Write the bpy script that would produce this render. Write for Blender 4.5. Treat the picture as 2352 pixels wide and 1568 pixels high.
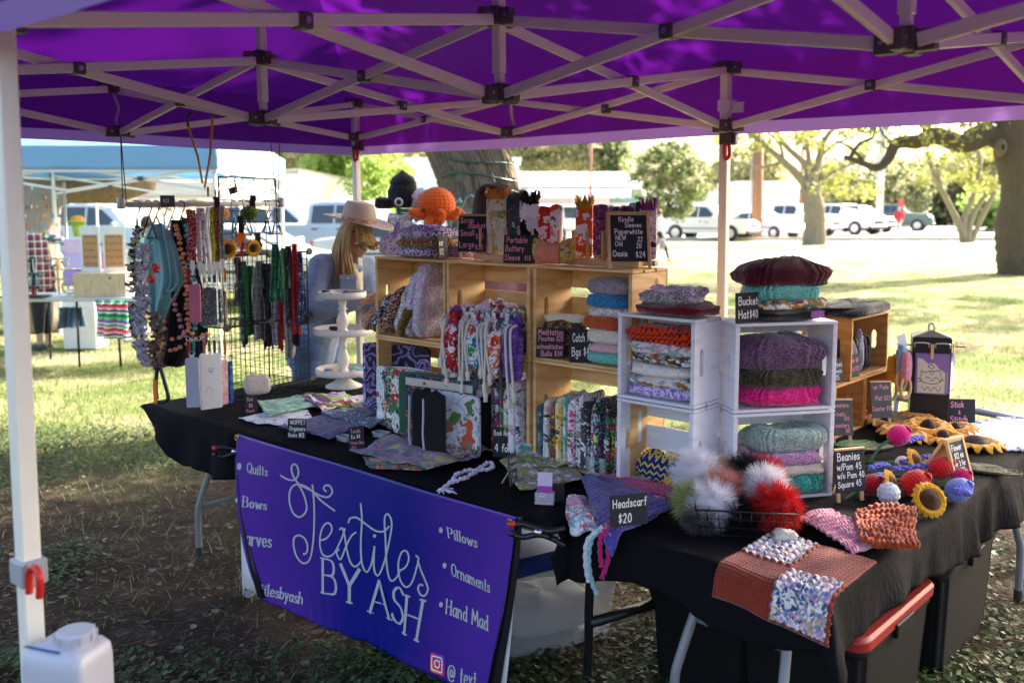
import bpy,bmesh,math,random
import numpy as np
from mathutils import Vector,Matrix,Euler
PI=math.pi
random.seed(7);RNG=np.random.default_rng(11)
for o in list(bpy.data.objects):bpy.data.objects.remove(o)
SC=bpy.context.scene
COL=SC.collection
CZ,PITCH,FPX,PYX=1.78,-0.1,2148.0,690.0
cam_d=bpy.data.cameras.new('camera');CAM=bpy.data.objects.new('camera',cam_d);COL.objects.link(CAM)
CAM.location=(0,0,CZ);CAM.rotation_euler=(PI/2+PITCH,0,0)
cam_d.sensor_width=36;cam_d.lens=FPX/2352*36;cam_d.shift_y=(PYX-784)/2352
cam_d.clip_start=.05;cam_d.clip_end=2000
cam_d.dof.use_dof=True;cam_d.dof.focus_distance=3.6;cam_d.dof.aperture_fstop=2.8
SC.camera=CAM
SUN_AZ=Vector((.80,.60)).normalized();SUN_EL=math.radians(33)
wd=bpy.data.worlds.new('World');SC.world=wd;wd.use_nodes=True
wn=wd.node_tree.nodes;wl=wd.node_tree.links
sky=wn.new('ShaderNodeTexSky');sky.sky_type='NISHITA';sky.sun_disc=False
sky.sun_elevation=SUN_EL;sky.sun_rotation=math.atan2(SUN_AZ.x,SUN_AZ.y)
sky.air_density=1.0;sky.dust_density=6.0;sky.ozone_density=.4
wl.new(sky.outputs[0],wn['Background'].inputs[0]);wn['Background'].inputs[1].default_value=.15
sd=bpy.data.lights.new('sun','SUN');sd.energy=5.0;sd.angle=math.radians(.6);sd.color=(1,.93,.82)
sun=bpy.data.objects.new('sun',sd);COL.objects.link(sun);sun.location=(6,6,12)
L=-Vector((SUN_AZ.x*math.cos(SUN_EL),SUN_AZ.y*math.cos(SUN_EL),math.sin(SUN_EL)))
sun.rotation_euler=L.to_track_quat('-Z','Y').to_euler()
SC.render.engine='CYCLES'
SC.view_settings.view_transform='Standard';SC.view_settings.look='None'
SC.view_settings.gamma=1;SC.view_settings.use_curve_mapping=False
SC.view_settings.exposure=2.36
SC.cycles.max_bounces=8;SC.cycles.transparent_max_bounces=12
TB=np.array([.013,3.068]);TD=np.array([.74,-.673]);TN=np.array([.673,.74]);TZ=.74
YD=math.atan2(TD[1],TD[0])
def W(a,o,z=0):p=TB+a*TD+o*TN;return Vector((p[0],p[1],z))
def ray(x,y):
 u=(x-1176)/FPX;v=-(y-PYX)/FPX;c,s=math.cos(PITCH),math.sin(PITCH)
 return Vector((u,c-v*s,s+v*c))
def G(x,y,z=0):d=ray(x,y);t=(z-CZ)/d.z;return Vector((d.x*t,d.y*t,z))      # a place on the level z
def GD(x,y,Y):d=ray(x,y);t=Y/d.y;return Vector((d.x*t,Y,CZ+d.z*t))         # a place at distance Y
def tag(o,label=None,cat=None,group=None,kind=None):
 if label:o['label']=label
 if cat:o['category']=cat
 if group:o['group']=group
 if kind:o['kind']=kind
 return o
def thing(name,label,cat,loc=(0,0,0),rz=0,group=None,rot=None):
 o=bpy.data.objects.new(name,None);COL.objects.link(o);o.empty_display_size=.1
 o.location=loc;o.rotation_euler=rot if rot else (0,0,rz)
 return tag(o,label,cat,group)
def link(name,me,mat,parent=None):
 o=bpy.data.objects.new(name,me);COL.objects.link(o)
 if mat is not None and not me.materials:
  for m in (mat if isinstance(mat,(list,tuple)) else [mat]):me.materials.append(m)
 if parent is not None:o.parent=parent
 return o
def copy_tree(o,parent=None):
 c=o.copy();COL.objects.link(c)
 if parent is not None:c.parent=parent
 for ch in list(o.children):copy_tree(ch,c)
 return c
def place_copy(o,loc,rz=None,label=None,scale=None):
 c=copy_tree(o);c.location=loc
 if rz is not None:c.rotation_euler=(0,0,rz)
 if label:c['label']=label
 if scale:c.scale=(scale,)*3
 return c
class MB:
 def __init__(s):s.v=[];s.f=[];s.uv=[];s.m=[]
 def add(s,vs,fs,uv=None,mi=0):
  b=len(s.v);s.v.extend([tuple(p) for p in vs]);s.f.extend([tuple(i+b for i in f) for f in fs])
  s.uv.extend(uv if uv is not None else [(p[0],p[2]) for p in vs]);s.m.extend([mi]*len(fs));return s
 def box(s,c,d,R=None,mi=0):
  hx,hy,hz=d[0]/2,d[1]/2,d[2]/2;c=Vector(c)
  P=[Vector((x,y,z)) for z in (-hz,hz) for x,y in ((-hx,-hy),(hx,-hy),(hx,hy),(-hx,hy))]
  if R is not None:P=[R @ p for p in P]
  return s.add([c+p for p in P],[(3,2,1,0),(4,5,6,7),(0,1,5,4),(1,2,6,5),(2,3,7,6),(3,0,4,7)],mi=mi)
 def bar(s,p,q,w,h=None,up=Vector((0,0,1)),mi=0):
  p,q=Vector(p),Vector(q);d=(q-p);l=d.length;d.normalize();x=d.cross(up)
  if x.length<1e-4:x=d.cross(Vector((1,0,0)))
  x.normalize();z=x.cross(d)
  R=Matrix((x,d,z)).transposed();return s.box((p+q)/2,(w,l,h or w),R,mi)
 def tube(s,pts,r,n=8,cap=True,closed=False,mi=0,ph=0):
  pts=[Vector(p) for p in pts];k=len(pts);R=r if isinstance(r,(list,tuple)) else [r]*k
  vs=[];uv=[];ref=None;acc=0
  for i,p in enumerate(pts):
   if closed:t=pts[(i+1) % k]-pts[i-1]
   else:t=pts[min(i+1,k-1)]-pts[max(i-1,0)]
   if t.length<1e-9:t=Vector((0,0,1))
   t.normalize()
   if ref is None:
    ref=t.orthogonal().normalized()
    if abs(t.z)<.95:ref=t.cross(Vector((0,0,1))).normalized()
   ref=(ref-t*ref.dot(t))
   if ref.length<1e-6:ref=t.orthogonal()
   ref.normalize();b=t.cross(ref)
   if i:acc += (p-pts[i-1]).length
   for j in range(n):
    a=2*PI*j/n+ph;vs.append(p+(ref*math.cos(a)+b*math.sin(a))*R[i]);uv.append((j/n,acc))
  fs=[]
  for i in range(k if closed else k-1):
   for j in range(n):
    a,b2=i*n+j,i*n+(j+1) % n;c2=((i+1) % k)*n
    fs.append((a,b2,c2+(j+1) % n,c2+j))
  if cap and not closed:fs += [tuple(range(n-1,-1,-1)),tuple((k-1)*n+j for j in range(n))]
  return s.add(vs,fs,uv,mi)
 def lathe(s,prof,n=24,c=(0,0,0),mi=0,axis=None):
  c=Vector(c);vs=[];uv=[]
  for i,(r,z) in enumerate(prof):
   for j in range(n):
    a=2*PI*j/n;p=Vector((r*math.cos(a),r*math.sin(a),z))
    if axis is not None:p=axis @ p
    vs.append(c+p);uv.append((j/n,z))
  fs=[(i*n+j,i*n+(j+1) % n,(i+1)*n+(j+1) % n,(i+1)*n+j) for i in range(len(prof)-1) for j in range(n)]
  if prof[0][0]>1e-5:fs.append(tuple(range(n-1,-1,-1)))
  if prof[-1][0]>1e-5:fs.append(tuple((len(prof)-1)*n+j for j in range(n)))
  return s.add(vs,fs,uv,mi)
 def grid(s,P,UV=None,wu=False,wv=False,mi=0,flip=False):
  nu,nv=P.shape[0],P.shape[1];I=np.arange(nu*nv).reshape(nu,nv);fs=[]
  for i in range(nu if wu else nu-1):
   for j in range(nv if wv else nv-1):
    q=(I[i,j],I[(i+1) % nu,j],I[(i+1) % nu,(j+1) % nv],I[i,(j+1) % nv]);fs.append(q[::-1] if flip else q)
  if UV is None:
   uu,vv=np.meshgrid(np.linspace(0,1,nu),np.linspace(0,1,nv),indexing='ij');UV=np.stack([uu,vv],-1)
  return s.add(P.reshape(-1,3).tolist(),[tuple(int(k) for k in f) for f in fs],UV.reshape(-1,2).tolist(),mi)
 def slab(s,P,th,UV=None,mi=0):
  """closed sheet: top grid P, underside th below along its normals"""
  du=np.gradient(P,axis=0);dv=np.gradient(P,axis=1);N=np.cross(du,dv);N /= np.linalg.norm(N,axis=-1,keepdims=True)+1e-9
  Q=P-N*th;nu,nv=P.shape[:2]
  if UV is None:
   uu,vv=np.meshgrid(np.linspace(0,1,nu),np.linspace(0,1,nv),indexing='ij');UV=np.stack([uu,vv],-1)
  b=len(s.v);s.grid(P,UV,mi=mi);s.grid(Q,UV,mi=mi,flip=True);I=np.arange(nu*nv).reshape(nu,nv);k=nu*nv
  ring=list(I[:,0])+list(I[-1,1:])+list(I[-2::-1,-1])+list(I[0,-2:0:-1]);m=len(ring)
  for i in range(m):
   a,c=int(ring[i]),int(ring[(i+1) % m]);s.f.append((b+a,b+a+k,b+c+k,b+c));s.m.append(mi)
  return s
 def mesh(s,name,smooth=True):
  me=bpy.data.meshes.new(name);me.from_pydata(s.v,[],s.f)
  ul=me.uv_layers.new(name='UVMap');li=np.zeros(len(me.loops),dtype=np.int32);me.loops.foreach_get('vertex_index',li)
  ul.data.foreach_set('uv',np.array(s.uv,dtype=np.float32)[li].ravel())
  if any(s.m):me.polygons.foreach_set('material_index',s.m)
  me.polygons.foreach_set('use_smooth',[smooth]*len(me.polygons));me.update();return me
 def build(s,name,mat,parent=None,smooth=False,bev=0):
  o=link(name,s.mesh(name,smooth),mat,parent)
  if bev:
   m=o.modifiers.new('bevel','BEVEL');m.width=bev;m.segments=1;m.limit_method='ANGLE'
  return o
def top(o,label,cat,group=None,kind=None):return tag(o,label,cat,group,kind)
def struct(o):o['kind']='structure';return o
def rotz(a):return Matrix.Rotation(a,3,'Z')
def snoise(x,y,seed=0,oct=3):
 r=np.random.default_rng(seed);t=0;amp=1;fr=1
 for k in range(oct):
  for q in range(3):
   a,p,p2=r.uniform(0,2*PI),r.uniform(0,6),r.uniform(.6,1.5)
   t=t+amp*np.sin(fr*p2*(x*math.cos(a)+y*math.sin(a))+p)/3
  amp *= .5;fr *= 2.1
 return t
def smooth_path(pts,k=6):
 P=[Vector(p) for p in pts];out=[]
 for i in range(len(P)-1):
  p0,p1,p2,p3=P[max(i-1,0)],P[i],P[i+1],P[min(i+2,len(P)-1)]
  for j in range(k):
   t=j/k;out.append(.5*((2*p1)+(p2-p0)*t+(2*p0-5*p1+4*p2-p3)*t*t+(3*p1-p0-3*p2+p3)*t**3))
 out.append(P[-1]);return out
def hexc(h):
 h=h.lstrip('#');c=[int(h[i:i+2],16)/255 for i in (0,2,4)]
 return tuple(((x/12.92) if x<=.04045 else ((x+.055)/1.055)**2.4) for x in c)+(1,)
def C(c):return hexc(c) if isinstance(c,str) else (tuple(c)+(1,) if len(c)==3 else tuple(c))
class NT:
 def __init__(s,name):
  s.mat=bpy.data.materials.new(name);s.mat.use_nodes=True;s.n=s.mat.node_tree.nodes;s.l=s.mat.node_tree.links
  s.p=s.n['Principled BSDF'];s.out=s.n['Material Output']
 def node(s,t,**k):
  n=s.n.new('ShaderNode'+t)
  for a,b in k.items():setattr(n,a,b)
  return n
 def set(s,n,**k):
  for a,b in k.items():
   i=n.inputs[a.replace('_',' ')]
   if isinstance(b,bpy.types.NodeSocket):s.l.new(b,i)
   else:i.default_value=b
  return n
 def coord(s,kind='Object',scale=1,rot=(0,0,0)):
  tc=s.node('TexCoord');mp=s.node('Mapping');s.l.new(tc.outputs[kind],mp.inputs[0])
  mp.inputs['Scale'].default_value=(scale,)*3 if not isinstance(scale,(tuple,list)) else scale;mp.inputs['Rotation'].default_value=rot
  return mp.outputs[0]
 def noise(s,co,scale=5,detail=3,rough=.5):
  n=s.node('TexNoise');s.l.new(co,n.inputs['Vector']);n.inputs['Scale'].default_value=scale;n.inputs['Detail'].default_value=detail;n.inputs['Roughness'].default_value=rough;return n
 def voro(s,co,scale=5,feature='F1',rand=1,dist='EUCLIDEAN'):
  n=s.node('TexVoronoi',feature=feature,distance=dist);s.l.new(co,n.inputs['Vector']);n.inputs['Scale'].default_value=scale
  n.inputs['Randomness'].default_value=rand;return n
 def ramp(s,fac,stops,interp='LINEAR'):
  r=s.node('ValToRGB');s.l.new(fac,r.inputs[0]);e=r.color_ramp;e.interpolation=interp
  while len(e.elements)<len(stops):e.elements.new(.5)
  for q,(p,c) in zip(e.elements,stops):q.position=p;q.color=C(c)
  return r.outputs[0]
 def pal(s,fac,cols):return s.ramp(fac,[(i/len(cols),c) for i,c in enumerate(cols)],'CONSTANT')
 def mix(s,fac,a,b,mode='MIX'):
  m=s.node('Mix',data_type='RGBA',blend_type=mode);I=[i for i in m.inputs if i.enabled]
  for i,x in zip((I[0],I[1],I[2]),(fac,a,b)):
   if isinstance(x,bpy.types.NodeSocket):s.l.new(x,i)
   else:i.default_value=x if not isinstance(x,(str,tuple,list)) else C(x)
  return [o for o in m.outputs if o.enabled][0]
 def math(s,op,a,b=0,clamp=False):
  m=s.node('Math',operation=op,use_clamp=clamp)
  for i,x in enumerate((a,b)):
   if isinstance(x,bpy.types.NodeSocket):s.l.new(x,m.inputs[i])
   else:m.inputs[i].default_value=x
  return m.outputs[0]
 def bump(s,h,dist=.002,strength=.6):
  b=s.node('Bump');b.inputs['Distance'].default_value=dist;b.inputs['Strength'].default_value=strength;s.l.new(h,b.inputs['Height']);s.l.new(b.outputs[0],s.p.inputs['Normal']);return b
 def base(s,c,rough=.6,metal=0,spec=.5,sheen=0):
  if isinstance(c,bpy.types.NodeSocket):s.l.new(c,s.p.inputs['Base Color'])
  else:s.p.inputs['Base Color'].default_value=C(c)
  s.p.inputs['Roughness'].default_value=rough;s.p.inputs['Metallic'].default_value=metal;s.p.inputs['Specular IOR Level'].default_value=spec
  s.p.inputs['Sheen Weight'].default_value=sheen;return s.mat
_MC={}
def plain(name,c,rough=.6,metal=0,spec=.5,var=.12,scale=20,bump=0,sheen=0):
 if name in _MC:return _MC[name]
 t=NT(name);co=t.coord();n=t.noise(co,scale,4)
 col=t.mix(t.math('MULTIPLY',n.outputs[0],1),tuple(x*(1-var) for x in C(c)[:3]),tuple(min(1,x*(1+var)) for x in C(c)[:3]))
 if bump:t.bump(n.outputs[0],bump,.5)
 _MC[name]=t.base(col,rough,metal,spec,sheen);return _MC[name]
def cloth_print(name,bg,motifs,scale=22,dens=.42,small=True,dots=None,rough=.85):
 """printed cotton: scattered motifs of several colours on a ground colour, flat print with a fine weave"""
 t=NT(name);co=t.coord();w=t.noise(co,scale*1.3,2);cw=t.mix(.09,co,w.outputs['Color'])
 v=t.voro(cw,scale)
 sc=t.node('SeparateColor');t.l.new(v.outputs['Color'],sc.inputs[0]);mc=t.pal(sc.outputs[0],motifs)
 f=t.math('LESS_THAN',v.outputs['Distance'],dens);c=t.mix(f,bg,mc)
 if small:
  v2=t.voro(cw,scale*2.3);s2=t.node('SeparateColor');t.l.new(v2.outputs['Color'],s2.inputs[0]);m2=t.pal(s2.outputs[1],motifs[::-1]+[bg])
  f2=t.math('LESS_THAN',v2.outputs['Distance'],dens*.72);c=t.mix(f2,c,m2)
  e=t.voro(cw,scale,'DISTANCE_TO_EDGE');f3=t.math('LESS_THAN',e.outputs[0],.035);c=t.mix(t.math('MULTIPLY',f3,.55),c,motifs[-1])
 n=t.noise(co,900,1);t.bump(n.outputs[0],.0006,.4)
 return t.base(c,rough,0,.25,.15)
def cloth_plain(name,c,rough=.9,var=.12,wr=60):
 if name in _MC:return _MC[name]
 t=NT(name);co=t.coord();n=t.noise(co,wr,4);col=t.mix(n.outputs[0],tuple(x*(1-var) for x in C(c)[:3]),tuple(min(1,x*(1+var)) for x in C(c)[:3]))
 t.bump(n.outputs[0],.002,.4);_MC[name]=t.base(col,rough,0,.25,.25);return _MC[name]
def cloth_stripe(name,cols,scale=40,axis=0,rough=.85,coord='Object'):
 t=NT(name);co=t.coord(coord);sp=t.node('SeparateXYZ');t.l.new(co,sp.inputs[0])
 f=t.math('FRACT',t.math('MULTIPLY',sp.outputs[axis],scale));n=t.noise(co,500,1);t.bump(n.outputs[0],.0006,.3)
 return t.base(t.pal(f,cols),rough,0,.25,.15)
def yarn(name,cols,scale=160,rough=.95,soft=False):
 """wool yarn: dye runs through the strand, so colour changes stitch by stitch"""
 t=NT(name);uv=t.coord('UV');ob=t.coord('Object')
 if len(cols)==1:
  n=t.noise(ob,30,3);c0=C(cols[0])[:3];col=t.mix(n.outputs[0],tuple(x*.82 for x in c0),tuple(min(1,x*1.18) for x in c0))
 else:
  v=t.voro(t.coord('Object',(1,1,1.6)),scale);s=t.node('SeparateColor');t.l.new(v.outputs['Color'],s.inputs[0])
  if soft:
   n=t.noise(ob,24,2);f=t.math('ADD',t.math('MULTIPLY',s.outputs[0],.35),t.math('SUBTRACT',t.math('MULTIPLY',n.outputs[0],1.3),.3),True)
  else:f=s.outputs[0]
  col=t.pal(f,cols)
 fz=t.noise(ob,700,2);t.bump(fz.outputs[0],.0015,.5)
 return t.base(col,rough,0,.15,.4)
def wood(name,light,dark,knots='#6b3f22',axis=(1,1,1),rough=.55,kn=.5,gsc=1.0):
 """pine: growth rings cut along the board, the odd knot"""
 t=NT(name);co=t.coord('Object');oi=t.node('ObjectInfo')
 vm=t.node('VectorMath',operation='ADD');t.l.new(co,vm.inputs[0])
 mul=t.math('MULTIPLY',oi.outputs['Random'],7.3);cx=t.node('CombineXYZ')
 for i in range(3):t.l.new(mul,cx.inputs[i])
 t.l.new(cx.outputs[0],vm.inputs[1]);mp=t.node('Mapping');t.l.new(vm.outputs[0],mp.inputs[0]);mp.inputs['Scale'].default_value=axis
 n=t.noise(mp.outputs[0],2.2*gsc,2,.4);wv=t.node('TexNoise');d=t.math('MULTIPLY',n.outputs[0],38)
 f=t.math('MULTIPLY',t.math('ADD',t.math('SINE',d),1),.5);f=t.math('POWER',f,2.2)
 fine=t.noise(mp.outputs[0],60*gsc,3);ff=t.math('ADD',t.math('MULTIPLY',f,.55),t.math('MULTIPLY',fine.outputs[0],.35),True)
 c=t.mix(ff,light,dark)
 v=t.voro(vm.outputs[0],5.5);k=t.math('LESS_THAN',v.outputs['Distance'],.1);sc=t.node('SeparateColor');t.l.new(v.outputs['Color'],sc.inputs[0])
 k2=t.math('MULTIPLY',k,t.math('LESS_THAN',sc.outputs[0],kn));ks=t.math('MULTIPLY',k2,.75)
 c=t.mix(ks,c,knots);t.bump(ff,.0008,.4)
 tone=t.mix(oi.outputs['Random'],(.88,.86,.84),(1.06,1.05,1.03));c=t.mix(1.0,c,tone,'MULTIPLY')
 return t.base(c,rough,0,.3)
def glassy(name,tint=(.9,.95,1),alpha=.35,rough=.15):
 t=NT(name);t.base(tint,rough,0,.5);t.p.inputs['Alpha'].default_value=alpha;return t.mat
def thin_glass(name,tint,fac=.5,rough=.05):
 t=NT(name);g=t.node('BsdfGlossy');g.inputs['Roughness'].default_value=rough;tr=t.node('BsdfTransparent');tr.inputs[0].default_value=C(tint)
 m=t.node('MixShader');m.inputs[0].default_value=fac;t.l.new(tr.outputs[0],m.inputs[1]);t.l.new(g.outputs[0],m.inputs[2]);t.l.new(m.outputs[0],t.out.inputs[0]);return t.mat
def translucent(name,c,trans,tc=None,rough=.5,var=None,spec=.3):
 """woven sheet that lets light through"""
 t=NT(name);t.base(c,rough,0,spec);tl=t.node('BsdfTranslucent');tl.inputs[0].default_value=C(tc or c)
 m=t.node('MixShader');m.inputs[0].default_value=trans;t.l.new(t.p.outputs[0],m.inputs[1]);t.l.new(tl.outputs[0],m.inputs[2]);t.l.new(m.outputs[0],t.out.inputs[0])
 n=t.noise(t.coord(),9,4);t.bump(n.outputs[0],.02,.25);return t.mat
def stitch(u,v):
 """height of a stitch at (u stitches, v rows), 0..1"""
 r=np.abs(np.sin(PI*v));off=np.where(np.floor(v) % 2==0,0,.5)
 return np.sqrt(r+1e-6)*(.45+.55*np.abs(np.sin(PI*(u+off+.35*np.sin(PI*v)))))
def knit_pillow(w,d,h,nst=26,nrow=9,amp=.006,seed=0,e1=.55,e2=.45,wob=.08,dome=0,dip=0,rib=0,res=3.2):
 """a folded knitted piece: rounded cushion with real stitches. base at z=0"""
 nu=int(nst*2*res);nv=int(nrow*2*res/1.4)
 u=np.linspace(0,2*PI,nu,endpoint=False);v=np.linspace(-PI/2,PI/2,nv);U,V=np.meshgrid(u,v,indexing='ij')
 sp=lambda x,e:np.sign(x)*np.abs(x)**e
 X=sp(np.cos(U),e2)*sp(np.cos(V),e1);Y=sp(np.sin(U),e2)*sp(np.cos(V),e1);Z=sp(np.sin(V),e1)
 r=.5;nz=snoise(X*2.2,Y*2.2,seed);nz2=snoise(X*3+7,Z*3+Y*2,seed+5)
 kx=1+wob*nz2;PX=X*w/2*kx;PY=Y*d/2*kx;PZ=(Z*.5+.5)*h*(1+wob*1.2*nz*(Z>0))
 PZ=PZ+np.where(Z>0,Z*dome*np.clip(1-X*X,0,1)*(1-.4*Y*Y),0)-np.where(Z>0,Z*dip*np.exp(-(X*X+Y*Y)*5),0)
 st=stitch(U/(2*PI)*nst*2,(V/PI+.5)*nrow*2) if not rib else (np.abs(np.sin(U/(2*PI)*nst*PI*2))**.6*.7+.3*stitch(U/(2*PI)*nst*2,(V/PI+.5)*nrow*2))
 flat=np.abs(Z)>.9
 st=np.where(flat,stitch(PX/w*nst*.9,PY/w*nst*.9),st)
 N=np.stack([X/w,Y/d,Z/h*.8],-1);N /= np.linalg.norm(N,axis=-1,keepdims=True)+1e-9
 P=np.stack([PX,PY,np.maximum(PZ,0)],-1)+N*(st[...,None]-.5)*amp;P[...,2]=np.maximum(P[...,2],.0005)
 UV=np.stack([U/(2*PI)*nst,(V/PI+.5)*nrow],-1);m=MB();m.grid(P,UV,wu=True);return m
def knit_ball(r,nst=22,nrow=12,amp=.004,sz=1,c=(0,0,0),seed=0,fn=None):
 nu,nv=nst*5,nrow*5;u=np.linspace(0,2*PI,nu,endpoint=False);v=np.linspace(-PI/2+.01,PI/2-.01,nv);U,V=np.meshgrid(u,v,indexing='ij')
 R=r+amp*(stitch(U/(2*PI)*nst,(V/PI+.5)*nrow)-.5)
 if fn is not None:R=R*fn(U,V)
 P=np.stack([R*np.cos(V)*np.cos(U),R*np.cos(V)*np.sin(U),R*np.sin(V)*sz],-1)+np.array(c);m=MB();m.grid(P,np.stack([U/(2*PI)*nst,(V/PI+.5)*nrow],-1),wu=True);return m
def knit_sheet(P,th=.008,nst=30,nrow=30,amp=.005,holes=0):
 """P: smooth grid; adds stitches along the normals and a thickness"""
 nu,nv=P.shape[:2];du=np.gradient(P,axis=0);dv=np.gradient(P,axis=1);N=np.cross(du,dv);N /= np.linalg.norm(N,axis=-1,keepdims=True)+1e-9
 U,V=np.meshgrid(np.linspace(0,nst,nu),np.linspace(0,nrow,nv),indexing='ij');s=stitch(U,V)
 m=MB();m.slab(P+N*(s[...,None])*amp,th,np.stack([U,V],-1));return m
_F={
'A':(.75,"0,0 .35,1 .7,0|.13,.36 .57,.36"),'B':(.7,"0,0 0,1|~0,1 .4,.97 .5,.77 .4,.56 0,.53|~0,.53 .45,.5 .58,.27 .45,.03 0,0"),'C':(.7,"~.6,.8 .4,1 .12,.85 .02,.5 .12,.15 .4,0 .62,.2"),
'D':(.7,"0,0 0,1|~0,1 .45,.9 .6,.5 .45,.1 0,0"),'E':(.6,"0,0 0,1|0,1 .5,1|0,.52 .4,.52|0,0 .5,0"),'F':(.6,"0,0 0,1|0,1 .5,1|0,.52 .4,.52"),'G':(.75,"~.6,.82 .4,1 .12,.85 .02,.5 .12,.15 .4,0 .62,.15 .62,.45|.62,.45 .4,.45"),
'H':(.75,"0,0 0,1|.6,0 .6,1|0,.52 .6,.52"),'I':(.3,".1,0 .1,1"),'K':(.65,"0,0 0,1|.5,1 0,.45|.14,.58 .55,0"),'L':(.6,"0,1 0,0|0,0 .5,0"),'M':(.9,"0,0 .08,1 .4,.3 .72,1 .8,0"),'N':(.75,"0,0 0,1 .6,0 .6,1"),
'O':(.8,"~.35,1 .08,.82 .02,.5 .1,.15 .35,0 .6,.15 .68,.5 .6,.85 .35,1"),'P':(.65,"0,0 0,1|~0,1 .42,.97 .55,.74 .42,.5 0,.47"),'Q':(.8,"~.35,1 .08,.82 .02,.5 .1,.15 .35,0 .6,.15 .68,.5 .6,.85 .35,1|.42,.25 .72,-.06"),'S':(.62,"~.5,.85 .3,1 .08,.85 .1,.62 .4,.45 .52,.22 .35,.02 .12,.05 0,.2"),
'T':(.7,"0,1 .62,1|.31,1 .31,0"),'W':(.95,"0,1 .2,0 .43,.8 .66,0 .86,1"),'X':(.65,"0,0 .55,1|.55,0 0,1"),'Y':(.7,"0,1 .3,.48|.6,1 .3,.48 .3,0"),
'a':(.55,"~.42,.55 .2,.6 .03,.4 .05,.1 .22,0 .4,.2|.43,.6 .43,.05 .5,0"),'b':(.55,"0,1 0,0|~0,.4 .2,.6 .42,.42 .4,.12 .2,0 0,.15"),'c':(.5,"~.4,.5 .22,.6 .04,.42 .05,.12 .22,0 .42,.12"),'d':(.58,"~.43,.45 .22,.6 .04,.42 .05,.12 .22,0 .43,.15|.43,1 .43,0"),
'e':(.52,"~.04,.32 .42,.34 .36,.55 .2,.6 .04,.4 .07,.1 .24,0 .43,.12"),'f':(.4,"~.38,.95 .25,1 .15,.85 .14,0|0,.58 .33,.58"),'g':(.55,"~.42,.5 .2,.6 .03,.4 .06,.1 .22,.02 .42,.2|~.43,.6 .43,-.2 .25,-.36 .03,-.25"),'h':(.55,"0,1 0,0|~0,.38 .2,.6 .4,.45 .41,0"),'i':(.22,".06,.6 .06,0|.06,.8 .07,.84"),
'k':(.52,"0,1 0,0|.38,.6 0,.25|.13,.35 .42,0"),'l':(.22,".06,1 .06,0"),'m':(.85,"0,.6 0,0|~0,.38 .18,.6 .33,.45 .34,0|~.34,.38 .52,.6 .68,.45 .7,0"),'n':(.55,"0,.6 0,0|~0,.38 .2,.6 .4,.45 .41,0"),'o':(.55,"~.22,.6 .04,.45 .04,.15 .22,0 .4,.15 .4,.45 .22,.6"),
'p':(.55,"0,.6 0,-.36|~0,.4 .2,.6 .42,.42 .4,.12 .2,0 0,.15"),'q':(.55,"~.43,.45 .22,.6 .04,.42 .05,.12 .22,0 .43,.15|.43,.6 .43,-.36"),'r':(.42,"0,.6 0,0|~0,.35 .15,.58 .34,.55"),'s':(.46,"~.36,.5 .2,.6 .05,.48 .12,.34 .32,.24 .33,.08 .16,0 0,.1"),'t':(.4,".15,.9 .15,.05 .3,0|0,.6 .34,.6"),
'u':(.55,"~0,.6 .02,.15 .18,0 .4,.2|.42,.6 .42,0"),'v':(.5,"0,.6 .2,0 .42,.6"),'w':(.75,"0,.6 .16,0 .33,.5 .5,0 .66,.6"),'x':(.48,"0,0 .38,.6|.38,0 0,.6"),'y':(.5,"0,.6 .2,.02|.42,.6 .2,.02 .05,-.36"),'z':(.48,"0,.6 .38,.6 0,0 .4,0"),
'0':(.6,"~.25,1 .05,.75 .05,.25 .25,0 .45,.25 .45,.75 .25,1"),'1':(.35,".02,.8 .18,1 .18,0"),'2':(.58,"~.03,.78 .22,1 .44,.8 .3,.4 .02,0|.02,0 .48,0"),'3':(.55,"~.03,.9 .25,1 .42,.8 .3,.56 .15,.53|~.15,.53 .42,.45 .44,.18 .22,0 .02,.1"),'4':(.6,".35,0 .35,1|.3,1 .02,.35 .5,.35"),'5':(.58,".45,1 .08,1 .06,.58|~.06,.58 .3,.64 .46,.4 .38,.08 .2,0 .02,.1"),
'8':(.56,"~.24,.54 .06,.75 .24,1 .42,.75 .24,.54 .04,.25 .24,0 .44,.25 .24,.54"),'9':(.55,"~.42,.72 .25,1 .05,.78 .2,.52 .42,.7|.43,.8 .38,0"),'$':(.55,"~.42,.78 .22,.88 .05,.72 .2,.52 .42,.35 .3,.12 .04,.2|.23,1.05 .21,-.06"),'&':(.65,"~.5,0 .1,.7 .22,.95 .34,.75 .05,.3 .15,.03 .35,.1 .48,.4"),'/':(.4,"0,-.1 .32,1"),'-':(.4,".03,.38 .3,.38"),
'@':(1.0,"~.6,.35 .45,.2 .3,.35 .4,.65 .6,.62 .62,.35 .72,.22 .88,.4 .8,.8 .5,.98 .15,.8 .04,.4 .2,.02 .5,-.1 .8,.02"),'.':(.2,".05,0 .07,.03"),' ':(.35,"")}
def strokes(text,serif=False):
 """polylines in letter units (cap height 1); returns them and the width"""
 x=0;out=[]
 for ch in text:
  adv,st=_F.get(ch,_F['-'])
  for s in st.split('|'):
   if not s:continue
   sm=s[0]=='~';P=[tuple(map(float,q.split(','))) for q in s.lstrip('~').split()]
   if sm:P=[(v.x,v.y) for v in smooth_path([(a,b,0) for a,b in P],4)]
   out += [[(x+a,b) for a,b in P]] if sm else [[(x+P[i][0],P[i][1]),(x+P[i+1][0],P[i+1][1])] for i in range(len(P)-1)]
   if serif and not sm:
    for (a,b),(c,e) in ((P[0],P[1]),(P[-1],P[-2])):
     if abs(a-c)<.45*abs(b-e)+.02 and abs(b-e)>.3:out.append([(x+a-.1,b),(x+a+.1,b)])
  x += adv+.12
 return out,x-.12
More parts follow.
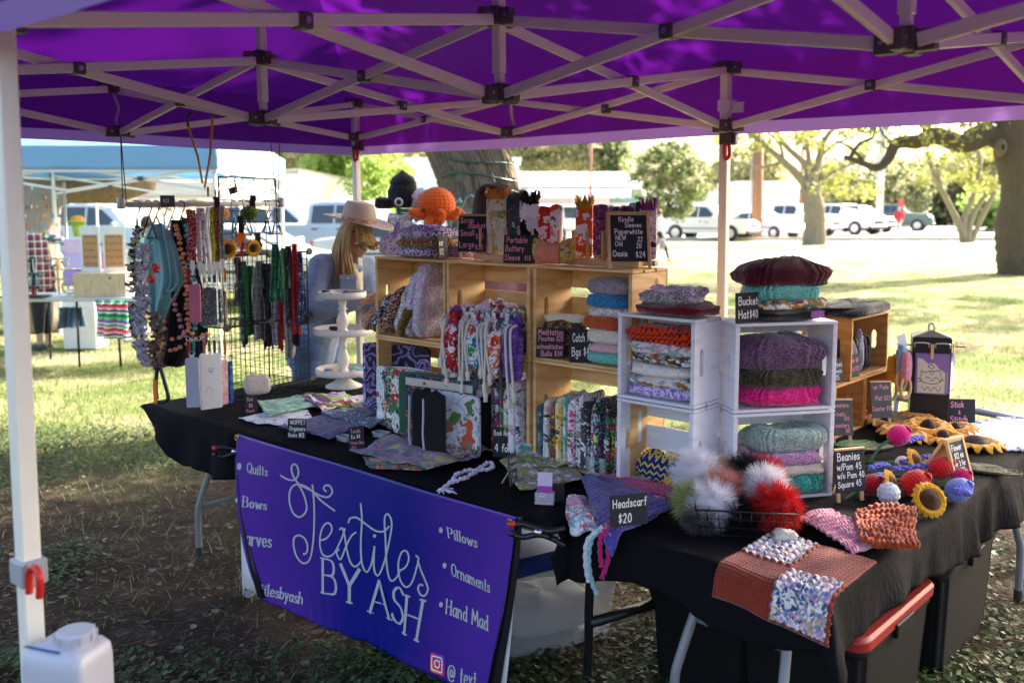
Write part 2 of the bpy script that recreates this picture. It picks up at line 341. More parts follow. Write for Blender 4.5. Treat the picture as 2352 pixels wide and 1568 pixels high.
def ribbon(m,P,w,f,pen=False,off=0):
 """flat stroke of width w along P (2-D); f maps 2-D to 3-D"""
 n=len(P);vs=[]
 for i,(x,y) in enumerate(P):
  a,b=P[max(i-1,0)],P[min(i+1,n-1)];dx,dy=b[0]-a[0],b[1]-a[1];l=math.hypot(dx,dy) or 1
  ww=w*(.42+.75*abs(dy/l)) if pen else w
  nx,ny=-dy/l*ww/2,dx/l*ww/2
  ex,ey=(dx/l*w*.3*(-1 if i==0 else 1),dy/l*w*.3*(-1 if i==0 else 1)) if i in (0,n-1) else (0,0)
  vs += [f(x+ex+nx,y+ey+ny),f(x+ex-nx,y+ey-ny)]
 m.add(vs,[(2*i,2*i+1,2*i+3,2*i+2) for i in range(n-1)])
def write(m,text,f,w=.13,serif=False,pen=False,jit=0,rnd=None):
 S,wd=strokes(text,serif)
 for P in S:
  if jit:P=[(a+rnd.uniform(-jit,jit),b+rnd.uniform(-jit,jit)) for a,b in P]
  ribbon(m,P,w,f,pen)
 return wd
M_CHALKW=plain('chalk_white',(.85,.85,.83),.9,var=.1,scale=200);M_CHALKP=plain('chalk_pink',(.85,.33,.45),.9,var=.1,scale=200)
M_BOARD=plain('slate_board',(.018,.019,.022),.8,var=.35,scale=30);M_BOARDG=plain('slate_board_dusty',(.075,.08,.075),.75,var=.3,scale=30)
M_SIGNWOOD=wood('sign_wood','#d9b98a','#c49a66',axis=(1,1,1),kn=0)
def chalk_sign(loc,rz,w,h,lines,label,tilt=.12,style='stand',dusty=False,th=.005,group='chalk price signs',lean=0):
 """black board facing local -y; lines = (text, x0, y0, cap height, colour) in board units from the lower left"""
 t=thing('chalk_sign',label,'sign',loc,rz,group)
 lift={'stand':0,'easel':.035,'aframe':.03}[style]
 R=Matrix.Rotation(-tilt,3,'X') @ Matrix.Rotation(lean,3,'Y');f3=lambda x,y,z:R @ Vector((x,y,z))
 m=MB();m.box((0,0,0),(w,th,h));m.v=[tuple(f3(x,y,z+h/2+lift)) for x,y,z in m.v]
 m.build('board',M_BOARDG if dusty else M_BOARD,t,bev=.0012)
 rnd=random.Random(int(abs(loc[0]*1000)+abs(loc[1]*700)))
 for colr in ('w','p'):
  k=MB()
  for tx,x0,y0,cap,cc in lines:
   if cc!=colr:continue
   sk=rnd.uniform(-.01,.03);wid=strokes(tx)[1]*cap*h*.82
   fit=min(1,(w*.97-x0*w)/wid)
   write(k,tx,lambda a,b:f3(-w/2+x0*w+a*cap*h*.82*fit,-th/2-.0012,lift+y0*h+b*cap*h+a*sk*cap*h),.15,jit=.018,rnd=rnd)
  if k.v:k.build('lettering',M_CHALKW if colr=='w' else M_CHALKP,t)
 if style=='easel':
  for sx in (-1,1):
   q=MB();q.bar(f3(sx*(w/2-.012),.004+th/2,0),f3(sx*(w/2-.012),.004+th/2,h+lift),.014,.007);q.build('leg',M_SIGNWOOD,t,bev=.001)
  q=MB();q.bar(f3(0,.004,h+lift-.01),(0,.1,.0),.012,.007);q.build('prop',M_SIGNWOOD,t,bev=.001)
  q=MB();q.box((0,0,0),(w+.004,.01,.008));q.v=[tuple(f3(x,y-.001,z+h+lift+.003)) for x,y,z in q.v];q.build('rail',M_SIGNWOOD,t,bev=.001)
 elif style=='aframe':
  hh=h+lift+.01
  for sx in (-1,1):
   q=MB();q.bar(f3(sx*(w/2+.006),0,0),f3(sx*(w/2+.006),0,hh),.012,.012);q.build('leg',M_SIGNWOOD,t,bev=.001)
   tp=f3(sx*(w/2+.006),.012,hh);q=MB();q.bar((tp.x,tp.y+hh*.55,0),(tp.x,tp.y,tp.z),.012,.012);q.build('leg',M_SIGNWOOD,t,bev=.001)
  tp=f3(0,.006,hh);q=MB();q.box((0,tp.y,tp.z),(w+.03,.02,.014));q.build('rail',M_SIGNWOOD,t,bev=.001)
  q=MB();p0=f3(0,.006,hh*.9);q.bar((0,tp.y+hh*.12,tp.z*.85),(0,tp.y+hh*.5,tp.z*.12),w*.94,.004,up=Vector((0,1,0)));q.build('back_board',M_SIGNWOOD,t)
 else:
  q=MB();q.bar(f3(0,th/2,h*.55),(0,th/2+h*.3+.01,.0),.02,.003);q.build('prop',M_SIGNWOOD,t)
 return t
# ======================
def gmat():
 t=NT('ground_soil');co=t.coord('Object');sp=t.node('SeparateXYZ');t.l.new(co,sp.inputs[0])
 n1=t.noise(co,.7,5,.6);n2=t.noise(co,6,6,.65);n3=t.noise(co,45,4)
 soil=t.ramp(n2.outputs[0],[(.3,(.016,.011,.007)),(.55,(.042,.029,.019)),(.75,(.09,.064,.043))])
 dry=t.ramp(n3.outputs[0],[(.3,(.25,.205,.12)),(.7,(.39,.335,.21))])
 grn=t.ramp(n3.outputs[0],[(.3,(.05,.085,.018)),(.7,(.13,.175,.045))])
 lawn=t.mix(t.ramp(n1.outputs[0],[(.36,(0,0,0)),(.58,(1,1,1))]),dry,grn)
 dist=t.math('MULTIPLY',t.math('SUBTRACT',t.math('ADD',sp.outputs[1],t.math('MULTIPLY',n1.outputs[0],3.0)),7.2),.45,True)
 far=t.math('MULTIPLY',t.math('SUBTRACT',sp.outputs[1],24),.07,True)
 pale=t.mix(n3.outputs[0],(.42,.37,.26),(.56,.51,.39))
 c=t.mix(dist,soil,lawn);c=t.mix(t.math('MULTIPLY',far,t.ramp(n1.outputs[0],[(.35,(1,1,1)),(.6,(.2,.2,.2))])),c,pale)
 t.bump(n3.outputs[0],.03,.6);return t.base(c,.95,0,.1)
def ground():
 ys=np.concatenate([np.linspace(-12,1.5,8),np.linspace(1.6,9,90),np.linspace(9.3,30,50),np.geomspace(31,900,24)])
 P=np.zeros((121,len(ys),3))
 for j,y in enumerate(ys):
  hw=max(14,y*1.1+6);xs=np.linspace(-hw,hw,121);P[:,j,0]=xs;P[:,j,1]=y
  P[:,j,2]=(.016*snoise(xs*2.2,y*2.2,3)+.009*snoise(xs*8,y*8,4))*(y<30)-.012
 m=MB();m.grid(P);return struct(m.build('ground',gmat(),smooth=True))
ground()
M_CONC=plain('concrete',(.45,.43,.38),.9,var=.15,scale=3)
def strip(name,pts,w,z,mat,th=.03):
 m=MB();P=np.zeros((len(pts),2,3))
 for i,p in enumerate(pts):
  a,b=pts[max(i-1,0)],pts[min(i+1,len(pts)-1)];d=(Vector(b)-Vector(a)).normalized();nn=Vector((-d.y,d.x,0))
  for j,s in enumerate((-1,1)):q=Vector(p)+nn*s*w/2;P[i,j]=(q.x,q.y,z)
 m.slab(P,th);return struct(m.build(name,mat))
strip('path',[(-60,34.5,0),(0,36.2,0),(14,36.4,0),(30,35.2,0),(70,31,0)],1.3,.02,M_CONC)
m=MB();m.box((0,72,-.035),(260,44,.1));struct(m.build('parking_lot',plain('pale_asphalt',(.30,.29,.27),.9,var=.2,scale=1.5)))
for i in range(16):
 m=MB();m.box((-32+i*5.2,55,.021),(.12,5,.004));struct(m.build('bay_line',plain('road_paint',(.75,.75,.72),.8)))
m=MB()
for i in range(40):m.box((-130+i*6.5+3.2,49.7,.06),(6.49,.2,.2))
struct(m.build('kerb',M_CONC))
S_=.87;TH=-.718
U_=Vector((math.cos(TH),math.sin(TH),0))*1.47*S_;V_=Vector((math.sin(TH),-math.cos(TH),0))*1.47*1.186*S_
O_=Vector((-1.126*S_,6.767*S_,0));ZL=CZ+.427*S_;ZU=ZL+.262*S_
pin_low={(0,0):(822,318),(1,0):(1172,308),(2,0):(1672,293),(0,1):(277,307),(1,1):(607,277),(2,1):(1150,222),(3,1):(2080,103)}
pin_up={(0,0):(815,240),(2,0):(1668,162),(0,1):(258,205),(1,1):(597,140),(2,1):(1139,46),(1,0):(1160,232)}
def node(i,j,up):
 p=O_+U_*i+V_*j;d=(pin_up if up else pin_low).get((i,j))
 return GD(d[0],d[1],p.y) if d else Vector((p.x,p.y,ZU if up else ZL))
NL={(i,j):node(i,j,0) for i in range(5) for j in range(3)};NU={(i,j):node(i,j,1) for i in range(5) for j in range(3)}
M_FRAME=plain('frame_enamel',(.82,.78,.67),.42,.0,.5,var=.05);M_BRK=plain('bracket_nylon',(.10,.085,.075),.5)
M_RED=plain('red_plastic',(.6,.02,.015),.35);M_STEEL=plain('bolt_steel',(.6,.6,.6),.3,1)
def mpurple():
 t=NT('purple_polyester');co=t.coord();n=t.noise(co,3.5,5);n2=t.noise(co,600,1)
 t.base((.026,.003,.078),.55,0,.22);tl=t.node('BsdfTranslucent');tl.inputs[0].default_value=(.078,.004,.17,1)
 t.bump(t.math('ADD',n.outputs[0],t.math('MULTIPLY',n2.outputs[0],.02)),.06,.5)
 m=t.node('MixShader');m.inputs[0].default_value=.42;t.l.new(t.p.outputs[0],m.inputs[1]);t.l.new(tl.outputs[0],m.inputs[2]);t.l.new(m.outputs[0],t.out.inputs[0]);return t.mat
M_PURPLE=mpurple();M_HEM=translucent('lavender_hem',(.26,.15,.44),.35,(.3,.16,.5),.6)
CAN=thing('canopy_tent','purple pop-up canopy on a white folding frame above the market stall','canopy',(O_.x,O_.y,0))
def cb(m,name,mat,bev=0,smooth=False,parent=None):
 m.v=[(x-O_.x,y-O_.y,z) for x,y,z in m.v];return m.build(name,mat,parent or CAN,bev=bev,smooth=smooth)
def scissor(a,b):
 d=(NL[b]-NL[a]);d.z=0;side=d.normalized().cross(Vector((0,0,1)))
 for k,(p,q) in enumerate(((NU[a],NL[b]),(NL[a],NU[b]))):
  off=side*(.012 if k else -.012);dd=(q-p).normalized()
  m=MB();m.bar(p+off+dd*.03,q+off-dd*.03,.016,.034);cb(m,'truss_bar',M_FRAME,.003)
 c=(NU[a]+NL[b]+NL[a]+NU[b])/4;m=MB();m.bar(c-side*.026,c+side*.026,.042,.042);pv=cb(m,'pivot_block',M_BRK,.004)
 m=MB();m.tube([c-side*.030,c+side*.030],.009,10);cb(m,'bolt',M_STEEL,parent=pv)
for i in range(5):
 for j in range(3):
  if i<4:scissor((i,j),(i+1,j))
  if j<2:scissor((i,j),(i,j+1))
ux,vx=U_.normalized(),V_.normalized();Rr=Matrix((ux,vx,Vector((0,0,1)))).transposed()
for (i,j),p in NL.items():
 for q in (p,NU[(i,j)]):
  m=MB();m.box(q+Vector((0,0,.012)),(.05,.05,.055),Rr)
  for sx,sy in ((1,0),(-1,0),(0,1),(0,-1)):
   ok=(0<=i+sx<=4) and (0<=j+sy<=2)
   if ok:m.box(q+ux*sx*.045+vx*sy*.045+Vector((0,0,.006)),(.05 if sx else .034,.05 if sy else .034,.05),Rr)
  k=cb(m,'bracket',M_BRK,.003)
  m=MB()
  for sx,sy in ((1,0),(-1,0),(0,1),(0,-1)):
   if (0<=i+sx<=4) and (0<=j+sy<=2):
    c=q+ux*sx*.052+vx*sy*.052+Vector((0,0,.008));s=(vx if sx else ux)*.0185;m.tube([c-s,c+s],.006,8)
  cb(m,'bolt',M_STEEL,parent=k)
ZR=ZU+.95
for (i,j) in ((1,1),(2,1),(3,1)):
 a,b=NL[(i,j)],NU[(i,j)];mid=a.lerp(b,.3)
 m=MB();m.bar(a,mid,.026,.026,up=vx);m.bar(mid,Vector((b.x,b.y,ZR-.05)),.034,.034,up=vx);cb(m,'peak_pole',M_FRAME,.003)
def leg(i,j,lever=True,foot=None):
 a,b=NL[(i,j)],NU[(i,j)];f=foot or Vector((a.x,a.y,0));w=.04
 m=MB();m.bar(b+Vector((0,0,.03)),f.lerp(b,.25),w,w,up=vx);l=cb(m,'leg',M_FRAME,.004)
 m=MB();m.bar(f.lerp(b,.27),f+Vector((0,0,.01)),w*.82,w*.82,up=vx);cb(m,'inner_leg',M_FRAME,.003,parent=l)
 m=MB();m.box(f+Vector((0,0,.004)),(.09,.09,.006));cb(m,'foot_plate',M_STEEL,parent=l)
 for q in ([a-Vector((0,0,.05))] if lever else [])+[f.lerp(b,.262 if lever else .475)]:
  m=MB();m.box(q,(.058,.058,.055),Rr);m.box(q+ux*.03,(.03,.03,.05),Rr);c=cb(m,'collar',M_BRK if q.z>1.3 else plain('grey_nylon',(.35,.36,.37),.5),.004,parent=l)
  sgn=ux*.05+vx*.02;P=[q+sgn+Vector((0,0,-.03)),q+sgn+ux*.004+Vector((0,0,.012)),q+sgn+ux*.03+Vector((0,0,.032)),q+sgn+ux*.055+Vector((0,0,.02)),q+sgn+ux*.05+Vector((0,0,-.025))]
  if lever and q.z>1:P=[q+Vector((-.02,-.03,-.02)),q+Vector((-.022,-.035,-.07)),q+Vector((-.012,-.035,-.09)),q+Vector((.002,-.035,-.07)),q+Vector((0,-.03,-.02))]
  m=MB();m.tube(smooth_path(P),.008,8);cb(m,'lever',M_RED,parent=l,smooth=True)
AF=GD(80,1640,NL[(2,2)].y);AF.z=0;NL[(2,2)]=Vector(GD(12,178,O_.y+2*U_.y+2*V_.y));NU[(2,2)]=Vector(GD(5,70,NL[(2,2)].y))
for ij in ((0,0),(2,0),(4,0),(0,2),(4,2)):leg(*ij)
leg(2,2,False,foot=Vector((AF.x,AF.y,0)))
def corner(i,j,e=.05):return O_+U_*i+V_*j+ux*e*(1 if i else -1)+vx*e*(1 if j else -1)
E4=[corner(0,0),corner(4,0),corner(4,2),corner(0,2)]
for e in E4:e.z=ZU+.03
R0=O_+U_*1+V_*1;R1=O_+U_*3+V_*1;R0.z=R1.z=ZR
def roof_face(A,B,T0,T1,seed):
 n=56;k=28;P=np.zeros((n,k,3))
 for i in range(n):
  for j in range(k):
   s,t=i/(n-1),j/(k-1);lo=A.lerp(B,s);hi=T0.lerp(T1,s);P[i,j]=lo.lerp(hi,t)
 ss,tt=np.meshgrid(np.linspace(0,1,n),np.linspace(0,1,k),indexing='ij');L_=(B-A).length
 edge=np.minimum(1,8*np.minimum(ss,1-ss))*np.minimum(1,8*np.minimum(tt,1-tt))
 P[...,2] += edge*(-.045*np.sin(PI*ss)*np.sin(PI*tt)+.012*snoise(ss*L_*3,tt*5,seed)+.006*snoise(ss*L_*9,tt*12,seed+1))
 return P
m=MB()
for q,(A,B,a,b) in enumerate(((E4[0],E4[1],R0,R1),(E4[1],E4[2],R1,R1),(E4[2],E4[3],R1,R0),(E4[3],E4[0],R0,R0))):m.grid(roof_face(A,B,a,b,q*7))
cb(m,'canopy_top',M_PURPLE,smooth=True)
zb=ZL-.045
for q in range(4):
 A,B=E4[q],E4[(q+1) % 4];nrm=(B-A).cross(Vector((0,0,1))).normalized();L_=(B-A).length
 n=int(L_*26);ss=np.linspace(0,1,n);P=np.zeros((n,12,3));H=np.zeros((n,3,3))
 for i,s in enumerate(ss):
  p=A.lerp(B,s);ed=min(1,12*min(s,1-s));sag=.018*math.sin(PI*s*2)**2
  for j in range(12):
   t=j/11;wv=(.014*snoise(s*L_*4,t*1.5,q)+.006*snoise(s*L_*13,t*3,q+3))*t*ed;r=p+nrm*wv;P[i,j]=(r.x,r.y,ZU+.03+(zb+.045-sag*.3-ZU-.03)*t)
  r0=Vector(P[i,11])
  for j in range(3):H[i,j]=(r0.x+nrm.x*.002*j,r0.y+nrm.y*.002*j,r0.z-.052*j/2)
 m=MB();m.grid(P);v_=cb(m,'valance',M_PURPLE,smooth=True)
 m=MB();m.grid(H);cb(m,'hem',M_HEM,smooth=True,parent=v_)
M_STRAP=plain('white_webbing',(.7,.68,.7),.8)
def strap(pts,w=.028):
 Q=smooth_path(pts,5);P=np.zeros((len(Q),2,3))
 for i,p in enumerate(Q):P[i,0]=p-ux*w/2;P[i,1]=p+ux*w/2
 m=MB();m.slab(P,.0015);cb(m,'strap',M_STRAP,smooth=True)
q=NU[(0,1)];strap([q+Vector((.0,0,-.02)),q+Vector((.02,.01,-.09)),q+Vector((.01,.0,-.16)),q+Vector((.03,0,-.2))])
q=NU[(1,0)];strap([q+Vector((.03,0,-.01)),q+Vector((.035,0,-.08)),q+Vector((.05,0,-.14))],.02)
q=NU[(2,0)].lerp(NL[(2,0)],.62)
m=MB();m.box(q,(.062,.062,.05),Rr);m.box(q+ux*.05+Vector((0,0,-.01)),(.06,.004,.045),Rr);cb(m,'strap',M_STRAP)
# ======================
M_TABLETOP=plain('table_resin',(.5,.5,.48),.5);M_GREYLEG=plain('grey_steel_tube',(.2,.21,.23),.4,.1,var=.15,scale=60,bump=.001)
M_BLKLEG=plain('black_steel_tube',(.02,.02,.022),.35,.2);M_FOOT=plain('rubber',(.02,.02,.02),.7)
def folding_table(label,a0,a1,o0,o1,mat,frames,along='a'):
 c=W((a0+a1)/2,(o0+o1)/2);t=thing('folding_table',label,'table',c,YD,'folding tables of the stall')
 w,d=a1-a0,o1-o0;m=MB();m.box((0,0,TZ-.028),(w-.012,d-.012,.036));m.build('tabletop',M_TABLETOP,t,bev=.008)
 for fr in frames:           # a list of two legs; each leg a path of (a, o, z)
  for P in fr['legs']:
   Q=[(p[0]-(a0+a1)/2,p[1]-(o0+o1)/2,p[2]) for p in P]
   m=MB();m.tube(smooth_path(Q,5),.0165,12);l=m.build('leg',mat,t,smooth=True)
   m=MB();e=Q[-1];m.tube([(e[0],e[1],.0),(e[0],e[1],.05)],.019,12);m.build('foot',M_FOOT,l)
  for P,r in fr.get('bars',[]):
   m=MB();m.tube([(p[0]-(a0+a1)/2,p[1]-(o0+o1)/2,p[2]) for p in P],r,8);m.build('brace',mat,t,smooth=True)
 return t
bend=lambda a,o,da,do:[(a,o,.7),(a,o,.5),(a+da*.3,o+do*.3,.42),(a+da*.8,o+do*.8,.3),(a+da,o+do,.22),(a+da,o+do,0)]
folding_table('long grey legged folding table under black cloth, behind the purple banner',-2.58,-.80,.01,.75,M_GREYLEG,[
 {'legs':[bend(-2.2,.14,-.05,-.065),bend(-2.2,.62,-.05,.065)],'bars':[([(-2.25,.08,.26),(-2.25,.68,.26)],.012),([(-2.2,.14,.62),(-1.7,.38,.71)],.01)]},
 {'legs':[bend(-1.15,.14,.05,-.065),bend(-1.15,.62,.05,.065)],'bars':[([(-1.1,.08,.26),(-1.1,.68,.26)],.012)]}])
folding_table('black legged folding table with its front leg beside the clear storage bin',-.79,.17,.01,.75,M_BLKLEG,[
 {'legs':[[(.075,.30,.70),(.078,.31,.45),(.06,.33,.32),(.03,.37,.16),(.0,.40,0)],[(.13,.60,.70),(.13,.60,.45),(.14,.64,.3),(.16,.72,.12),(.165,.75,0)]],'bars':[([(.06,.335,.27),(.145,.655,.27)],.02)]},
 {'legs':[bend(-.66,.12,-.04,-.06),bend(-.66,.64,-.04,.06)]}])
folding_table('grey legged folding table under the crates, yarn flowers and brick red shawl',.19,1.03,.09,2.50,M_GREYLEG,[
 {'legs':[bend(.50,.36,-.03,-.10),bend(.815,.36,.03,-.10)],'bars':[([(.50,.34,.42),(.815,.34,.42)],.012),([(.52,.36,.40),(.64,.95,.70)],.010),([(.79,.36,.40),(.66,.95,.70)],.008),([(.47,.26,.16),(.62,.2,.16),(.84,.26,.16)],.011)]},
 {'legs':[bend(.38,2.2,-.04,.1),bend(.96,2.2,.04,.1)],'bars':[([(.38,2.2,.42),(.96,2.2,.42)],.012)]}])
def mcloth():
 t=NT('black_cotton');co=t.coord();n=t.noise(co,14,5,.6);n2=t.noise(t.coord('Object',(3,3,1)),30,4,.65)
 t.bump(t.math('ADD',n.outputs[0],t.math('MULTIPLY',n2.outputs[0],.6)),.012,.55)
 return t.base(t.mix(n2.outputs[0],(.003,.003,.0045),(.007,.007,.0095)),.85,0,.09,0)
M_CLOTH=mcloth()
def cloth(a0,a1,o0,o1,ov,label,seed,z=TZ,st=.018,hem=None,front=None):
 l,r,f,b=ov;xs=np.concatenate([np.linspace(-l,-.001,int(l/st*1.4)+2),np.linspace(0,a1-a0,int((a1-a0)/.03)),a1-a0+np.linspace(.001,r,int(r/st*1.4)+2)])
 ys=np.concatenate([np.linspace(-f,-.001,int(f/st*1.4)+2),np.linspace(0,o1-o0,int((o1-o0)/.03)),o1-o0+np.linspace(.001,b,int(b/st*1.4)+2)])
 X,Y=np.meshgrid(xs,ys,indexing='ij');cx=np.clip(X,0,a1-a0);cy=np.clip(Y,0,o1-o0);ex,ey=X-cx,Y-cy;e=np.hypot(ex,ey)
 if hem is not None:e2=e*hem(cx+a0,cy+o0,ex,ey)
 else:e2=e
 dx,dy=np.where(e>1e-6,ex/np.maximum(e,1e-6),0),np.where(e>1e-6,ey/np.maximum(e,1e-6),0)
 corner=np.minimum(np.abs(ex),np.abs(ey))/np.maximum(e,1e-6)
 out=.02*(1-np.exp(-e2/.018));wv=snoise((cx+cy+(dx-dy)*.12)*15,e2*2,seed)+.3*snoise((cx-cy)*27,e2*3,seed+2);flow=np.clip(e2-.02,0,1)*(.16*wv+.1)+corner*e2*.35;flow=flow*np.where(ey<0,front(cx+a0),1) if front is not None else flow;out=out*(np.where((ey<0) & (front(cx+a0)<.5),.15,1) if front is not None else 1)+flow
 drop=np.maximum(e2-.02*(1-np.exp(-e2/.02)),0);drop=drop*(1+.08*snoise((cx+cy)*9,0,seed+4))
 wr=.0022*snoise(X*22+4*Y,Y*14,seed+6)+.0014*snoise(X*50,Y*20+X*12,seed+8)
 P=np.stack([cx+dx*out,cy+dy*out,z+.0005+np.where(e>1e-6,-drop,wr*.5+.0014)],-1)
 P[...,0] += np.where(e>0,wr*dx*1.5,0);P[...,1] += np.where(e>0,wr*dy*1.5,0)
 m=MB();m.slab(P,.0012);o=m.build('tablecloth',M_CLOTH,smooth=True);o.location=W(a0,o0);o.rotation_euler=(0,0,YD)
 return top(o,label,'tablecloth','black tablecloths of the stall')
cloth(-2.66,.16,.012,.76,(.05,.07,.25,.2),'black cotton tablecloth hanging in soft folds at the left end behind the banner',3,front=lambda a:np.where((a>-1.78) & (a<.1),.0,1),hem=lambda a,o,ex,ey:np.where(ey<0,np.clip((a+2.70)/.42,.12,1)*np.where(a>-1.7,np.where(a>-.08,.2,.4),1),1))
cloth(.18,1.05,.08,2.52,(.08,.21,.175,.2),'black wrinkled tablecloth under the yarn flowers and beanie sign',8,hem=lambda a,o,ex,ey:np.where((ex>0) | (ey<0),1+.15*np.sin(a*9+o*3),1))
# ======================
def hole_panel(m,D,H,t,x,hc,hl,hr,n=32):
 """board in the y-z plane at x with a stadium hole centred hc=(y,z), half length hl along z, radius hr"""
 inner=[];outer=[]
 angs=sorted([2*PI*i/n for i in range(n)]+[math.atan2(zz-hc[1],yy-hc[0]) % (2*PI) for yy in (0,D) for zz in (0,H)])
 for a in angs:
  c,s=math.cos(a),math.sin(a)
  k=min([((D-hc[0])/c if c>0 else -hc[0]/c) if abs(c)>1e-9 else 9,((H-hc[1])/s if s>0 else -hc[1]/s) if abs(s)>1e-9 else 9]);outer.append((hc[0]+c*k,hc[1]+s*k))
  if abs(c)>1e-9 and abs(s/c)*hr<=hl:k2=hr/abs(c)
  else:
   zz=math.copysign(hl,s);B=s*zz;q=B*B-(zz*zz-hr*hr);k2=B+math.sqrt(max(q,0))
  inner.append((hc[0]+c*k2,hc[1]+s*k2))
 N=len(angs);vs=[(x-t/2,*p) for p in outer]+[(x-t/2,*p) for p in inner]+[(x+t/2,*p) for p in outer]+[(x+t/2,*p) for p in inner];fs=[]
 for i in range(N):
  j=(i+1) % N;fs += [(i,N+i,N+j,j),(2*N+j,3*N+j,3*N+i,2*N+i),(j,2*N+j,2*N+i,i),(N+i,3*N+i,3*N+j,N+j)]
 m.add(vs,fs);return m
M_PINE=wood('crate_pine','#ecc890','#cf9f62',axis=(1,1,5));M_PINEX=wood('crate_pine_slat','#eecb94','#d2a266',axis=(.8,5,5),kn=.35)
M_PINEO=wood('crate_pine_orange','#cf9a5e','#a86f37',axis=(1,1,5));M_PINEOX=wood('crate_pine_orange_slat','#d3a064','#ab733a',axis=(.8,5,5),kn=.3)
def mwhite(name,axis):
 t=NT(name);co=t.coord('Object',axis);n=t.noise(co,9,5,.6);n2=t.noise(t.coord(),6,4)
 wear=t.ramp(n.outputs[0],[(.3,(.80,.81,.86)),(.6,(.72,.73,.80)),(.8,(.55,.56,.63))]);w2=t.ramp(n2.outputs[0],[(.62,(0,0,0)),(.78,(.5,.5,.5))])
 t.bump(n.outputs[0],.0015,.4);return t.base(t.mix(w2,wear,(.38,.36,.42)),.6,0,.3)
M_WCR=mwhite('white_washed_wood',(1,1,6));M_WCRX=mwhite('white_washed_slat',(.7,6,6))
def crate(loc,rz,Wd,D,H,label,mats,group,nback=3,ntop=3,t=.011,tp=.016,gap=None,holes=(0,0),back=None):
 """opening towards local -y"""
 c=thing('wooden_crate',label,'crate',loc,rz,group);me,ms=mats
 for s in (-1,1):
  m=MB();hole_panel(m,D-t-.0015,H-2*t-.003,tp,s*(Wd/2-tp/2-.001),(D*.27,(H-2*t)*.5),H*.115,.0125)
  m.v=[(x,y,z+t+.0015) for x,y,z in m.v];m.build('end_panel',me,c,bev=.0015)
 def boards(n,lo,hi,gp):w=(hi-lo-gp*(n-1))/n;return [(lo+i*(w+gp),lo+i*(w+gp)+w) for i in range(n)]
 for z0,z1 in (back or boards(nback,.002,H-.002,H*.10)):
  m=MB();m.box((0,D-t/2,(z0+z1)/2),(Wd,t,z1-z0));m.build('back_slat',ms,c,bev=.0015)
 for nm,zc in (('top_slat',H-t/2),('bottom_slat',t/2)):
  for y0,y1 in boards(ntop,0,D-t-.002,.012):
   m=MB();m.box((0,(y0+y1)/2,zc),(Wd+.002,y1-y0,t));m.build(nm,ms,c,bev=.0015)
 return c
PINE,PINEO,WHITE=(M_PINE,M_PINEX),(M_PINEO,M_PINEOX),(M_WCR,M_WCRX)
C_O=.55;C_D=.24
def pine(a0,a1,z0,z1,label):return crate(W((a0+a1)/2,C_O,z0),YD,a1-a0-.002,C_D,z1-z0-.002,label,PINE,'pine crates stacked on the long table')
Z1,Z2=1.166,1.548
pine(-1.395,-.912,Z1,Z2,'pine crate holding folded crocheted hats, beside the woman in the tan hat')
pine(-.908,-.42,Z1,Z2,'pine crate overflowing with rope drawstring bags, under the scrap basket sign')
pine(-.405,.08,Z1,Z2,'pine crate with the stack of catch all bags, under the tall black easel sign')
pine(-1.395,-.912,TZ+.002,Z1,'pine crate hidden behind the large book sleeves with the marbled one in front')
pine(-.908,-.42,TZ+.002,Z1,'lower pine crate full of book sleeves under the drawstring bags')
pine(-.405,.08,TZ+.002,Z1,'lower pine crate with a row of upright sleeves, behind the small clear tub')
WLp=W(.06,.489);wl_c=W(.06+.325/2,.489)
crate((wl_c.x,wl_c.y,1.084),YD,.325,.18,.31,'white painted crate with a black and orange hat on its folded knits',WHITE,'white painted crates',back=[(.235,.305),(.12,.205),(.005,.09)],ntop=2)
crate((wl_c.x,wl_c.y,TZ+.002),YD,.325,.18,.338,'lower white crate with the blue and yellow hat leaning in its opening',WHITE,'white painted crates',ntop=2)
A_,B_=G(1685,950,1.062),G(1918,938,1.062);WRr=math.atan2((B_-A_).y,(B_-A_).x);wr_c=(A_+B_)/2;WRW=(B_-A_).length
crate((wr_c.x,wr_c.y,1.062),WRr,WRW,.2,.315,'white painted crate holding purple, olive and hot pink cowls',WHITE,'white painted crates',back=[(.255,.312),(.135,.232),(.005,.11)],ntop=2)
crate((wr_c.x,wr_c.y,TZ+.002),WRr,WRW,.2,.316,'lower white crate holding pale green, pink, cream and teal cowls',WHITE,'white painted crates',ntop=2)
RZR=math.atan2(.74,.673)
def rcrate(o0,o1,z0,z1,label,a=.36,D=.24):p=W(a,(o0+o1)/2,z0);return crate(p,RZR,o1-o0-.002,D,z1-z0-.002,label,PINEO,'natural pine crates at the back of the right table',ntop=2,nback=2)
RZ1,RZ2=.985,1.275
rcrate(1.72,2.06,TZ+.002,RZ1,'lower pine crate behind the twin slate sign on a small easel')
rcrate(2.062,2.40,TZ+.002,RZ1,'lower pine crate with wooden ring teethers hanging at its side')
rcrate(1.88,2.33,RZ1,RZ2,'pine crate of grey hot pads with a black knit piece laid on top')
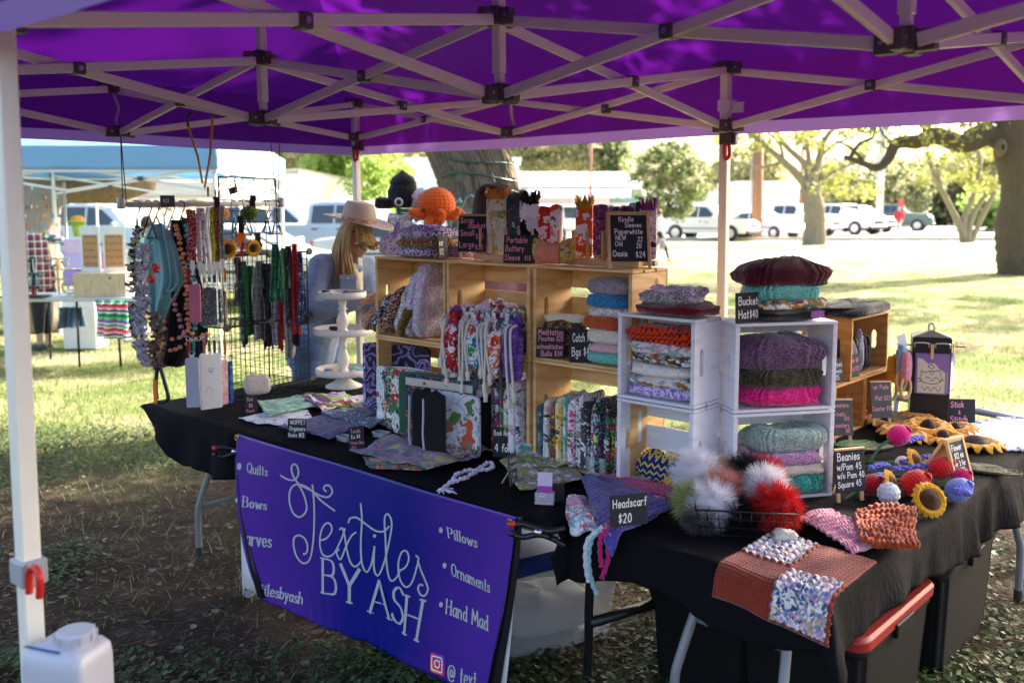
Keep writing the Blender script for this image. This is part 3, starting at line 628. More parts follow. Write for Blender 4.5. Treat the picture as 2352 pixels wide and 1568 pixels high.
# ======================
BO=-.020
def PB(x,y,o=BO):
 """a place on the hanging banner's plane"""
 d=ray(x,y);p0=TB+o*TN;den=d.x*TN[0]+d.y*TN[1];t=(p0[0]*TN[0]+p0[1]*TN[1])/den
 return Vector((d.x*t,d.y*t,CZ+d.z*t))
def zz(x,y):return ((540+x*.43804)*.9408,(980+y*.43804)*.9408)
def mban():
 t=NT('banner_print');uv=t.coord('UV');sp=t.node('SeparateXYZ');t.l.new(uv,sp.inputs[0])
 n=t.noise(uv,2.2,3);x=t.math('ADD',sp.outputs[0],t.math('MULTIPLY',t.math('SUBTRACT',n.outputs[0],.5),.25))
 c=t.ramp(x,[(.08,'#4f2894'),(.24,'#3a1c88'),(.40,'#0c127c'),(.62,'#0a1278'),(.80,'#40208c'),(.95,'#4f2a96')]);n2=t.noise(t.coord(),8,3);t.bump(n2.outputs[0],.006,.2)
 return t.base(c,.38,0,.5)
M_BAN=mban();M_BINK=plain('banner_silver_ink',(.42,.43,.48),.5,var=.04);M_BWHITE=plain('vinyl_white',(.62,.63,.66),.5);M_BBLK=plain('vinyl_black',(.012,.012,.014),.4)
bl=PB(548,995);BAN=thing('banner','purple and blue vinyl banner with silver script lettering on the front of the table','banner',(bl.x,bl.y,0))
def bb(m,name,mat,smooth=False,parent=None):m.v=[(x-bl.x,y-bl.y,z) for x,y,z in m.v];return m.build(name,mat,parent or BAN,smooth=smooth)
Lc=[Vector((*p,0)) for p in ((548,995),(545,1075),(553,1190),(573,1300),(601,1378))];Rc=[Vector((*p,0)) for p in ((1186,1186),(1176,1280),(1158,1400),(1138,1500),(1116,1612))]
Lq,Rq=smooth_path(Lc,8),smooth_path(Rc,8);NV=len(Lq);NU_=160
def bulge(u,v):return .006+.012*math.sin(PI*u)*v+.0075*v**3*math.sin(u*95+3*math.sin(u*23))*math.exp(-((u-.42)/.25)**2)+.004*math.sin(u*11+v*5)+.006*v*math.sin(u*17+v*3)
P=np.zeros((NU_,NV,3));UVb=np.zeros((NU_,NV,2))
for i in range(NU_):
 for j in range(NV):
  u,v=i/(NU_-1),j/(NV-1);q=Lq[j].lerp(Rq[j],u);bow=-16*math.sin(PI*u)*v*v;p=PB(q.x,q.y+bow);k=bulge(u,v);P[i,j]=(p.x-TN[0]*k,p.y-TN[1]*k,p.z);UVb[i,j]=(u,v)
m=MB();m.slab(P[:,::-1],.0012,UVb[:,::-1]);bb(m,'print_sheet',M_BAN,True)
def onban(x,y,lift=.0022):
 px_,py_=zz(x,y);lo,hi=-.2,1.15
 def at_(v):
  w=max(0,min(1,v))*(NV-1);k=min(int(w),NV-2);f=w-k;return Lq[k].lerp(Lq[k+1],f),Rq[k].lerp(Rq[k+1],f)
 def uy(v):
  a,b=at_(v);u=(px_-a.x)/(b.x-a.x);return u,a.y*(1-u)+b.y*u-16*math.sin(PI*max(0,min(1,u)))*v*v
 for _ in range(18):
  v=(lo+hi)/2
  if uy(v)[1]<py_:lo=v
  else:hi=v
 v=max(0,min(1,(lo+hi)/2));u=max(0,min(1,uy(v)[0]));p=PB(px_,py_);k=bulge(u,v)+lift;return Vector((p.x-TN[0]*k,p.y-TN[1]*k,p.z))
script=[[(343,408),(375,428),(408,435),(432,418),(440,385),(430,352),(412,347),(402,368),(410,410),(440,462),(468,520),(483,590),(465,628),(435,640),(405,615),(388,560),(390,500),(412,465),(450,460),(500,485),(560,545),(605,578),(643,604)],
 [(455,468),(500,488),(560,522),(605,528),(627,500),(612,468),(588,465),(578,482),(592,498)],[(515,462),(524,560),(527,650),(525,760),(515,850),(492,890),(460,892),(428,862),(410,805),(412,757),(438,742),(472,758),(490,800),(485,838),(468,845)],
 [(563,768),(602,755),(630,715),(622,680),(596,674),(572,710),(563,775),(578,835),(610,856),(650,836),(690,755),(706,702)],[(676,706),(692,700),(706,740),(722,820),(745,890),(772,910),(800,880)],[(768,722),(742,745),(714,805),(690,868),(672,855),(664,832),(676,815)],
 [(790,565),(800,650),(797,760),(800,870),(815,928),(835,938),(858,890),(872,800)],[(725,668),(735,645),(772,642),(830,682),(880,714),(922,716),(950,690)],[(872,800),(868,880),(872,940),(888,962),(908,935),(930,870)],
 [(930,870),(955,760),(966,680),(955,632),(936,622),(926,655),(932,760),(936,880),(946,960),(966,992),(992,972),(1012,930)],[(1008,935),(1042,915),(1060,870),(1050,830),(1024,830),(1004,880),(1003,950),(1020,1005),(1050,1026),(1080,995),(1106,910),(1114,868),(1100,852)],
 [(1110,880),(1130,940),(1155,1000),(1166,1040),(1150,1073),(1126,1068),(1112,1036),(1121,1013),(1138,1017)]]
m=MB()
for st_ in script:
 Q=[(p.x,p.y) for p in smooth_path([(x,y,0) for x,y in st_],6)]
 ribbon(m,Q,10,onban)
m.add([onban(872+9*math.cos(a),742+10*math.sin(a)) for a in np.linspace(0,2*PI,12,endpoint=False)],[tuple(range(12))])
bb(m,'script_lettering',M_BINK)
def quad_text(m,text,q,w=.13,serif=True,pen=True,xh=1.0):
 S,wd=strokes(text,serif);(tlx,tly),(trx,try_),(brx,bry),(blx,bly)=q
 def f(a,b):
  s,t=a/wd,b/xh;x=(blx*(1-s)+brx*s)*(1-t)+(tlx*(1-s)+trx*s)*t;y=(bly*(1-s)+bry*s)*(1-t)+(tly*(1-s)+try_*s)*t;return onban(x,y)
 for P_ in S:ribbon(m,P_,w,f,pen)
for i,(tx,q,xh) in enumerate([('Quilts',[(162,335),(277,365),(274,412),(160,390)],1),('Bows',[(140,522),(270,552),(266,600),(135,580)],1),('arves',[(152,745),(290,765),(288,810),(152,792)],.62),('tilesbyash',[(228,1010),(475,1062),(470,1122),(222,1072)],1),
  ('Pillows',[(1272,695),(1437,755),(1435,812),(1280,752)],1),('Ornaments',[(1293,895),(1508,998),(1506,1062),(1295,962)],1),('Hand Mad',[(1270,1095),(1500,1190),(1502,1270),(1266,1172)],1),('@ text',[(1278,1455),(1440,1500),(1436,1590),(1274,1535)],1)]):
 m=MB();quad_text(m,tx,q,.17,True,True,xh);bb(m,'serif_lettering',M_BINK)
m=MB()
for ch,q in (('B',[(585,866),(672,882),(684,1076),(594,1054)]),('Y',[(690,898),(806,932),(792,1122),(700,1098)]),('A',[(848,978),(950,1010),(958,1206),(845,1166)]),('S',[(968,1018),(1042,1040),(1040,1246),(968,1216)]),('H',[(1050,1075),(1162,1106),(1126,1328),(1040,1284)])):
 quad_text(m,ch,q,.1,True,True)
bb(m,'capital_lettering',M_BINK)
for x,y,r in ((115,357,16),(1237,711,13),(1256,908,13),(1238,1124,12),(100,545,9)):m=MB();m.add([onban(x+r*.85*math.cos(a),y+r*1.25*math.sin(a)) for a in np.linspace(0,2*PI,16,endpoint=False)],[tuple(range(16))]);bb(m,'bullet',M_BINK)
t_=NT('logo_gradient');uvn=t_.coord('UV');sp_=t_.node('SeparateXYZ');t_.l.new(uvn,sp_.inputs[0]);g_=t_.math('ADD',t_.math('MULTIPLY',sp_.outputs[0],.45),t_.math('MULTIPLY',sp_.outputs[1],.55))
M_LOGO=t_.base(t_.ramp(g_,[(.0,'#f7b23a'),(.3,'#ee4b2b'),(.55,'#d52a78'),(.8,'#8a2fb8'),(1,'#4a49c8')]),.5)
def LQ(s,t,lift=.0022):
 tl,tr,br,bl_=(1183,1380),(1263,1406),(1260,1528),(1183,1490);x=(bl_[0]*(1-s)+br[0]*s)*(1-t)+(tl[0]*(1-s)+tr[0]*s)*t;y=(bl_[1]*(1-s)+br[1]*s)*(1-t)+(tl[1]*(1-s)+tr[1]*s)*t;return onban(x,y,lift)
def rrect(c,hw,r,n=6):return [(c[0]+sx*(hw-r)+r*math.cos(a0+k*PI/2/n),c[1]+sy*(hw-r)+r*math.sin(a0+k*PI/2/n)) for sx,sy,a0 in ((1,1,0),(-1,1,PI/2),(-1,-1,PI),(1,-1,1.5*PI)) for k in range(n+1)]
m=MB();R_=rrect((.5,.5),.48,.14);m.add([LQ(*p) for p in R_],[tuple(range(len(R_)))],[tuple(p) for p in R_]);lg=bb(m,'logo',M_LOGO)
m=MB()
ribbon(m,rrect((.5,.5),.34,.1)+[rrect((.5,.5),.34,.1)[0]],.07,lambda a,b:LQ(a,b,.0050));ribbon(m,[(.5+.17*math.cos(a),.5+.17*math.sin(a)) for a in np.linspace(0,2*PI,20)],.07,lambda a,b:LQ(a,b,.0050));ribbon(m,[(.66,.68),(.70,.68)],.06,lambda a,b:LQ(a,b,.0050))
bb(m,'logo_camera',plain('banner_white_ink',(.8,.8,.8),.5),parent=lg)
def strip_px(name,pts,w0,w1,mat,o,th=.002):
 n=len(pts);P=np.zeros((n,2,3))
 for i,(x,y) in enumerate(pts):
  k=w0+(w1-w0)*i/(n-1);a,b=PB(x,y,o),PB(x+k,y,o);P[i,0]=a;P[i,1]=b
 m=MB();m.slab(P,th);return bb(m,name,mat,True)
strip_px('edge_strip',[(p.x-1,p.y) for p in Rq],14,26,M_BBLK,BO+.004);strip_px('backing',[(1178,1300),(1165,1400),(1150,1500),(1132,1612)],8,26,M_BWHITE,BO+.012)
strip_px('backing',[(552,1180),(553,1240),(555,1300),(557,1372)],12,46,M_BWHITE,BO+.010);strip_px('edge_strip',[(545,1090),(553,1190),(573,1300),(592,1372)],-2,16,M_BBLK,BO-.012)
for x,y in ((552,1003),(1181,1196),(592,1358)):
 c=PB(x,y);nn=Vector((TN[0],TN[1],0));m=MB();ring=[c-nn*.02+Vector((TD[0],TD[1],0))*.011*math.cos(a)+Vector((0,0,.011*math.sin(a))) for a in np.linspace(0,2*PI,14,endpoint=False)]
 m.tube(ring,.0035,6,closed=True);bb(m,'grommet',plain('brass',(.55,.38,.14),.3,.9),smooth=True)
def spring_clamp(loc,rz,label):
 c=thing('spring_clamp',label,'clamp',loc,rz,'spring clamps on the table edge')
 for s,nm in ((1,'upper_jaw'),(-1,'lower_jaw')):
  m=MB();m.tube(smooth_path([(-.055,0,.016*s),(-.02,0,.022*s),(.03,0,.010*s),(.075,.0,.012*s-.006),(.12,0,.03*s-.01)]),[.009]*4+[.012]*9+[.009]*8,10) if False else m.tube(smooth_path([(-.055,0,.016*s),(-.02,0,.022*s),(.03,0,.010*s),(.075,.0,.012*s-.006),(.12,0,.03*s-.01)]),.010,10)
  m.build(nm,M_BBLK,c,smooth=True)
  m=MB();m.lathe([(0,-.010),(.011,-.008),(.012,0),(.011,.008),(0,.010)],14,(-.058,-.004,.016*s+.004));m.build('jaw_tip',M_RED if s>0 else M_BBLK,c,smooth=True)
 m=MB();m.tube([(.03,-.016,0),(.03,.016,0)],.014,14);m.build('spring',M_STEEL,c,smooth=True);return c
c_=PB(1195,1182);spring_clamp((c_.x+.03,c_.y-.05,.722),YD+.5,'black spring clamp with a red jaw tip at the right corner of the banner')
c_=PB(528,1030);spring_clamp((c_.x,c_.y-.03,.66),YD+.9,'black spring clamp at the upper left corner of the banner')
# ======================
def mbark(name,c0,c1,sc=8,dist=.03):
 t=NT(name);co=t.coord('Object',(1,1,.28));v=t.voro(co,sc,'DISTANCE_TO_EDGE');n=t.noise(co,sc*2.5,5,.65);h=t.math('ADD',t.math('MINIMUM',v.outputs[0],.25),t.math('MULTIPLY',n.outputs[0],.3))
 t.bump(h,dist,.8);return t.base(t.mix(n.outputs[0],c0,c1),.95,0,.1)
M_BARK=mbark('live_oak_bark',(.085,.062,.042),(.30,.235,.165),9);M_BARK2=mbark('pale_bark',(.13,.11,.075),(.34,.30,.22),5);M_TWIG=mbark('dark_branch_bark',(.06,.045,.033),(.17,.13,.09),6)
def mleaf(name,cols,trans=.35):
 t=NT(name);g=t.node('NewGeometry');c=t.ramp(g.outputs['Random Per Island'],[(i/max(1,len(cols)-1),k) for i,k in enumerate(cols)]);t.base(c,.55,0,.35)
 tl=t.node('BsdfTranslucent');t.l.new(c,tl.inputs[0]);m=t.node('MixShader');m.inputs[0].default_value=trans;t.l.new(t.p.outputs[0],m.inputs[1]);t.l.new(tl.outputs[0],m.inputs[2]);t.l.new(m.outputs[0],t.out.inputs[0]);return t.mat
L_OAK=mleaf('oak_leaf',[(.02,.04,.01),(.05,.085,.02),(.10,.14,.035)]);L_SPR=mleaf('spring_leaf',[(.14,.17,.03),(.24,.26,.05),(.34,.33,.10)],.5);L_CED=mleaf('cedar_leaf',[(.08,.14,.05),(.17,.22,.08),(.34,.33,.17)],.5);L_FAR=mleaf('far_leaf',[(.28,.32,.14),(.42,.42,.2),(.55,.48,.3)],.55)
L_BRT=mleaf('bright_leaf',[(.16,.28,.05),(.28,.40,.08),(.42,.50,.16)],.55);L_OLV=mleaf('olive_leaf',[(.12,.14,.06),(.24,.26,.12),(.42,.41,.24)],.5)
def quads_mesh(name,Pc,A,B):
 """many small quads: centres Pc, half axes A, B"""
 n=len(Pc);V=np.stack([Pc-A-B*.6,Pc-A*.2+B,Pc+A+B*.3,Pc+A*.3-B],1).reshape(-1,3).astype(np.float32)
 me=bpy.data.meshes.new(name);me.vertices.add(4*n);me.vertices.foreach_set('co',V.ravel());me.loops.add(4*n);me.loops.foreach_set('vertex_index',np.arange(4*n,dtype=np.int32))
 me.polygons.add(n);me.polygons.foreach_set('loop_start',np.arange(0,4*n,4,dtype=np.int32));me.update(calc_edges=True);return me
def leaf_cloud(name,centres,rad,per,size,mat,parent,seed,flat=.8,droop=0):
 r=np.random.default_rng(seed);C_=np.repeat(np.array([tuple(c) for c in centres]),per,0);n=len(C_)
 d=r.normal(size=(n,3));d /= np.linalg.norm(d,axis=1,keepdims=True);rr=np.repeat(r.uniform(.55,1.25,len(centres)),per)*rad
 Pc=C_+d*(r.uniform(0,1,n)**.45*rr)[:,None]*np.array([1,1,flat])
 a=r.normal(size=(n,3));a /= np.linalg.norm(a,axis=1,keepdims=True);b=np.cross(a,r.normal(size=(n,3)));b /= np.linalg.norm(b,axis=1,keepdims=True);s=size*r.uniform(.6,1.3,n)[:,None]
 o=link(name,quads_mesh(name,Pc,a*s*.55,b*s*.38),mat,parent);o['kind']='stuff';return o
def limb(m,pts,r0,r1,n=10,k=6,bumpy=.0,seed=0):
 Q=smooth_path(pts,k);N=len(Q);rr=[r0+(r1-r0)*(i/(N-1))**.8 for i in range(N)]
 if bumpy:
  g=np.random.default_rng(seed);rr=[x*(1+bumpy*g.uniform(-1,1)) for x in rr]
 m.tube(Q,rr,n);return Q
def ell(c,r,n,seed,shell=.35):
 g=np.random.default_rng(seed);d=g.normal(size=(n,3));d /= np.linalg.norm(d,axis=1,keepdims=True);k=(shell+(1-shell)*g.uniform(0,1,n))**.6
 return [Vector((c[0]+a[0]*q*r[0],c[1]+a[1]*q*r[1],c[2]+a[2]*q*r[2])) for a,q in zip(d,k)]
def tree(label,base,limbs,clouds,bark,leaf,rad=.6,per=140,size=.09,seed=1,twigs=0,nm='tree',n=12,group=None):
 """limbs: (points relative to base, r0, r1); clouds: list of centres relative to base"""
 t=thing(nm,label,'tree',base,0,group);m=MB()
 for i,(P,r0,r1) in enumerate(limbs):limb(m,P,r0,r1,n,6,.05,seed+i)
 g=random.Random(seed)
 ends=[Vector(P[-1]) for P,_,_ in limbs]
 for q in range(twigs):
  c=clouds[g.randrange(len(clouds))];e=min(ends,key=lambda v:(v-Vector(c)).length);mid=e.lerp(Vector(c),.5)+Vector((g.uniform(-.2,.2),g.uniform(-.2,.2),g.uniform(-.1,.3)));m.tube(smooth_path([e,mid,c],4),[.03,.028,.025,.022,.02,.018,.015,.012,.01],5)
 m.build('trunk',bark,t,smooth=True)
 if clouds:leaf_cloud('crown',clouds,rad,per,size,leaf,t,seed)
 return t
def leaning_oak():
 Y=8.6;a,b=GD(1112,480,Y),GD(1062,318,Y);base=Vector((a.x+.12,Y,0));t=thing('oak_tree','leaning live oak trunk wrapped in green light wire, behind the orange octopus','tree',base)
 pts=[Vector((.10,0,-.1)),Vector((.03,0,.6)),Vector((a.x-base.x,0,a.z)),Vector((b.x-base.x,0,b.z)),Vector((-.75,-.1,3.4)),Vector((-.9,-.2,4.2))]
 Q=smooth_path(pts,34);N=len(Q);nu=220;P=np.zeros((nu,N,3));ref=Vector((1,0,0))
 for j,p in enumerate(Q):
  tn=(Q[min(j+1,N-1)]-Q[max(j-1,0)]).normalized();x=(ref-tn*ref.dot(tn)).normalized();y=tn.cross(x);r=.335+.22*math.exp(-p.z*2.6)
  for i in range(nu):
   an=2*PI*i/nu;q=p+(x*math.cos(an)+y*math.sin(an))*r;P[i,j]=q
 S,T=np.meshgrid(np.linspace(0,2*PI,nu),np.linspace(0,4.2,N),indexing='ij')
 S2=np.mod(S-PI/2,2*PI);rid=.75*np.clip(np.abs(snoise(S2*13,T*2.4,7,2))*2.6,0,1)+.35*np.clip(np.abs(snoise(S2*27,T*7.5,8,2))*2.2,0,1)+.12*snoise(S2*40,T*30,9)
 C0=np.array([tuple(p) for p in Q])[None];D=P-C0;D /= np.linalg.norm(D,axis=-1,keepdims=True);P=P+D*((rid-.6)*.045)[...,None]
 m=MB();m.grid(P,wu=True);m.build('trunk',M_BARK,t,smooth=True)
 m=MB()
 for P_,r0,r1 in (([(-.8,-.1,3.8),(.3,-.3,4.6),(2.4,-.6,5.2),(5,-1.2,6.0)],.26,.10),([(-.85,-.2,4.0),(-2.2,-1.2,5.0),(-4,-2.6,5.6)],.22,.08),([(-.85,-.2,4.0),(-.6,1.4,5.2),(1.2,3.5,6.2)],.2,.08)):limb(m,P_,r0,r1,10)
 m.build('limb',M_BARK,t,smooth=True)
 cl=ell((4.2,-.9,5.9),(4.6,3.8,1.9),250,5)+ell((-2.2,-1.6,5.9),(3.2,3,1.3),70,9)+ell((7.2,2.0,6.6),(3.2,3.2,1.6),60,10)
 leaf_cloud('crown',cl,.62,120,.13,L_OAK,t,3)
 wm=plain('green_wire',(.03,.12,.09),.5)
 for k in range(9):
  z=1.55+k*.155;i0=min(range(N),key=lambda j:abs(Q[j].z-z));p=Q[i0];ring=[p+Vector((.37*math.cos(an),.37*math.sin(an),.05*math.sin(an+k)+.03*math.sin(2*an+k*2))) for an in np.linspace(0,2*PI,26,endpoint=False)]
  m=MB();m.tube(ring,.008,5,closed=True)
  for an in range(0,26,3):m.tube([ring[an],ring[an]+Vector((0,0,.03))],.010,5)
  m.build('light_wire',wm,t)
leaning_oak()
def big_oak():
 Y=25;b=Vector(G(2345,632,0));P=lambda x,y,dy=0:tuple(GD(x,y,Y+dy)-b)
 L_=[([P(2352,640),P(2345,600),P(2338,520),P(2352,430),P(2330,330),P(2330,230),P(2350,150)],.62,.5),
  ([P(2335,345),P(2275,310),P(2215,330),P(2150,312),P(2110,325),P(2060,330),P(2040,365),P(2015,385),P(1975,372),P(1940,360)],.34,.05),([P(2225,318),P(2290,280),P(2300,240)],.24,.2),([P(2130,312),P(2125,285),P(2095,250),P(2080,200)],.14,.08),
  ([P(2060,335),P(2030,310),P(2010,270)],.05,.02),([P(1985,372),P(1960,345),P(1935,330),P(1910,320)],.05,.02),([P(1950,365),P(1975,330),P(2005,315),P(2010,280)],.06,.03)]
 t=thing('oak_tree','massive oak trunk with a knot hole and long sinuous limb at the right edge','tree',b);m=MB()
 for i,(q,r0,r1) in enumerate(L_):limb(m,q,r0,r1,18,8,.04,i)
 m.build('trunk',M_TWIG,t,smooth=True)
 k=Vector(P(2303,338,-.55));m=MB();ax=Matrix.Rotation(PI/2,3,'X') @ Matrix.Rotation(0,3,'Y');m.lathe([(.03,.02),(.075,.03),(.11,.0),(.15,-.14)],18,k,axis=Matrix.Diagonal((1,1,1.7)) @ ax);kn=m.build('knot',plain('knot_wood',(.15,.115,.075),.9),t,smooth=True)
 m=MB();m.lathe([(0,.031),(.045,.032)],14,k,axis=Matrix.Diagonal((1,1,1.7)) @ ax);m.build('knot_hole',plain('knot_dark',(.02,.015,.01),.9),kn)
 leaf_cloud('crown',ell((-2,0,8.5),(9,8,2.6),140,12),.8,90,.2,L_OAK,t,21)
 g=random.Random(4);spr=[Vector(P(g.uniform(1930,2280),g.uniform(255,330),g.uniform(-2,1))) for _ in range(34)]
 leaf_cloud('sprigs',spr,.42,26,.11,L_SPR,t,8)
big_oak()
def px_tree(label,bx,by,limbs,clouds,bark,leaf,rad,per,size,seed,group=None,twigs=0,r=lambda p:p,dep=None):
 b=Vector(G(bx,by,0));Y=b.y
 f=lambda x,y,dy=0:GD(x,y,Y+dy)-b
 return tree(label,b,[([f(*p) for p in P],r0*Y/2148,r1*Y/2148) for P,r0,r1 in limbs],[f(*c) for c in clouds],bark,leaf,rad,per,size,seed,twigs,group=group)
g=random.Random(3)
px_tree('vase shaped park tree with a mottled grey trunk, in front of a white pickup',1868,561,
 [([(1868,565),(1872,520),(1868,470),(1858,430)],27,22),([(1858,432),(1820,390),(1770,345),(1715,300)],12,4),([(1860,432),(1850,380),(1800,330),(1775,280)],10,4),([(1862,435),(1880,370),(1895,320),(1930,280)],11,4),([(1860,430),(1858,370),(1850,310),(1845,260)],8,3),([(1868,440),(1905,400),(1950,380),(2000,350)],4,1.5),([(1790,375),(1740,385),(1690,372),(1640,378)],4,1.5),([(1800,370),(1790,330),(1760,300),(1750,270)],4,1.5),([(1885,360),(1920,330),(1960,315),(1990,290)],4,1.5),([(1855,350),(1835,320),(1820,290)],3,1),([(1895,325),(1880,300),(1890,270)],3,1)],
 [(g.uniform(1640,2010),g.uniform(270,345),g.uniform(-3,3)) for _ in range(60)]+[(g.uniform(1880,2010),g.uniform(385,450),g.uniform(-2,2)) for _ in range(22)],M_BARK2,L_SPR,.5,34,.16,31,twigs=20)
px_tree('slender tree of four splayed bare stems with thin yellow green leaf, beside the massive oak',2222,556,
 [([(2215,560),(2205,520),(2175,460),(2145,400),(2130,350)],10,4),([(2222,558),(2232,500),(2262,450),(2290,400)],9,4),([(2218,558),(2215,505),(2235,450),(2250,380),(2245,340)],8,4),([(2230,558),(2255,500),(2285,440),(2310,390)],7,4),([(2200,520),(2170,450),(2150,380)],5,2)],
 [(g.uniform(2090,2310),g.uniform(320,440),g.uniform(-2,2)) for _ in range(60)],M_BARK2,L_SPR,.45,34,.14,32,twigs=16)
px_tree('small bushy cedar with a rounded crown on thin stems, left of the white canopy leg',1512,560,
 [([(1508,562),(1505,520),(1495,470),(1480,420)],5,2),([(1514,562),(1518,520),(1535,470),(1545,400),(1540,350)],6,2),([(1518,500),(1560,450),(1590,420)],4,2)],
 [(1540+95*a*(1-.25*abs(b)),412+88*b,c*2) for a,b,c in [(g.uniform(-1,1),g.uniform(-1,1),g.uniform(-1,1)) for _ in range(150)] if a*a+b*b<1.02],M_TWIG,L_CED,.38,90,.13,33,twigs=14)
px_tree('broad olive green oak with a dark low crown beyond the parked cars',2010,520,
 [([(2068,522),(2064,490),(2060,460)],9,7),([(2060,462),(2045,440),(2020,420)],5,3),([(2062,462),(2075,440),(2090,425)],5,3)],
 [(2005+150*a,425+72*b,c*4) for a,b,c in [(g.uniform(-1,1),g.uniform(-1,1),g.uniform(-1,1)) for _ in range(190)] if a*a+b*b<1],M_TWIG,L_OLV,.95,58,.34,34,twigs=6)
px_tree('bright green bush tree against the white metal building, left of the crocheted squid',868,555,[([(868,556),(866,500),(862,440)],5,3)],
 [(868+70*a,430+85*b,c*2) for a,b,c in [(g.uniform(-1,1),g.uniform(-1,1),g.uniform(-1,1)) for _ in range(110)] if a*a+b*b<1.1],M_TWIG,L_BRT,.5,80,.16,35)
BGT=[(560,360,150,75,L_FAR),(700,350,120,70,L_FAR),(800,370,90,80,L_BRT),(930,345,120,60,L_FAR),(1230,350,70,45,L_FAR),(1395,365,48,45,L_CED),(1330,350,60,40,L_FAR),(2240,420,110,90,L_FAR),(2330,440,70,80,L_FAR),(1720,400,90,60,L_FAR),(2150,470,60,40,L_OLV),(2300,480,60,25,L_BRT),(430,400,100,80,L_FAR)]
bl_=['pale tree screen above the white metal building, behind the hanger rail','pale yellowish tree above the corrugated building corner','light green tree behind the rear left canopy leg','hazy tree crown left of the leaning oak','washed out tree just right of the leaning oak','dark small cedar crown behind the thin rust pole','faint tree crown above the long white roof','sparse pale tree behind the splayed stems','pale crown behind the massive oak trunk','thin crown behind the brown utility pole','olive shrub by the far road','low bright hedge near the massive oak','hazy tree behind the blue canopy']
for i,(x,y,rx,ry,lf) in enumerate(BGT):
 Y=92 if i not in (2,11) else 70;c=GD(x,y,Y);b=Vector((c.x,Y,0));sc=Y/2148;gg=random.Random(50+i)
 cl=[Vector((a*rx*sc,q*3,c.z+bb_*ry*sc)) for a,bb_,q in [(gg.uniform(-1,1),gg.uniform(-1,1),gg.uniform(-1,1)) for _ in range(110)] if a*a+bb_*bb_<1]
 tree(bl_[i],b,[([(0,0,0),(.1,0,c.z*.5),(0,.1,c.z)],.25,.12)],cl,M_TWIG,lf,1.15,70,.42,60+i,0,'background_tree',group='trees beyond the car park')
t=thing('oak_tree','oak with a sawn off bough showing between the blue canopy and the purple hem','tree',(-7.2,13.5,0));m=MB();f=lambda x,y,Y=13:GD(x,y,Y)-Vector((-7.2,13.5,0))
limb(m,[(.3,0,0),(.35,0,2),tuple(f(310,390,13.5)),tuple(f(280,250,13.5))],.42,.36,16,6,.05)
limb(m,[tuple(f(290,290,13.4)),tuple(f(400,320,13.1)),tuple(f(480,338,13)),tuple(f(552,340,12.9))],.26,.16,14,6,.08,2);m.build('trunk',M_BARK,t,smooth=True)
leaf_cloud('crown',ell((0,0,7.2),(4,4,1.8),70,15),.8,100,.14,L_OAK,t,16)
# ======================
def in_view(n,y0,y1,rng,pw=1.0):
 y=y0*(y1/y0)**(rng.uniform(0,1,n)**pw);x=rng.uniform(-.62,.62,n)*y;return x,y
def blades(name,x,y,h,w,mat,rng,lean=.5):
 n=len(x);a=rng.uniform(0,2*PI,n);hh=h*rng.uniform(.5,1.3,n);ww=w*rng.uniform(.6,1.4,n);la=rng.uniform(0,2*PI,n);ll=hh*lean*rng.uniform(.3,1.4,n)
 z0=.016*snoise(x*2.2,y*2.2,3)+.009*snoise(x*8,y*8,4)-.016
 dx,dy=np.cos(a)*ww/2,np.sin(a)*ww/2;ox,oy=np.cos(la)*ll,np.sin(la)*ll
 V=np.stack([np.stack([x-dx,y-dy,z0],1),np.stack([x+dx,y+dy,z0],1),np.stack([x+ox*.45+dx*.7,y+oy*.45+dy*.7,z0+hh*.6],1),np.stack([x+ox*.45-dx*.7,y+oy*.45-dy*.7,z0+hh*.6],1),np.stack([x+ox,y+oy,z0+hh],1)],1).reshape(-1,3).astype(np.float32)
 b=np.arange(n)*5;F=np.stack([b,b+1,b+2,b+3,b+3,b+2,b+4],1).ravel().astype(np.int32)
 me=bpy.data.meshes.new(name);me.vertices.add(5*n);me.vertices.foreach_set('co',V.ravel());me.loops.add(7*n);me.loops.foreach_set('vertex_index',F);me.polygons.add(2*n)
 me.polygons.foreach_set('loop_start',np.stack([np.arange(n)*7,np.arange(n)*7+4],1).ravel().astype(np.int32));me.update(calc_edges=True);o=link(name,me,mat);return top(o,None,None,None,'stuff')
r=np.random.default_rng(5)
L_GR=mleaf('grass_blade',[(.06,.10,.02),(.14,.20,.045),(.23,.28,.08),(.36,.34,.17)],.45);L_DRY=mleaf('dry_blade',[(.25,.2,.11),(.38,.33,.19),(.47,.42,.29)],.4);L_CLV=mleaf('clover_leaf',[(.02,.045,.012),(.04,.08,.02),(.075,.12,.035)],.3)
x,y=in_view(195000,6.3,42,r,.8);k=snoise(x*.7,y*.7,9)+.5*snoise(x*2,y*2,10);keep=(r.uniform(-1.2,.9,len(x))<k+.15)&(y>6.6+.8*snoise(x,y,13));tag(blades('lawn_grass',x[keep],y[keep],.055,.007,L_GR,r,.7),'green lawn grass in sun and dappled shade','grass')
kd=~keep & (y>7.5);tag(blades('dry_grass',x[kd],y[kd],.04,.007,L_DRY,r,.9),'dry straw coloured grass patches on the lawn','grass')
x,y=in_view(8000,2.6,7.2,r,1);k=snoise(x*1.7,y*1.7,19);keep=k>r.uniform(-.2,1.1,len(x));tag(blades('sparse_grass',x[keep],y[keep],.07,.005,L_GR,r,.9),'thin grass tufts in the bare soil under the canopy','grass')
x,y=in_view(15000,2.6,8,r,1);a=r.uniform(0,2*PI,len(x));bz=r.uniform(-.35,.35,len(x));ln=r.uniform(.03,.09,len(x));Pc=np.stack([x,y,.004+r.uniform(0,.012,len(x))],1)
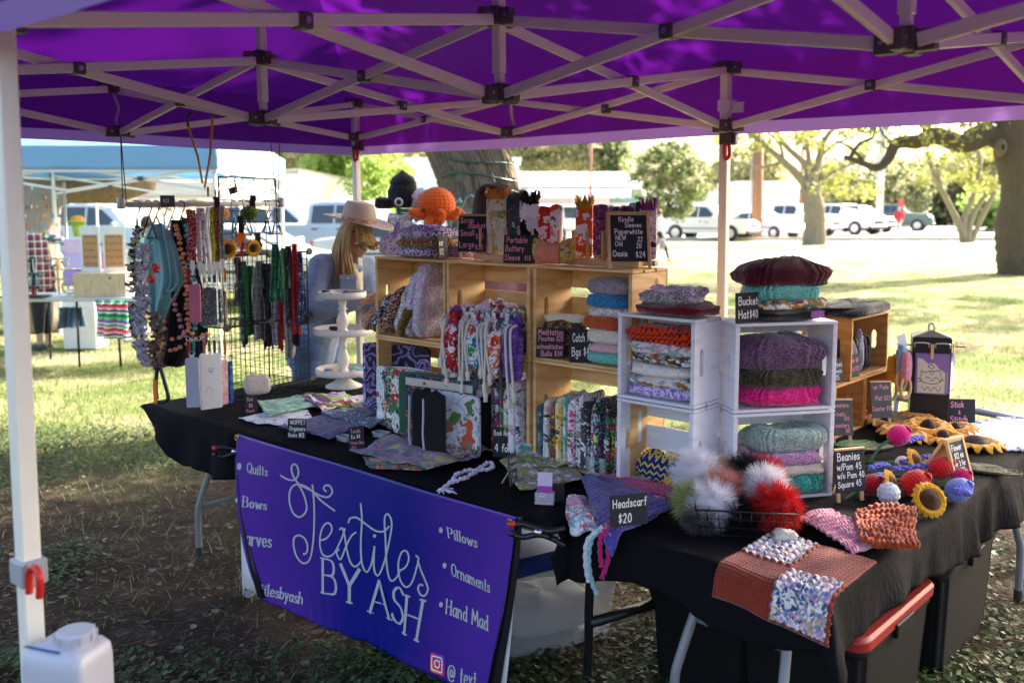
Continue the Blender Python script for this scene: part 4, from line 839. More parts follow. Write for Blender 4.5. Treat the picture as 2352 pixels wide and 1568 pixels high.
o=link('straw_litter',quads_mesh('straw_litter',Pc,np.stack([np.cos(a)*ln,np.sin(a)*ln,bz*ln*.4],1)*.5,np.stack([-np.sin(a),np.cos(a),0*a],1)*.0012),mleaf('straw',[(.10,.075,.05),(.15,.115,.075),(.34,.28,.19)],.1));top(o,'dry stalks and twigs strewn over the soil','litter',None,'stuff')
x,y=in_view(120000,2.6,7.4,r,1);k=snoise(x*1.3+2,y*1.3,29)+.5*snoise(x*4,y*4,30)+.35*(y>5.4)+.25*(y<3.6)+.3*(x<-.3);keep=k>r.uniform(-.25,.85,len(x));x,y=x[keep],y[keep];n=len(x)
a=r.uniform(0,2*PI,n);tl=r.uniform(-.5,.5,n);s=r.uniform(.007,.016,n);Pc=np.stack([x,y,.008+r.uniform(0,.035,n)],1);o=link('clover',quads_mesh('clover',Pc,np.stack([np.cos(a),np.sin(a),tl],1)*s[:,None],np.stack([-np.sin(a),np.cos(a),tl[::-1]],1)*s[:,None]),L_CLV);top(o,'low clover and weeds spreading over the soil under the stall','ground cover',None,'stuff')
def fallen(n,y0,y1,seed):
 g=np.random.default_rng(seed);m=MB()
 for _ in range(n):
  y=y0*(y1/y0)**g.uniform();x=g.uniform(-.6,.6)*y;l=g.uniform(.02,.045);w=l*g.uniform(.35,.55);a=g.uniform(0,2*PI);cu=g.uniform(.1,.5)*l;R=rotz(a) @ Matrix.Rotation(g.uniform(-.5,.5),3,'X')
  vs=[]
  for i,t in enumerate((0,.33,.7,1)):
   ww=w*math.sin(PI*(.08+.84*t))/2*1.4
   for q in (-1,0,1):vs.append(R @ Vector(((t-.5)*l,q*ww,cu*(abs(t-.5)*1.2+abs(q)*.3)))+Vector((x,y,.012)))
  m.add(vs,[(3*i+j,3*i+j+1,3*i+j+4,3*i+j+3) for i in range(3) for j in range(2)])
 o=m.build('fallen_leaves',mleaf('dead_leaf',[(.05,.03,.02),(.11,.07,.045),(.18,.125,.085),(.25,.19,.14)],.15),smooth=True);return top(o,'curled dead oak leaves lying on the soil and grass','leaf litter',None,'stuff')
fallen(2600,2.6,9,3)
# ======================
def corrug(m,a,b,z0,z1,pitch=.3,dep=.05):
 a,b=Vector(a),Vector(b);L_=(b-a).length;d=(b-a).normalized();nn=d.cross(Vector((0,0,1)));n=max(4,int(L_/pitch*4));P=np.zeros((n+1,2,3))
 for i in range(n+1):
  k=dep*(.5 if (i % 4) in (1,2) else -.5);p=a+d*(L_*i/n)+nn*k;P[i,0]=(p.x,p.y,z0);P[i,1]=(p.x,p.y,z1)
 m.grid(P)
M_METW=plain('white_sheet_metal',(.72,.73,.74),.5,.0,.5,var=.05,scale=2);M_WWALL=plain('white_stucco',(.78,.77,.74),.85,var=.05,scale=3);M_ROOFW=plain('white_roofing',(.8,.8,.78),.6,var=.04)
M_GLASSD=plain('dark_window_glass',(.05,.06,.07),.08,0,.6);M_TRIMB=plain('brown_trim',(.2,.13,.09),.7);M_BLUEW=plain('slate_blue_paint',(.25,.33,.42),.7);M_GRNW=plain('green_sheet',(.2,.38,.3),.6);M_REDB=plain('red_brick_band',(.4,.16,.1),.85)
def building(label,Y,x0,x1,ytop,depth,walls='stucco',nm='building',side=None):
 A,B=GD(x0,560,Y),GD(x1,560,Y);zt=GD(x0,ytop,Y).z;t=thing(nm,label,'building',((A.x+B.x)/2,Y,0));w=B.x-A.x;return t,w,zt
t,w,h=building('white metal building with corrugated front and plain gable wall, behind the parked sedan',46,500,690,399,9)
m=MB();corrug(m,(-w/2,0,0),(w/2,0,0),0,h,.34);m.build('wall',M_METW,t);e=GD(905,430,52)-t.location
m=MB();P=np.array([[(w/2,.0,0),(w/2,.0,h+.25)],[(e.x,e.y,0),(e.x,e.y,e.z)]]);m.grid(P);m.build('gable_wall',M_WWALL,t)
m=MB();m.box((w*.18,-.06,h*.36),(2.2,.08,h*.72));dr=m.build('roller_door',M_ROOFW,t,bev=.01)
m=MB();m.box((w/2+2.4,.9,h*.32),(.06,.05,h*.62));m.build('downpipe',M_TRIMB,t)
m=MB();m.add([(-w/2-.2,-.2,h),(w/2+.05,-.2,h+.25),(e.x,e.y,e.z),(-w/2,8,h+.6)],[(0,1,2,3)]);m.build('roof',M_ROOFW,t)
t,w,h=building('tall pale corrugated metal shed partly hidden by the leaning oak trunk',58,925,1192,366,8)
m=MB();corrug(m,(-w/2,0,0),(w/2,0,0),0,h,.3);m.build('wall',M_METW,t);m=MB();m.box((0,4,h+.06),(w+.3,8.4,.1));m.build('roof',M_ROOFW,t)
t,w,h=building('long white shop with a scalloped awning and paned windows',66,1185,1475,428,8)
m=MB();m.box((0,4,h/2),(w,8,h));m.build('wall',M_WWALL,t);rz_=GD(1300,388,66).z
m=MB();m.add([(-w/2-.3,-.4,h+.02),(w/2+.3,-.4,h+.02),(w/2-.6,6,rz_),(-w/2,6,rz_)],[(0,1,2,3)]);m.build('roof',M_ROOFW,t)
m=MB();n=60;P=np.zeros((n,3,3));aw=w*.8
for i in range(n):
 x_=-w/2+.8+aw*i/(n-1);P[i,0]=(x_,-.05,h*.98);P[i,1]=(x_,-1.3,h*.86);P[i,2]=(x_,-1.32,h*.76-.1*abs(math.sin(i*.55)))
m.grid(P);m.build('awning',M_WWALL,t)
for i in range(6):
 xw=-w/2+1.3+i*w*.145;m=MB();m.box((xw,-.02,h*.42),(.95,.06,1.2));f_=m.build('window',M_ROOFW,t)
 for a,b in ((-.21,.28),(.21,.28),(-.21,-.28),(.21,-.28)):m=MB();m.box((xw+a,-.06,h*.42+b),(.36,.02,.5));m.build('pane',M_GLASSD,f_)
m=MB();m.box((-w/2+.4,-.7,h*.8),(1.6,1.3,.5));m.build('blue_canopy_end',M_BLUEW,t,bev=.03)
m=MB();m.box((w/2-1.2,-.03,h*.78),(2.2,.06,.9));m.build('green_panel',M_GRNW,t)
t,w,h=building('white flat roofed building with one small brown framed window',70,1470,1700,437,8)
m=MB();m.box((0,4,h/2),(w,8,h));m.build('wall',M_WWALL,t);m=MB();xw=GD(1655,487,70);m.box((xw.x-t.location.x,-.03,xw.z),(1.3,.08,.95));f_=m.build('window',M_TRIMB,t);m=MB();m.box((xw.x-t.location.x,-.08,xw.z),(1.0,.03,.7));m.build('pane',M_GLASSD,f_)
m=MB();xw=GD(1500,487,70);m.box((xw.x-t.location.x,-.04,xw.z-.1),(1.7,.1,1.6));m.build('doorway',M_GLASSD,t,bev=.01)
t,w,h=building('tall blank white building with a red brick band, behind the brown utility pole',80,1690,1832,416,8)
m=MB();m.box((0,4,h/2),(w,8,h));m.build('wall',M_WWALL,t,bev=.05)
for i,x_ in enumerate((-1.9,.7,2.2)):m=MB();m.box((x_,-.05,.55),(1.3,.1,1.0));m.build('brick_band',M_REDB,t)
t,w,h=building('low tan brick house with white porch columns, far behind the red shirted walker',105,2050,2330,462,8)
m=MB();m.box((0,4,h/2),(w,8,h));m.build('wall',plain('tan_brick',(.42,.3,.2),.9),t);m=MB();m.add([(-w/2-.5,-2.6,h),(w/2+.5,-2.6,h),(w/2-1,4,h+1.6),(-w/2+1,4,h+1.6)],[(0,1,2,3)]);m.build('roof',plain('tan_shingle',(.35,.31,.25),.9),t)
for i in range(7):m=MB();m.lathe([(.28,0),(.28,.2),(.18,.3),(.16,h-.5),(.3,h-.15),(.3,h)],10,(-w/2+.8+i*w/6.6,-2.2,0));m.build('porch_column',M_WWALL,t,smooth=True)
for i in range(3):m=MB();m.box((-w/3+i*w/3,-.03,h*.5),(1.4,.08,1.5));m.build('window',M_GLASSD,t)
def pole(label,x,yb,yt,wpx,mat,Y=None,lean=0,arms=False):
 b=G(x,yb,0) if Y is None else Vector((GD(x,yb,Y).x,Y,0));r_=wpx/2*b.y/2148;zt=GD(x,yt,b.y).z;t=thing('utility_pole',label,'pole',b);m=MB();m.tube([(0,0,-.1),(lean,0,zt)],[r_,r_*.85],14);m.build('shaft',mat,t,smooth=True)
 m=MB();m.tube([(lean*.3-r_*1.2,-.02,zt*.3),(lean*.6-r_*1.2,-.02,zt*.8)],r_*.14,6);m.build('conduit',plain('galvanised',(.4,.42,.43),.5),t)
 m=MB();m.box((0,-.05,zt*.33),(r_*1.4,r_,.12));m.build('band',M_STEEL,t);return t
M_POLEW=plain('utility_pole_wood',(.27,.14,.075),.85,var=.3,scale=12,bump=.01)
pole('brown wooden utility pole beside the white canopy leg',1737,549,270,25,M_POLEW);pole('pale concrete pole with conduits, left of the red shirted walker',2018,537,250,17,plain('pole_concrete',(.5,.49,.46),.8))
pole('thin rust coloured pole behind the long white shop',1356,520,270,6,plain('rust_paint',(.33,.12,.06),.8),60);pole('thin dark red pole between the brown utility pole and the vase shaped tree',1838,520,300,5,plain('rust_paint',(.33,.12,.06),.8),85)
pole('slim grey pole by the massive oak trunk, with an orange wrap',2292,530,420,6,plain('pole_grey',(.36,.35,.36),.7),70)
# ======================
M_TYRE=plain('tyre_rubber',(.02,.02,.02),.8);M_RIM=plain('alloy_rim',(.5,.5,.5),.35,.7);M_CGLASS=plain('car_glass',(.03,.045,.06),.05,0,.6);M_LAMP=plain('lamp_glass',(.8,.8,.78),.15);M_TAIL=plain('tail_lamp',(.5,.03,.02),.3);M_TRIM=plain('car_trim',(.03,.03,.032),.5)
KIND={'suv':dict(L=5.0,W=1.95,prof=[(-2.5,.45),(-2.48,.95),(-2.38,1.12),(-2.22,1.80),(-1.9,1.88),(.15,1.86),(.55,1.72),(1.05,1.18),(2.25,1.05),(2.46,.85),(2.5,.5),(2.3,.36),(-2.35,.36)],belt=1.12,wheels=(-1.5,1.6),r=.38,win=[[(-2.12,1.2),(-2.02,1.74),(-1.25,1.76),(-1.25,1.2)],[(-1.15,1.2),(-1.15,1.76),(-.28,1.76),(-.28,1.2)],[(-.2,1.2),(-.2,1.76),(.2,1.72),(.78,1.22)]]),
'sedan':dict(L=4.7,W=1.8,prof=[(-2.35,.45),(-2.33,.95),(-1.7,1.02),(-1.05,1.40),(-.5,1.46),(.2,1.44),(1.05,.98),(2.1,.82),(2.32,.62),(2.33,.4),(2.1,.3),(-2.2,.3)],belt=1.0,wheels=(-1.45,1.4),r=.32,win=[[(-1.45,1.03),(-.98,1.35),(-.4,1.39),(-.4,1.03)],[(-.3,1.03),(-.3,1.39),(.18,1.36),(.78,1.03)]]),
'pickup':dict(L=5.8,W=2.0,prof=[(-2.9,.55),(-2.88,1.28),(-.85,1.28),(-.78,1.86),(-.4,1.93),(.75,1.92),(1.25,1.32),(2.6,1.22),(2.86,1.0),(2.9,.55),(2.6,.42),(-2.7,.42)],belt=1.3,wheels=(-1.75,1.9),r=.41,win=[[(-.68,1.32),(-.66,1.8),(-.02,1.82),(-.02,1.32)],[(.06,1.32),(.06,1.82),(.66,1.8),(1.0,1.32)]])}
def car(label,loc,rz,kind,colour,star=False,group='parked vehicles'):
 K=KIND[kind];pt=plain('car_paint_%s' % label.split()[0]+str(len(bpy.data.materials)),colour,.25,.0,.6,var=.02);t=thing('parked_car' if kind!='pickup' else 'pickup_truck',label,'pickup' if kind=='pickup' else 'car',loc,rz,group)
 Wd,pr=K['W']/2,K['prof'];hw=lambda z:Wd if z<=K['belt'] else Wd-(z-K['belt'])*.28
 m=MB();n=len(pr)
 V=[(x,-hw(z),z) for x,z in pr]+[(x,-hw(z)+.12*0-.0,z) for x,z in pr]
 L_=[(x,-hw(z)+.05,z) for x,z in pr];SL=[(x*.985,-hw(z),.62+(z-.62)*.97) for x,z in pr];SR=[(x,-y,z) for x,y,z in SL];LR=[(x,-y,z) for x,y,z in L_]
 m.add(SL+L_+LR+SR,[tuple(range(n))]+[(n+i,n+(i+1) % n,(i+1) % n,i) for i in range(n)]+[(2*n+i,2*n+(i+1) % n,n+(i+1) % n,n+i) for i in range(n)]+[(3*n+i,3*n+(i+1) % n,2*n+(i+1) % n,2*n+i) for i in range(n)]+[tuple(3*n+i for i in range(n-1,-1,-1))]);m.build('body',pt,t,bev=.03)
 for s in (-1,1):
  for wq in K['win']:
   m=MB();P=[(x*.985,s*(hw(z)+.012),z) for x,z in wq];Q=[(x,y-s*.03,z) for x,y,z in P];k=len(P);m.add(P+Q,[tuple(range(k)),tuple(range(2*k-1,k-1,-1))]+[(i,(i+1) % k,k+(i+1) % k,k+i) for i in range(k)]);m.build('side_window',M_CGLASS,t)
  for xw in K['wheels']:
   ax=Matrix.Rotation(PI/2,3,'X');r_=K['r'];m=MB();m.lathe([(0,-.11),(r_*.9,-.11),(r_,-.06),(r_,.06),(r_*.9,.11),(0,.11)],22,(xw,s*(Wd-.08),r_),axis=ax);wh=m.build('wheel',M_TYRE,t)
   m=MB();m.lathe([(0,-.02),(r_*.2,-.03),(r_*.6,.0),(r_*.62,.03)],18,(xw,s*(Wd+.035),r_),axis=ax)
   for q in range(6):a=q*PI/3;m.box((xw+math.cos(a)*r_*.36,s*(Wd+.05),r_+math.sin(a)*r_*.36),(r_*.5,.02,r_*.12),Matrix.Rotation(-a,3,'Y'))
   m.build('rim',M_RIM,wh);m=MB();m.lathe([(r_*1.14,-.02),(r_*1.14,.02),(r_*1.02,.02)],22,(xw,s*(Wd+.0),r_),axis=ax);m.build('wheel_arch',M_TRIM,t)
  zh=[z for x,z in pr if x>K['L']/2-.3][0];m=MB();m.box((K['L']/2-.10,s*(Wd-.28),.8 if kind!='sedan' else .66),(.22,.42,.16));m.build('headlight',M_LAMP,t,bev=.02)
  m=MB();m.box((-K['L']/2+.06,s*(Wd-.14),.95 if kind!='sedan' else .8),(.14,.24,.3));m.build('tail_light',M_TAIL,t,bev=.02)
  xm=K['win'][-1][-1][0]-.08;m=MB();m.box((xm,s*(Wd+.12),K['belt']+.12),(.12,.2,.15));m.build('mirror',pt,t,bev=.03)
  for wq in K['win'][-2:]:m=MB();m.box((wq[0][0]+.12,s*(Wd+.01),K['belt']-.14),(.16,.03,.04));m.build('door_handle',M_TRIM,t)
  m=MB();m.box((0,s*(Wd+.004),.62),(K['L']*.48,.02,.05));m.build('side_moulding',M_TRIM,t)
 top_=[p for p in pr if p[1]>K['belt']+.05];a,b=top_[-1],pr[pr.index(top_[-1])+1];m=MB();mid=((a[0]+b[0])/2+.012,(a[1]+b[1])/2+.02);ln=math.hypot(a[0]-b[0],a[1]-b[1])*.8;m.box((mid[0],0,mid[1]),(ln,K['W']*.78,.02),Matrix.Rotation(math.atan2(a[1]-b[1],b[0]-a[0]),3,'Y'));m.build('windscreen',M_CGLASS,t)
 a,b=top_[0],pr[pr.index(top_[0])-1];m=MB();mid=((a[0]+b[0])/2-.012,(a[1]+b[1])/2+.02);ln=math.hypot(a[0]-b[0],a[1]-b[1])*.75;m.box((mid[0],0,mid[1]),(ln,K['W']*.72,.02),Matrix.Rotation(math.atan2(b[1]-a[1],a[0]-b[0]),3,'Y'));m.build('rear_window',M_CGLASS,t)
 m=MB();m.box((K['L']/2-.02,0,.48),(.16,K['W']*.92,.22));m.build('bumper',pt if kind=='sedan' else M_TRIM,t,bev=.04);m=MB();m.box((K['L']/2-.01,0,.78 if kind!='sedan' else .6),(.06,K['W']*.5,.2));m.build('grille',M_TRIM,t)
 if star:
  for s in (-1,1):
   m=MB();m.add([(.25+(.2 if i % 2==0 else .085)*math.sin(i*PI/5),s*(Wd+.006),.9+(.2 if i % 2==0 else .085)*math.cos(i*PI/5)) for i in range(10)],[tuple(range(10))]);m.build('door_emblem',plain('emblem_gold',(.55,.5,.4),.5),t)
 return t
Wc,Wc2=(.78,.78,.77),(.7,.71,.72)
def carpx(label,x,Y,rz,kind,col,**k):p=GD(x,550,Y);return car(label,(p.x,Y,-.0 if Y<49 else .015),rz,kind,col,**k)
carpx('white patrol wagon with a badge on its front door, left of the white canopy leg',1628,50.5,-.62,'suv',Wc,star=True);carpx('white wagon half hidden behind the row of fabric reader sleeves',1318,48,.5,'suv',Wc2)
carpx('white crew cab pickup behind the vase shaped park tree',1815,57.5,-.75,'pickup',Wc);carpx('white car nose in between the patrol wagon and the brown utility pole',1752,54,-.9,'sedan',Wc2);carpx('white pickup parked just right of the vase shaped park tree',1925,61,-.95,'pickup',Wc)
carpx('dark topped silver wagon beside the pale concrete pole',1968,66,-.9,'suv',(.32,.36,.42));carpx('dark green pickup behind the red shirted walker',2045,70,-.5,'pickup',(.06,.13,.11));carpx('red pickup in the distance above the easel price sign',1482,60,.3,'pickup',(.5,.04,.04))
carpx('white sedan close behind the garment rail, its bonnet by the woman in the tan hat',560,17.5,-.15,'sedan',(.72,.72,.68));carpx('pale blue pickup behind the tan hat',800,27,-.25,'pickup',(.36,.44,.55));carpx('grey white van behind the hangers at the right end of the rail',650,31,.1,'suv',(.6,.62,.66));carpx('silver blue car between the squid and the woman in the tan hat',940,24,.05,'sedan',(.42,.48,.55));carpx('light blue car beyond the pegboard display',245,30,.0,'suv',(.4,.5,.62))
# ======================
def mcan(name,c,tr):return translucent(name,c,tr,None,.6)
M_BLUEC=mcan('faded_blue_polyester',(.34,.57,.76),.4);M_WCAN=mcan('white_polyester',(.8,.8,.8),.35)
def tent(label,x0,x1,y0,y1,ze,zv,zr,mat,seed=0):
 t=thing('canopy_tent',label,'canopy',((x0+x1)/2,(y0+y1)/2,0));hx,hy=(x1-x0)/2,(y1-y0)/2;m=MB();n=40
 for (A,B) in (((-hx,-hy),(hx,-hy)),((hx,-hy),(hx,hy)),((hx,hy),(-hx,hy)),((-hx,hy),(-hx,-hy))):
  P=np.zeros((n,14,3))
  for i in range(n):
   for j in range(14):
    s,q=i/(n-1),j/13;x,y=A[0]+(B[0]-A[0])*s,A[1]+(B[1]-A[1])*s;ed=min(1,6*min(s,1-s));P[i,j]=(x*(1-q),y*(1-q),zv+(zr-zv)*(q**.9)-.05*math.sin(PI*q)*ed+.015*math.sin(s*30+seed+q*9)*ed*math.sin(PI*q))
  m.grid(P)
 m.build('canopy_top',mat,t,smooth=True)
 for (A,B) in (((-hx,-hy),(hx,-hy)),((hx,-hy),(hx,hy)),((hx,hy),(-hx,hy)),((-hx,hy),(-hx,-hy))):
  P=np.zeros((n,6,3));nx,ny=(B[1]-A[1]),-(B[0]-A[0]);l=math.hypot(nx,ny);nx /= l;ny /= l
  for i in range(n):
   for j in range(6):s,q=i/(n-1),j/5;k=.012*math.sin(s*26+q*3+seed)*q;P[i,j]=(A[0]+(B[0]-A[0])*s+nx*k,A[1]+(B[1]-A[1])*s+ny*k,zv+(ze-zv)*q)
  m=MB();m.slab(P,.002);m.build('valance',mat,t,smooth=True);m=MB();m.bar((A[0]+nx*.004,A[1]+ny*.004,ze-.015),(B[0]+nx*.004,B[1]+ny*.004,ze-.015),.006,.03);m.build('hem',M_STRAP,t)
 for sx in (-1,1):
  for sy in (-1,1):m=MB();m.bar((sx*(hx-.04),sy*(hy-.04),0),(sx*(hx-.04),sy*(hy-.04),zv),.035,.035);m.build('leg',M_FRAME,t)
 for (A,B) in (((-hx+.05,-hy+.05),(hx-.05,-hy+.05)),((hx-.05,-hy+.05),(hx-.05,hy-.05)),((-hx+.05,hy-.05),(hx-.05,hy-.05))):
  for k in range(2):
   a=(A[0]+(B[0]-A[0])*k/2,A[1]+(B[1]-A[1])*k/2);b=(A[0]+(B[0]-A[0])*(k+1)/2,A[1]+(B[1]-A[1])*(k+1)/2);lo,hi=ze-.22,ze+.03
   for z0,z1 in ((lo,hi),(hi,lo)):m=MB();m.bar((*a,z0),(*b,z1),.018,.028);m.build('truss_bar',M_FRAME,t)
   m=MB();m.box(((a[0]+b[0])/2,(a[1]+b[1])/2,(lo+hi)/2),(.05,.05,.05));m.build('pivot_block',M_BRK,t)
 return t
tent('faded blue canopy of the neighbouring jewellery stall',-6.35,-3.13,10,13,2.17,2.42,3.3,M_BLUEC)
tent('white canopy behind the blue one',-8.6,-5.0,16.2,19.4,1.95,2.2,3.1,M_WCAN,3)
p=GD(180,690,10.4);TBZ=.78;nt=thing('folding_table','grey topped folding table of the neighbouring stall, carrying jewellery stands','table',(p.x,10.6,0),.06)
m=MB();m.box((0,0,TBZ-.02),(1.55,.72,.045));m.build('tabletop',M_TABLETOP,nt,bev=.008)
for x_,y_ in ((-.55,-.28),(-.55,.28),(.45,-.28),(.45,.28),(.0,-.28)):m=MB();m.tube([(x_,y_,0),(x_*.96,y_,TBZ-.04)],.014,8);m.build('leg',M_BLKLEG,nt,smooth=True)
def NB(x,y,z=TBZ):d=ray(x,y);tt=(10.45)/d.y;return Vector((d.x*tt,10.45,TBZ))
M_BOXW=wood('pale_box_wood','#cdbb9d','#b39f80',axis=(4,1,1),kn=.2);M_PEG=plain('cork_board',(.45,.25,.11),.9,var=.3,scale=60);M_WHITEP=plain('white_paint',(.72,.71,.69),.6)
b=NB(240,680);t=thing('wooden_box','pale wooden box with a rope handle on the neighbour\'s table, under the cork earring display','box',b,.12);m=MB();m.box((0,0,.135),(.56,.3,.265));m.build('body',M_BOXW,t,bev=.004);m=MB();m.tube(smooth_path([(-.28,-.12,.2),(-.36,-.14,.19),(-.40,-.14,.12),(-.36,-.14,.05),(-.28,-.12,.05)]),.012,8);m.build('handle',plain('rope',(.45,.38,.28),.9),t,smooth=True)
t=thing('earring_display','white framed double cork board dotted with earrings, standing on the pale wooden box','display',(b.x,b.y,b.z+.272),.1)
for s in (-1,1):
 m=MB();q=[Vector((s*.012,-.04,0)),Vector((s*.25,.03,0))];ang=math.atan2(.07*s,.238*s);R=Matrix.Rotation(ang*s if False else (.28*s),3,'Z');c0=Vector((s*.128,0,.255));m.box(c0,(.235,.02,.51),R);f_=m.build('panel',M_WHITEP,t,bev=.003)
 m=MB();m.box(c0+Vector((0,-.012,-.02)),(.185,.006,.36),R);m.build('cork',M_PEG,f_);m=MB()
 for i in range(5):
  for j in range(7):
   if (i*7+j*3) % 4:m.box(c0+R @ Vector((-.075+j*.025,-.018,-.16+i*.075)),(.008,.004,.014),R)
 e=m.build('earrings',plain('earring_bead',(.08,.07,.07),.4),f_);e['kind']='stuff'
gp=GD(70,450,12.3);t=thing('jewellery_grid','white wire grid hung with small pendants behind the plaid shirted shopper','display',(gp.x,12.5,0));m=MB()
for i in range(22):m.tube([(-.34+i*.032,0,1.35),(-.34+i*.032,0,2.05)],.0018,4);m.tube([(-.34,0,1.35+i*.0333),(.34,0,1.35+i*.0333)],.0018,4)
m.build('wire_grid',M_WHITEP,t)
for s in (-.36,.34):m=MB();m.bar((s,.02,0),(s,.02,2.1),.03,.03);m.build('post',plain('weathered_post',(.35,.33,.28),.8),t)
for z in (1.3,.95):m=MB();m.box((.05,.02,z),(.85,.26,.025));m.build('shelf',plain('weathered_post',(.35,.33,.28),.8),t)
gg=random.Random(8);pc=[(.5,.06,.05),(.05,.35,.22),(.75,.72,.65),(.1,.1,.12),(.75,.4,.1),(.15,.3,.5)]
for k,c in enumerate(pc):
 m=MB()
 for i in range(7 if k else 8):x_,z_=gg.uniform(-.32,.3),1.42+.12*((i*5+k) % 6);m.lathe([(0,-.03),(.018,-.012),(.012,.015),(0,.03)],6,(x_,-.02,z_))
 e=m.build('pendants',plain('bead_%d' % k,c,.35),t);e['kind']='stuff'
for k in range(12):
 c=pc[k % 6];j=MB();s=gg.uniform(.035,.07);x0=-.3+k*.055;j.lathe([(0,0),(s,.01),(s*1.1,s*.8),(s*.5,s*1.4),(0,s*1.5)],10,(0,0,0));o=j.build('trinket',plain('bead_%d' % (k % 6),c,.35),smooth=True);o.location=(gp.x+x0,12.45,1.313 if k % 2 else .963);top(o,'%s %s trinket on the %s shelf behind the plaid shirt' % ('squat' if k<6 else 'right hand',('red','green','cream','black','amber','blue')[k % 6],'upper' if k % 2 else 'lower'),'trinket','trinkets on the neighbouring stall')
b=NB(137,688);t=thing('jewellery_stand','pale wooden T stand hung with beaded earrings on a round base','display',b);m=MB();m.lathe([(0,0),(.14,.0),(.14,.012),(.02,.02),(0,.02)],20);m.build('base',M_WHITEP,t,smooth=True);m=MB();m.tube([(0,0,.02),(0,0,.42)],.012,8);m.build('post',M_SIGNWOOD,t)
for z_,l_ in ((.42,.13),(.19,.07)):m=MB();m.tube([(-l_,0,z_),(l_,0,z_)],.01,8);m.build('arm',M_SIGNWOOD,t)
for k in range(9):m=MB();x_=-.12+k*.03;m.lathe([(0,-.07),(.009,-.05),(.004,-.03),(.01,-.02),(0,0)],6,(x_,-.012,.405));m.build('earring',plain('bead_%d' % (k % 6),pc[k % 6],.4),t)
b=NB(75,690);t=thing('jewellery_stand','black tiered stand draped with turquoise and red necklaces','display',b)
for z_ in (.1,.25,.4):m=MB();m.box((0,0,z_),(.22,.12,.03));m.build('tier',M_BLKLEG,t,bev=.004)
m=MB();m.box((0,.04,.22),(.05,.03,.44));m.build('post',M_BLKLEG,t)
for k in range(8):m=MB();x_=-.1+k*.03;z_=(.42,.27,.12)[k % 3];m.tube(smooth_path([(x_-.02,-.065,z_),(x_-.015,-.075,z_-.1),(x_,-.075,z_-.15),(x_+.015,-.075,z_-.1),(x_+.02,-.065,z_)]),.006,5);m.build('necklace',plain('neck_%d' % (k % 4),[(.08,.4,.38),(.5,.06,.05),(.6,.58,.5),(.05,.25,.3)][k % 4],.4),t,smooth=True)
for k,(x_,w_) in enumerate(((60,.3),(100,.26))):b=NB(x_,692);m=MB();m.box((0,0,.012),(w_,.22,.02));o=m.build('display_tray',M_BLKLEG,bev=.004);o.location=(b.x,b.y-.16,b.z+.003);top(o,['flat black jewellery tray at the left end of the neighbour\'s table','flat black tray in front of the tiered necklace stand'][k],'tray','flat trays on the neighbouring table')
def hang_cloth(nm,label,x0,x1,y0,y1,Y,mat,cat,seed):
 A,B=GD(x0,y0,Y),GD(x1,y1,Y);n,k=40,20;P=np.zeros((n,k,3))
 for i in range(n):
  for j in range(k):s,q=i/(n-1),j/(k-1);P[i,j]=((s-.5)*(B.x-A.x)*(1+.08*q),.05*math.sin(s*11+seed)*q+.03*math.sin(s*23+q*3),-(A.z-B.z)*q*(1-.12*abs(s-.5)*math.sin(seed+s*4)))
 m=MB();m.slab(P,.006);o=m.build(nm,mat,smooth=True);o.location=((A.x+B.x)/2,Y,A.z);return top(o,label,cat)
def mserape():
 t=NT('serape_stripes');sp=t.node('SeparateXYZ');t.l.new(t.coord('UV'),sp.inputs[0]);return t.base(t.pal(t.math('FRACT',t.math('MULTIPLY',sp.outputs[1],1.6)),['#0c8a6a','#d8d4d0','#c2213a','#e86a8a','#f2c9c0','#2c2a5a','#e5e0da','#0c8a6a','#0c8a6a','#9bc25a','#5f8fc0','#8c3d8f','#e2dcd6']),.9,0,.2)
hang_cloth('striped_blanket','green, red and white striped blanket hanging off the neighbour\'s table',218,298,690,778,10.2,mserape(),'blanket',1);hang_cloth('denim_cloth','blue denim cloth hanging at the right end of the neighbour\'s table',286,330,690,772,10.3,cloth_plain('denim_blue',(.06,.13,.25)),'cloth',2);hang_cloth('denim_apron','dark blue cloth hung under the left half of the neighbour\'s table',135,192,705,752,10.9,cloth_plain('denim_blue',(.06,.13,.25)),'cloth',4)
b=GD(175,640,11.6);t=thing('storage_bin','stack of lilac and white drawer bins behind the cork earring display','bin',(b.x,11.8,0))
for k,(z_,c) in enumerate(((.55,(.8,.78,.8)),(.8,(.35,.25,.6)),(1.02,(.55,.45,.75)),(1.2,(.7,.5,.65)))):m=MB();m.box((0,0,z_+.09),(.4-.03*k,.34,.19));m.build('drawer',plain('bin_%d' % k,c,.5),t,bev=.012)
m=MB();m.box((0,0,.275),(.42,.36,.55));m.build('base',M_WHITEP,t,bev=.01)
hp=GD(178,505,12);m=MB();m.lathe([(.11,0),(.085,.01),(.07,.06),(.03,.075),(0,.078)],16);o=m.build('orange_hat',plain('bright_orange',(.75,.28,.03),.8),smooth=True);o.location=(hp.x,12,hp.z-.02);top(o,'small orange hat on a lime green stand above the pegboard display','hat');m=MB();m.lathe([(.05,0),(.07,.1),(.1,.2),(.11,hp.z-1.43)],14);m.v=[(x,y,z) for x,y,z in m.v];o=m.build('hat_stand',plain('lime_plastic',(.4,.6,.08),.6),smooth=True);o.location=(hp.x,12,1.40);top(o,'lime green hat stand under the small orange hat','stand')
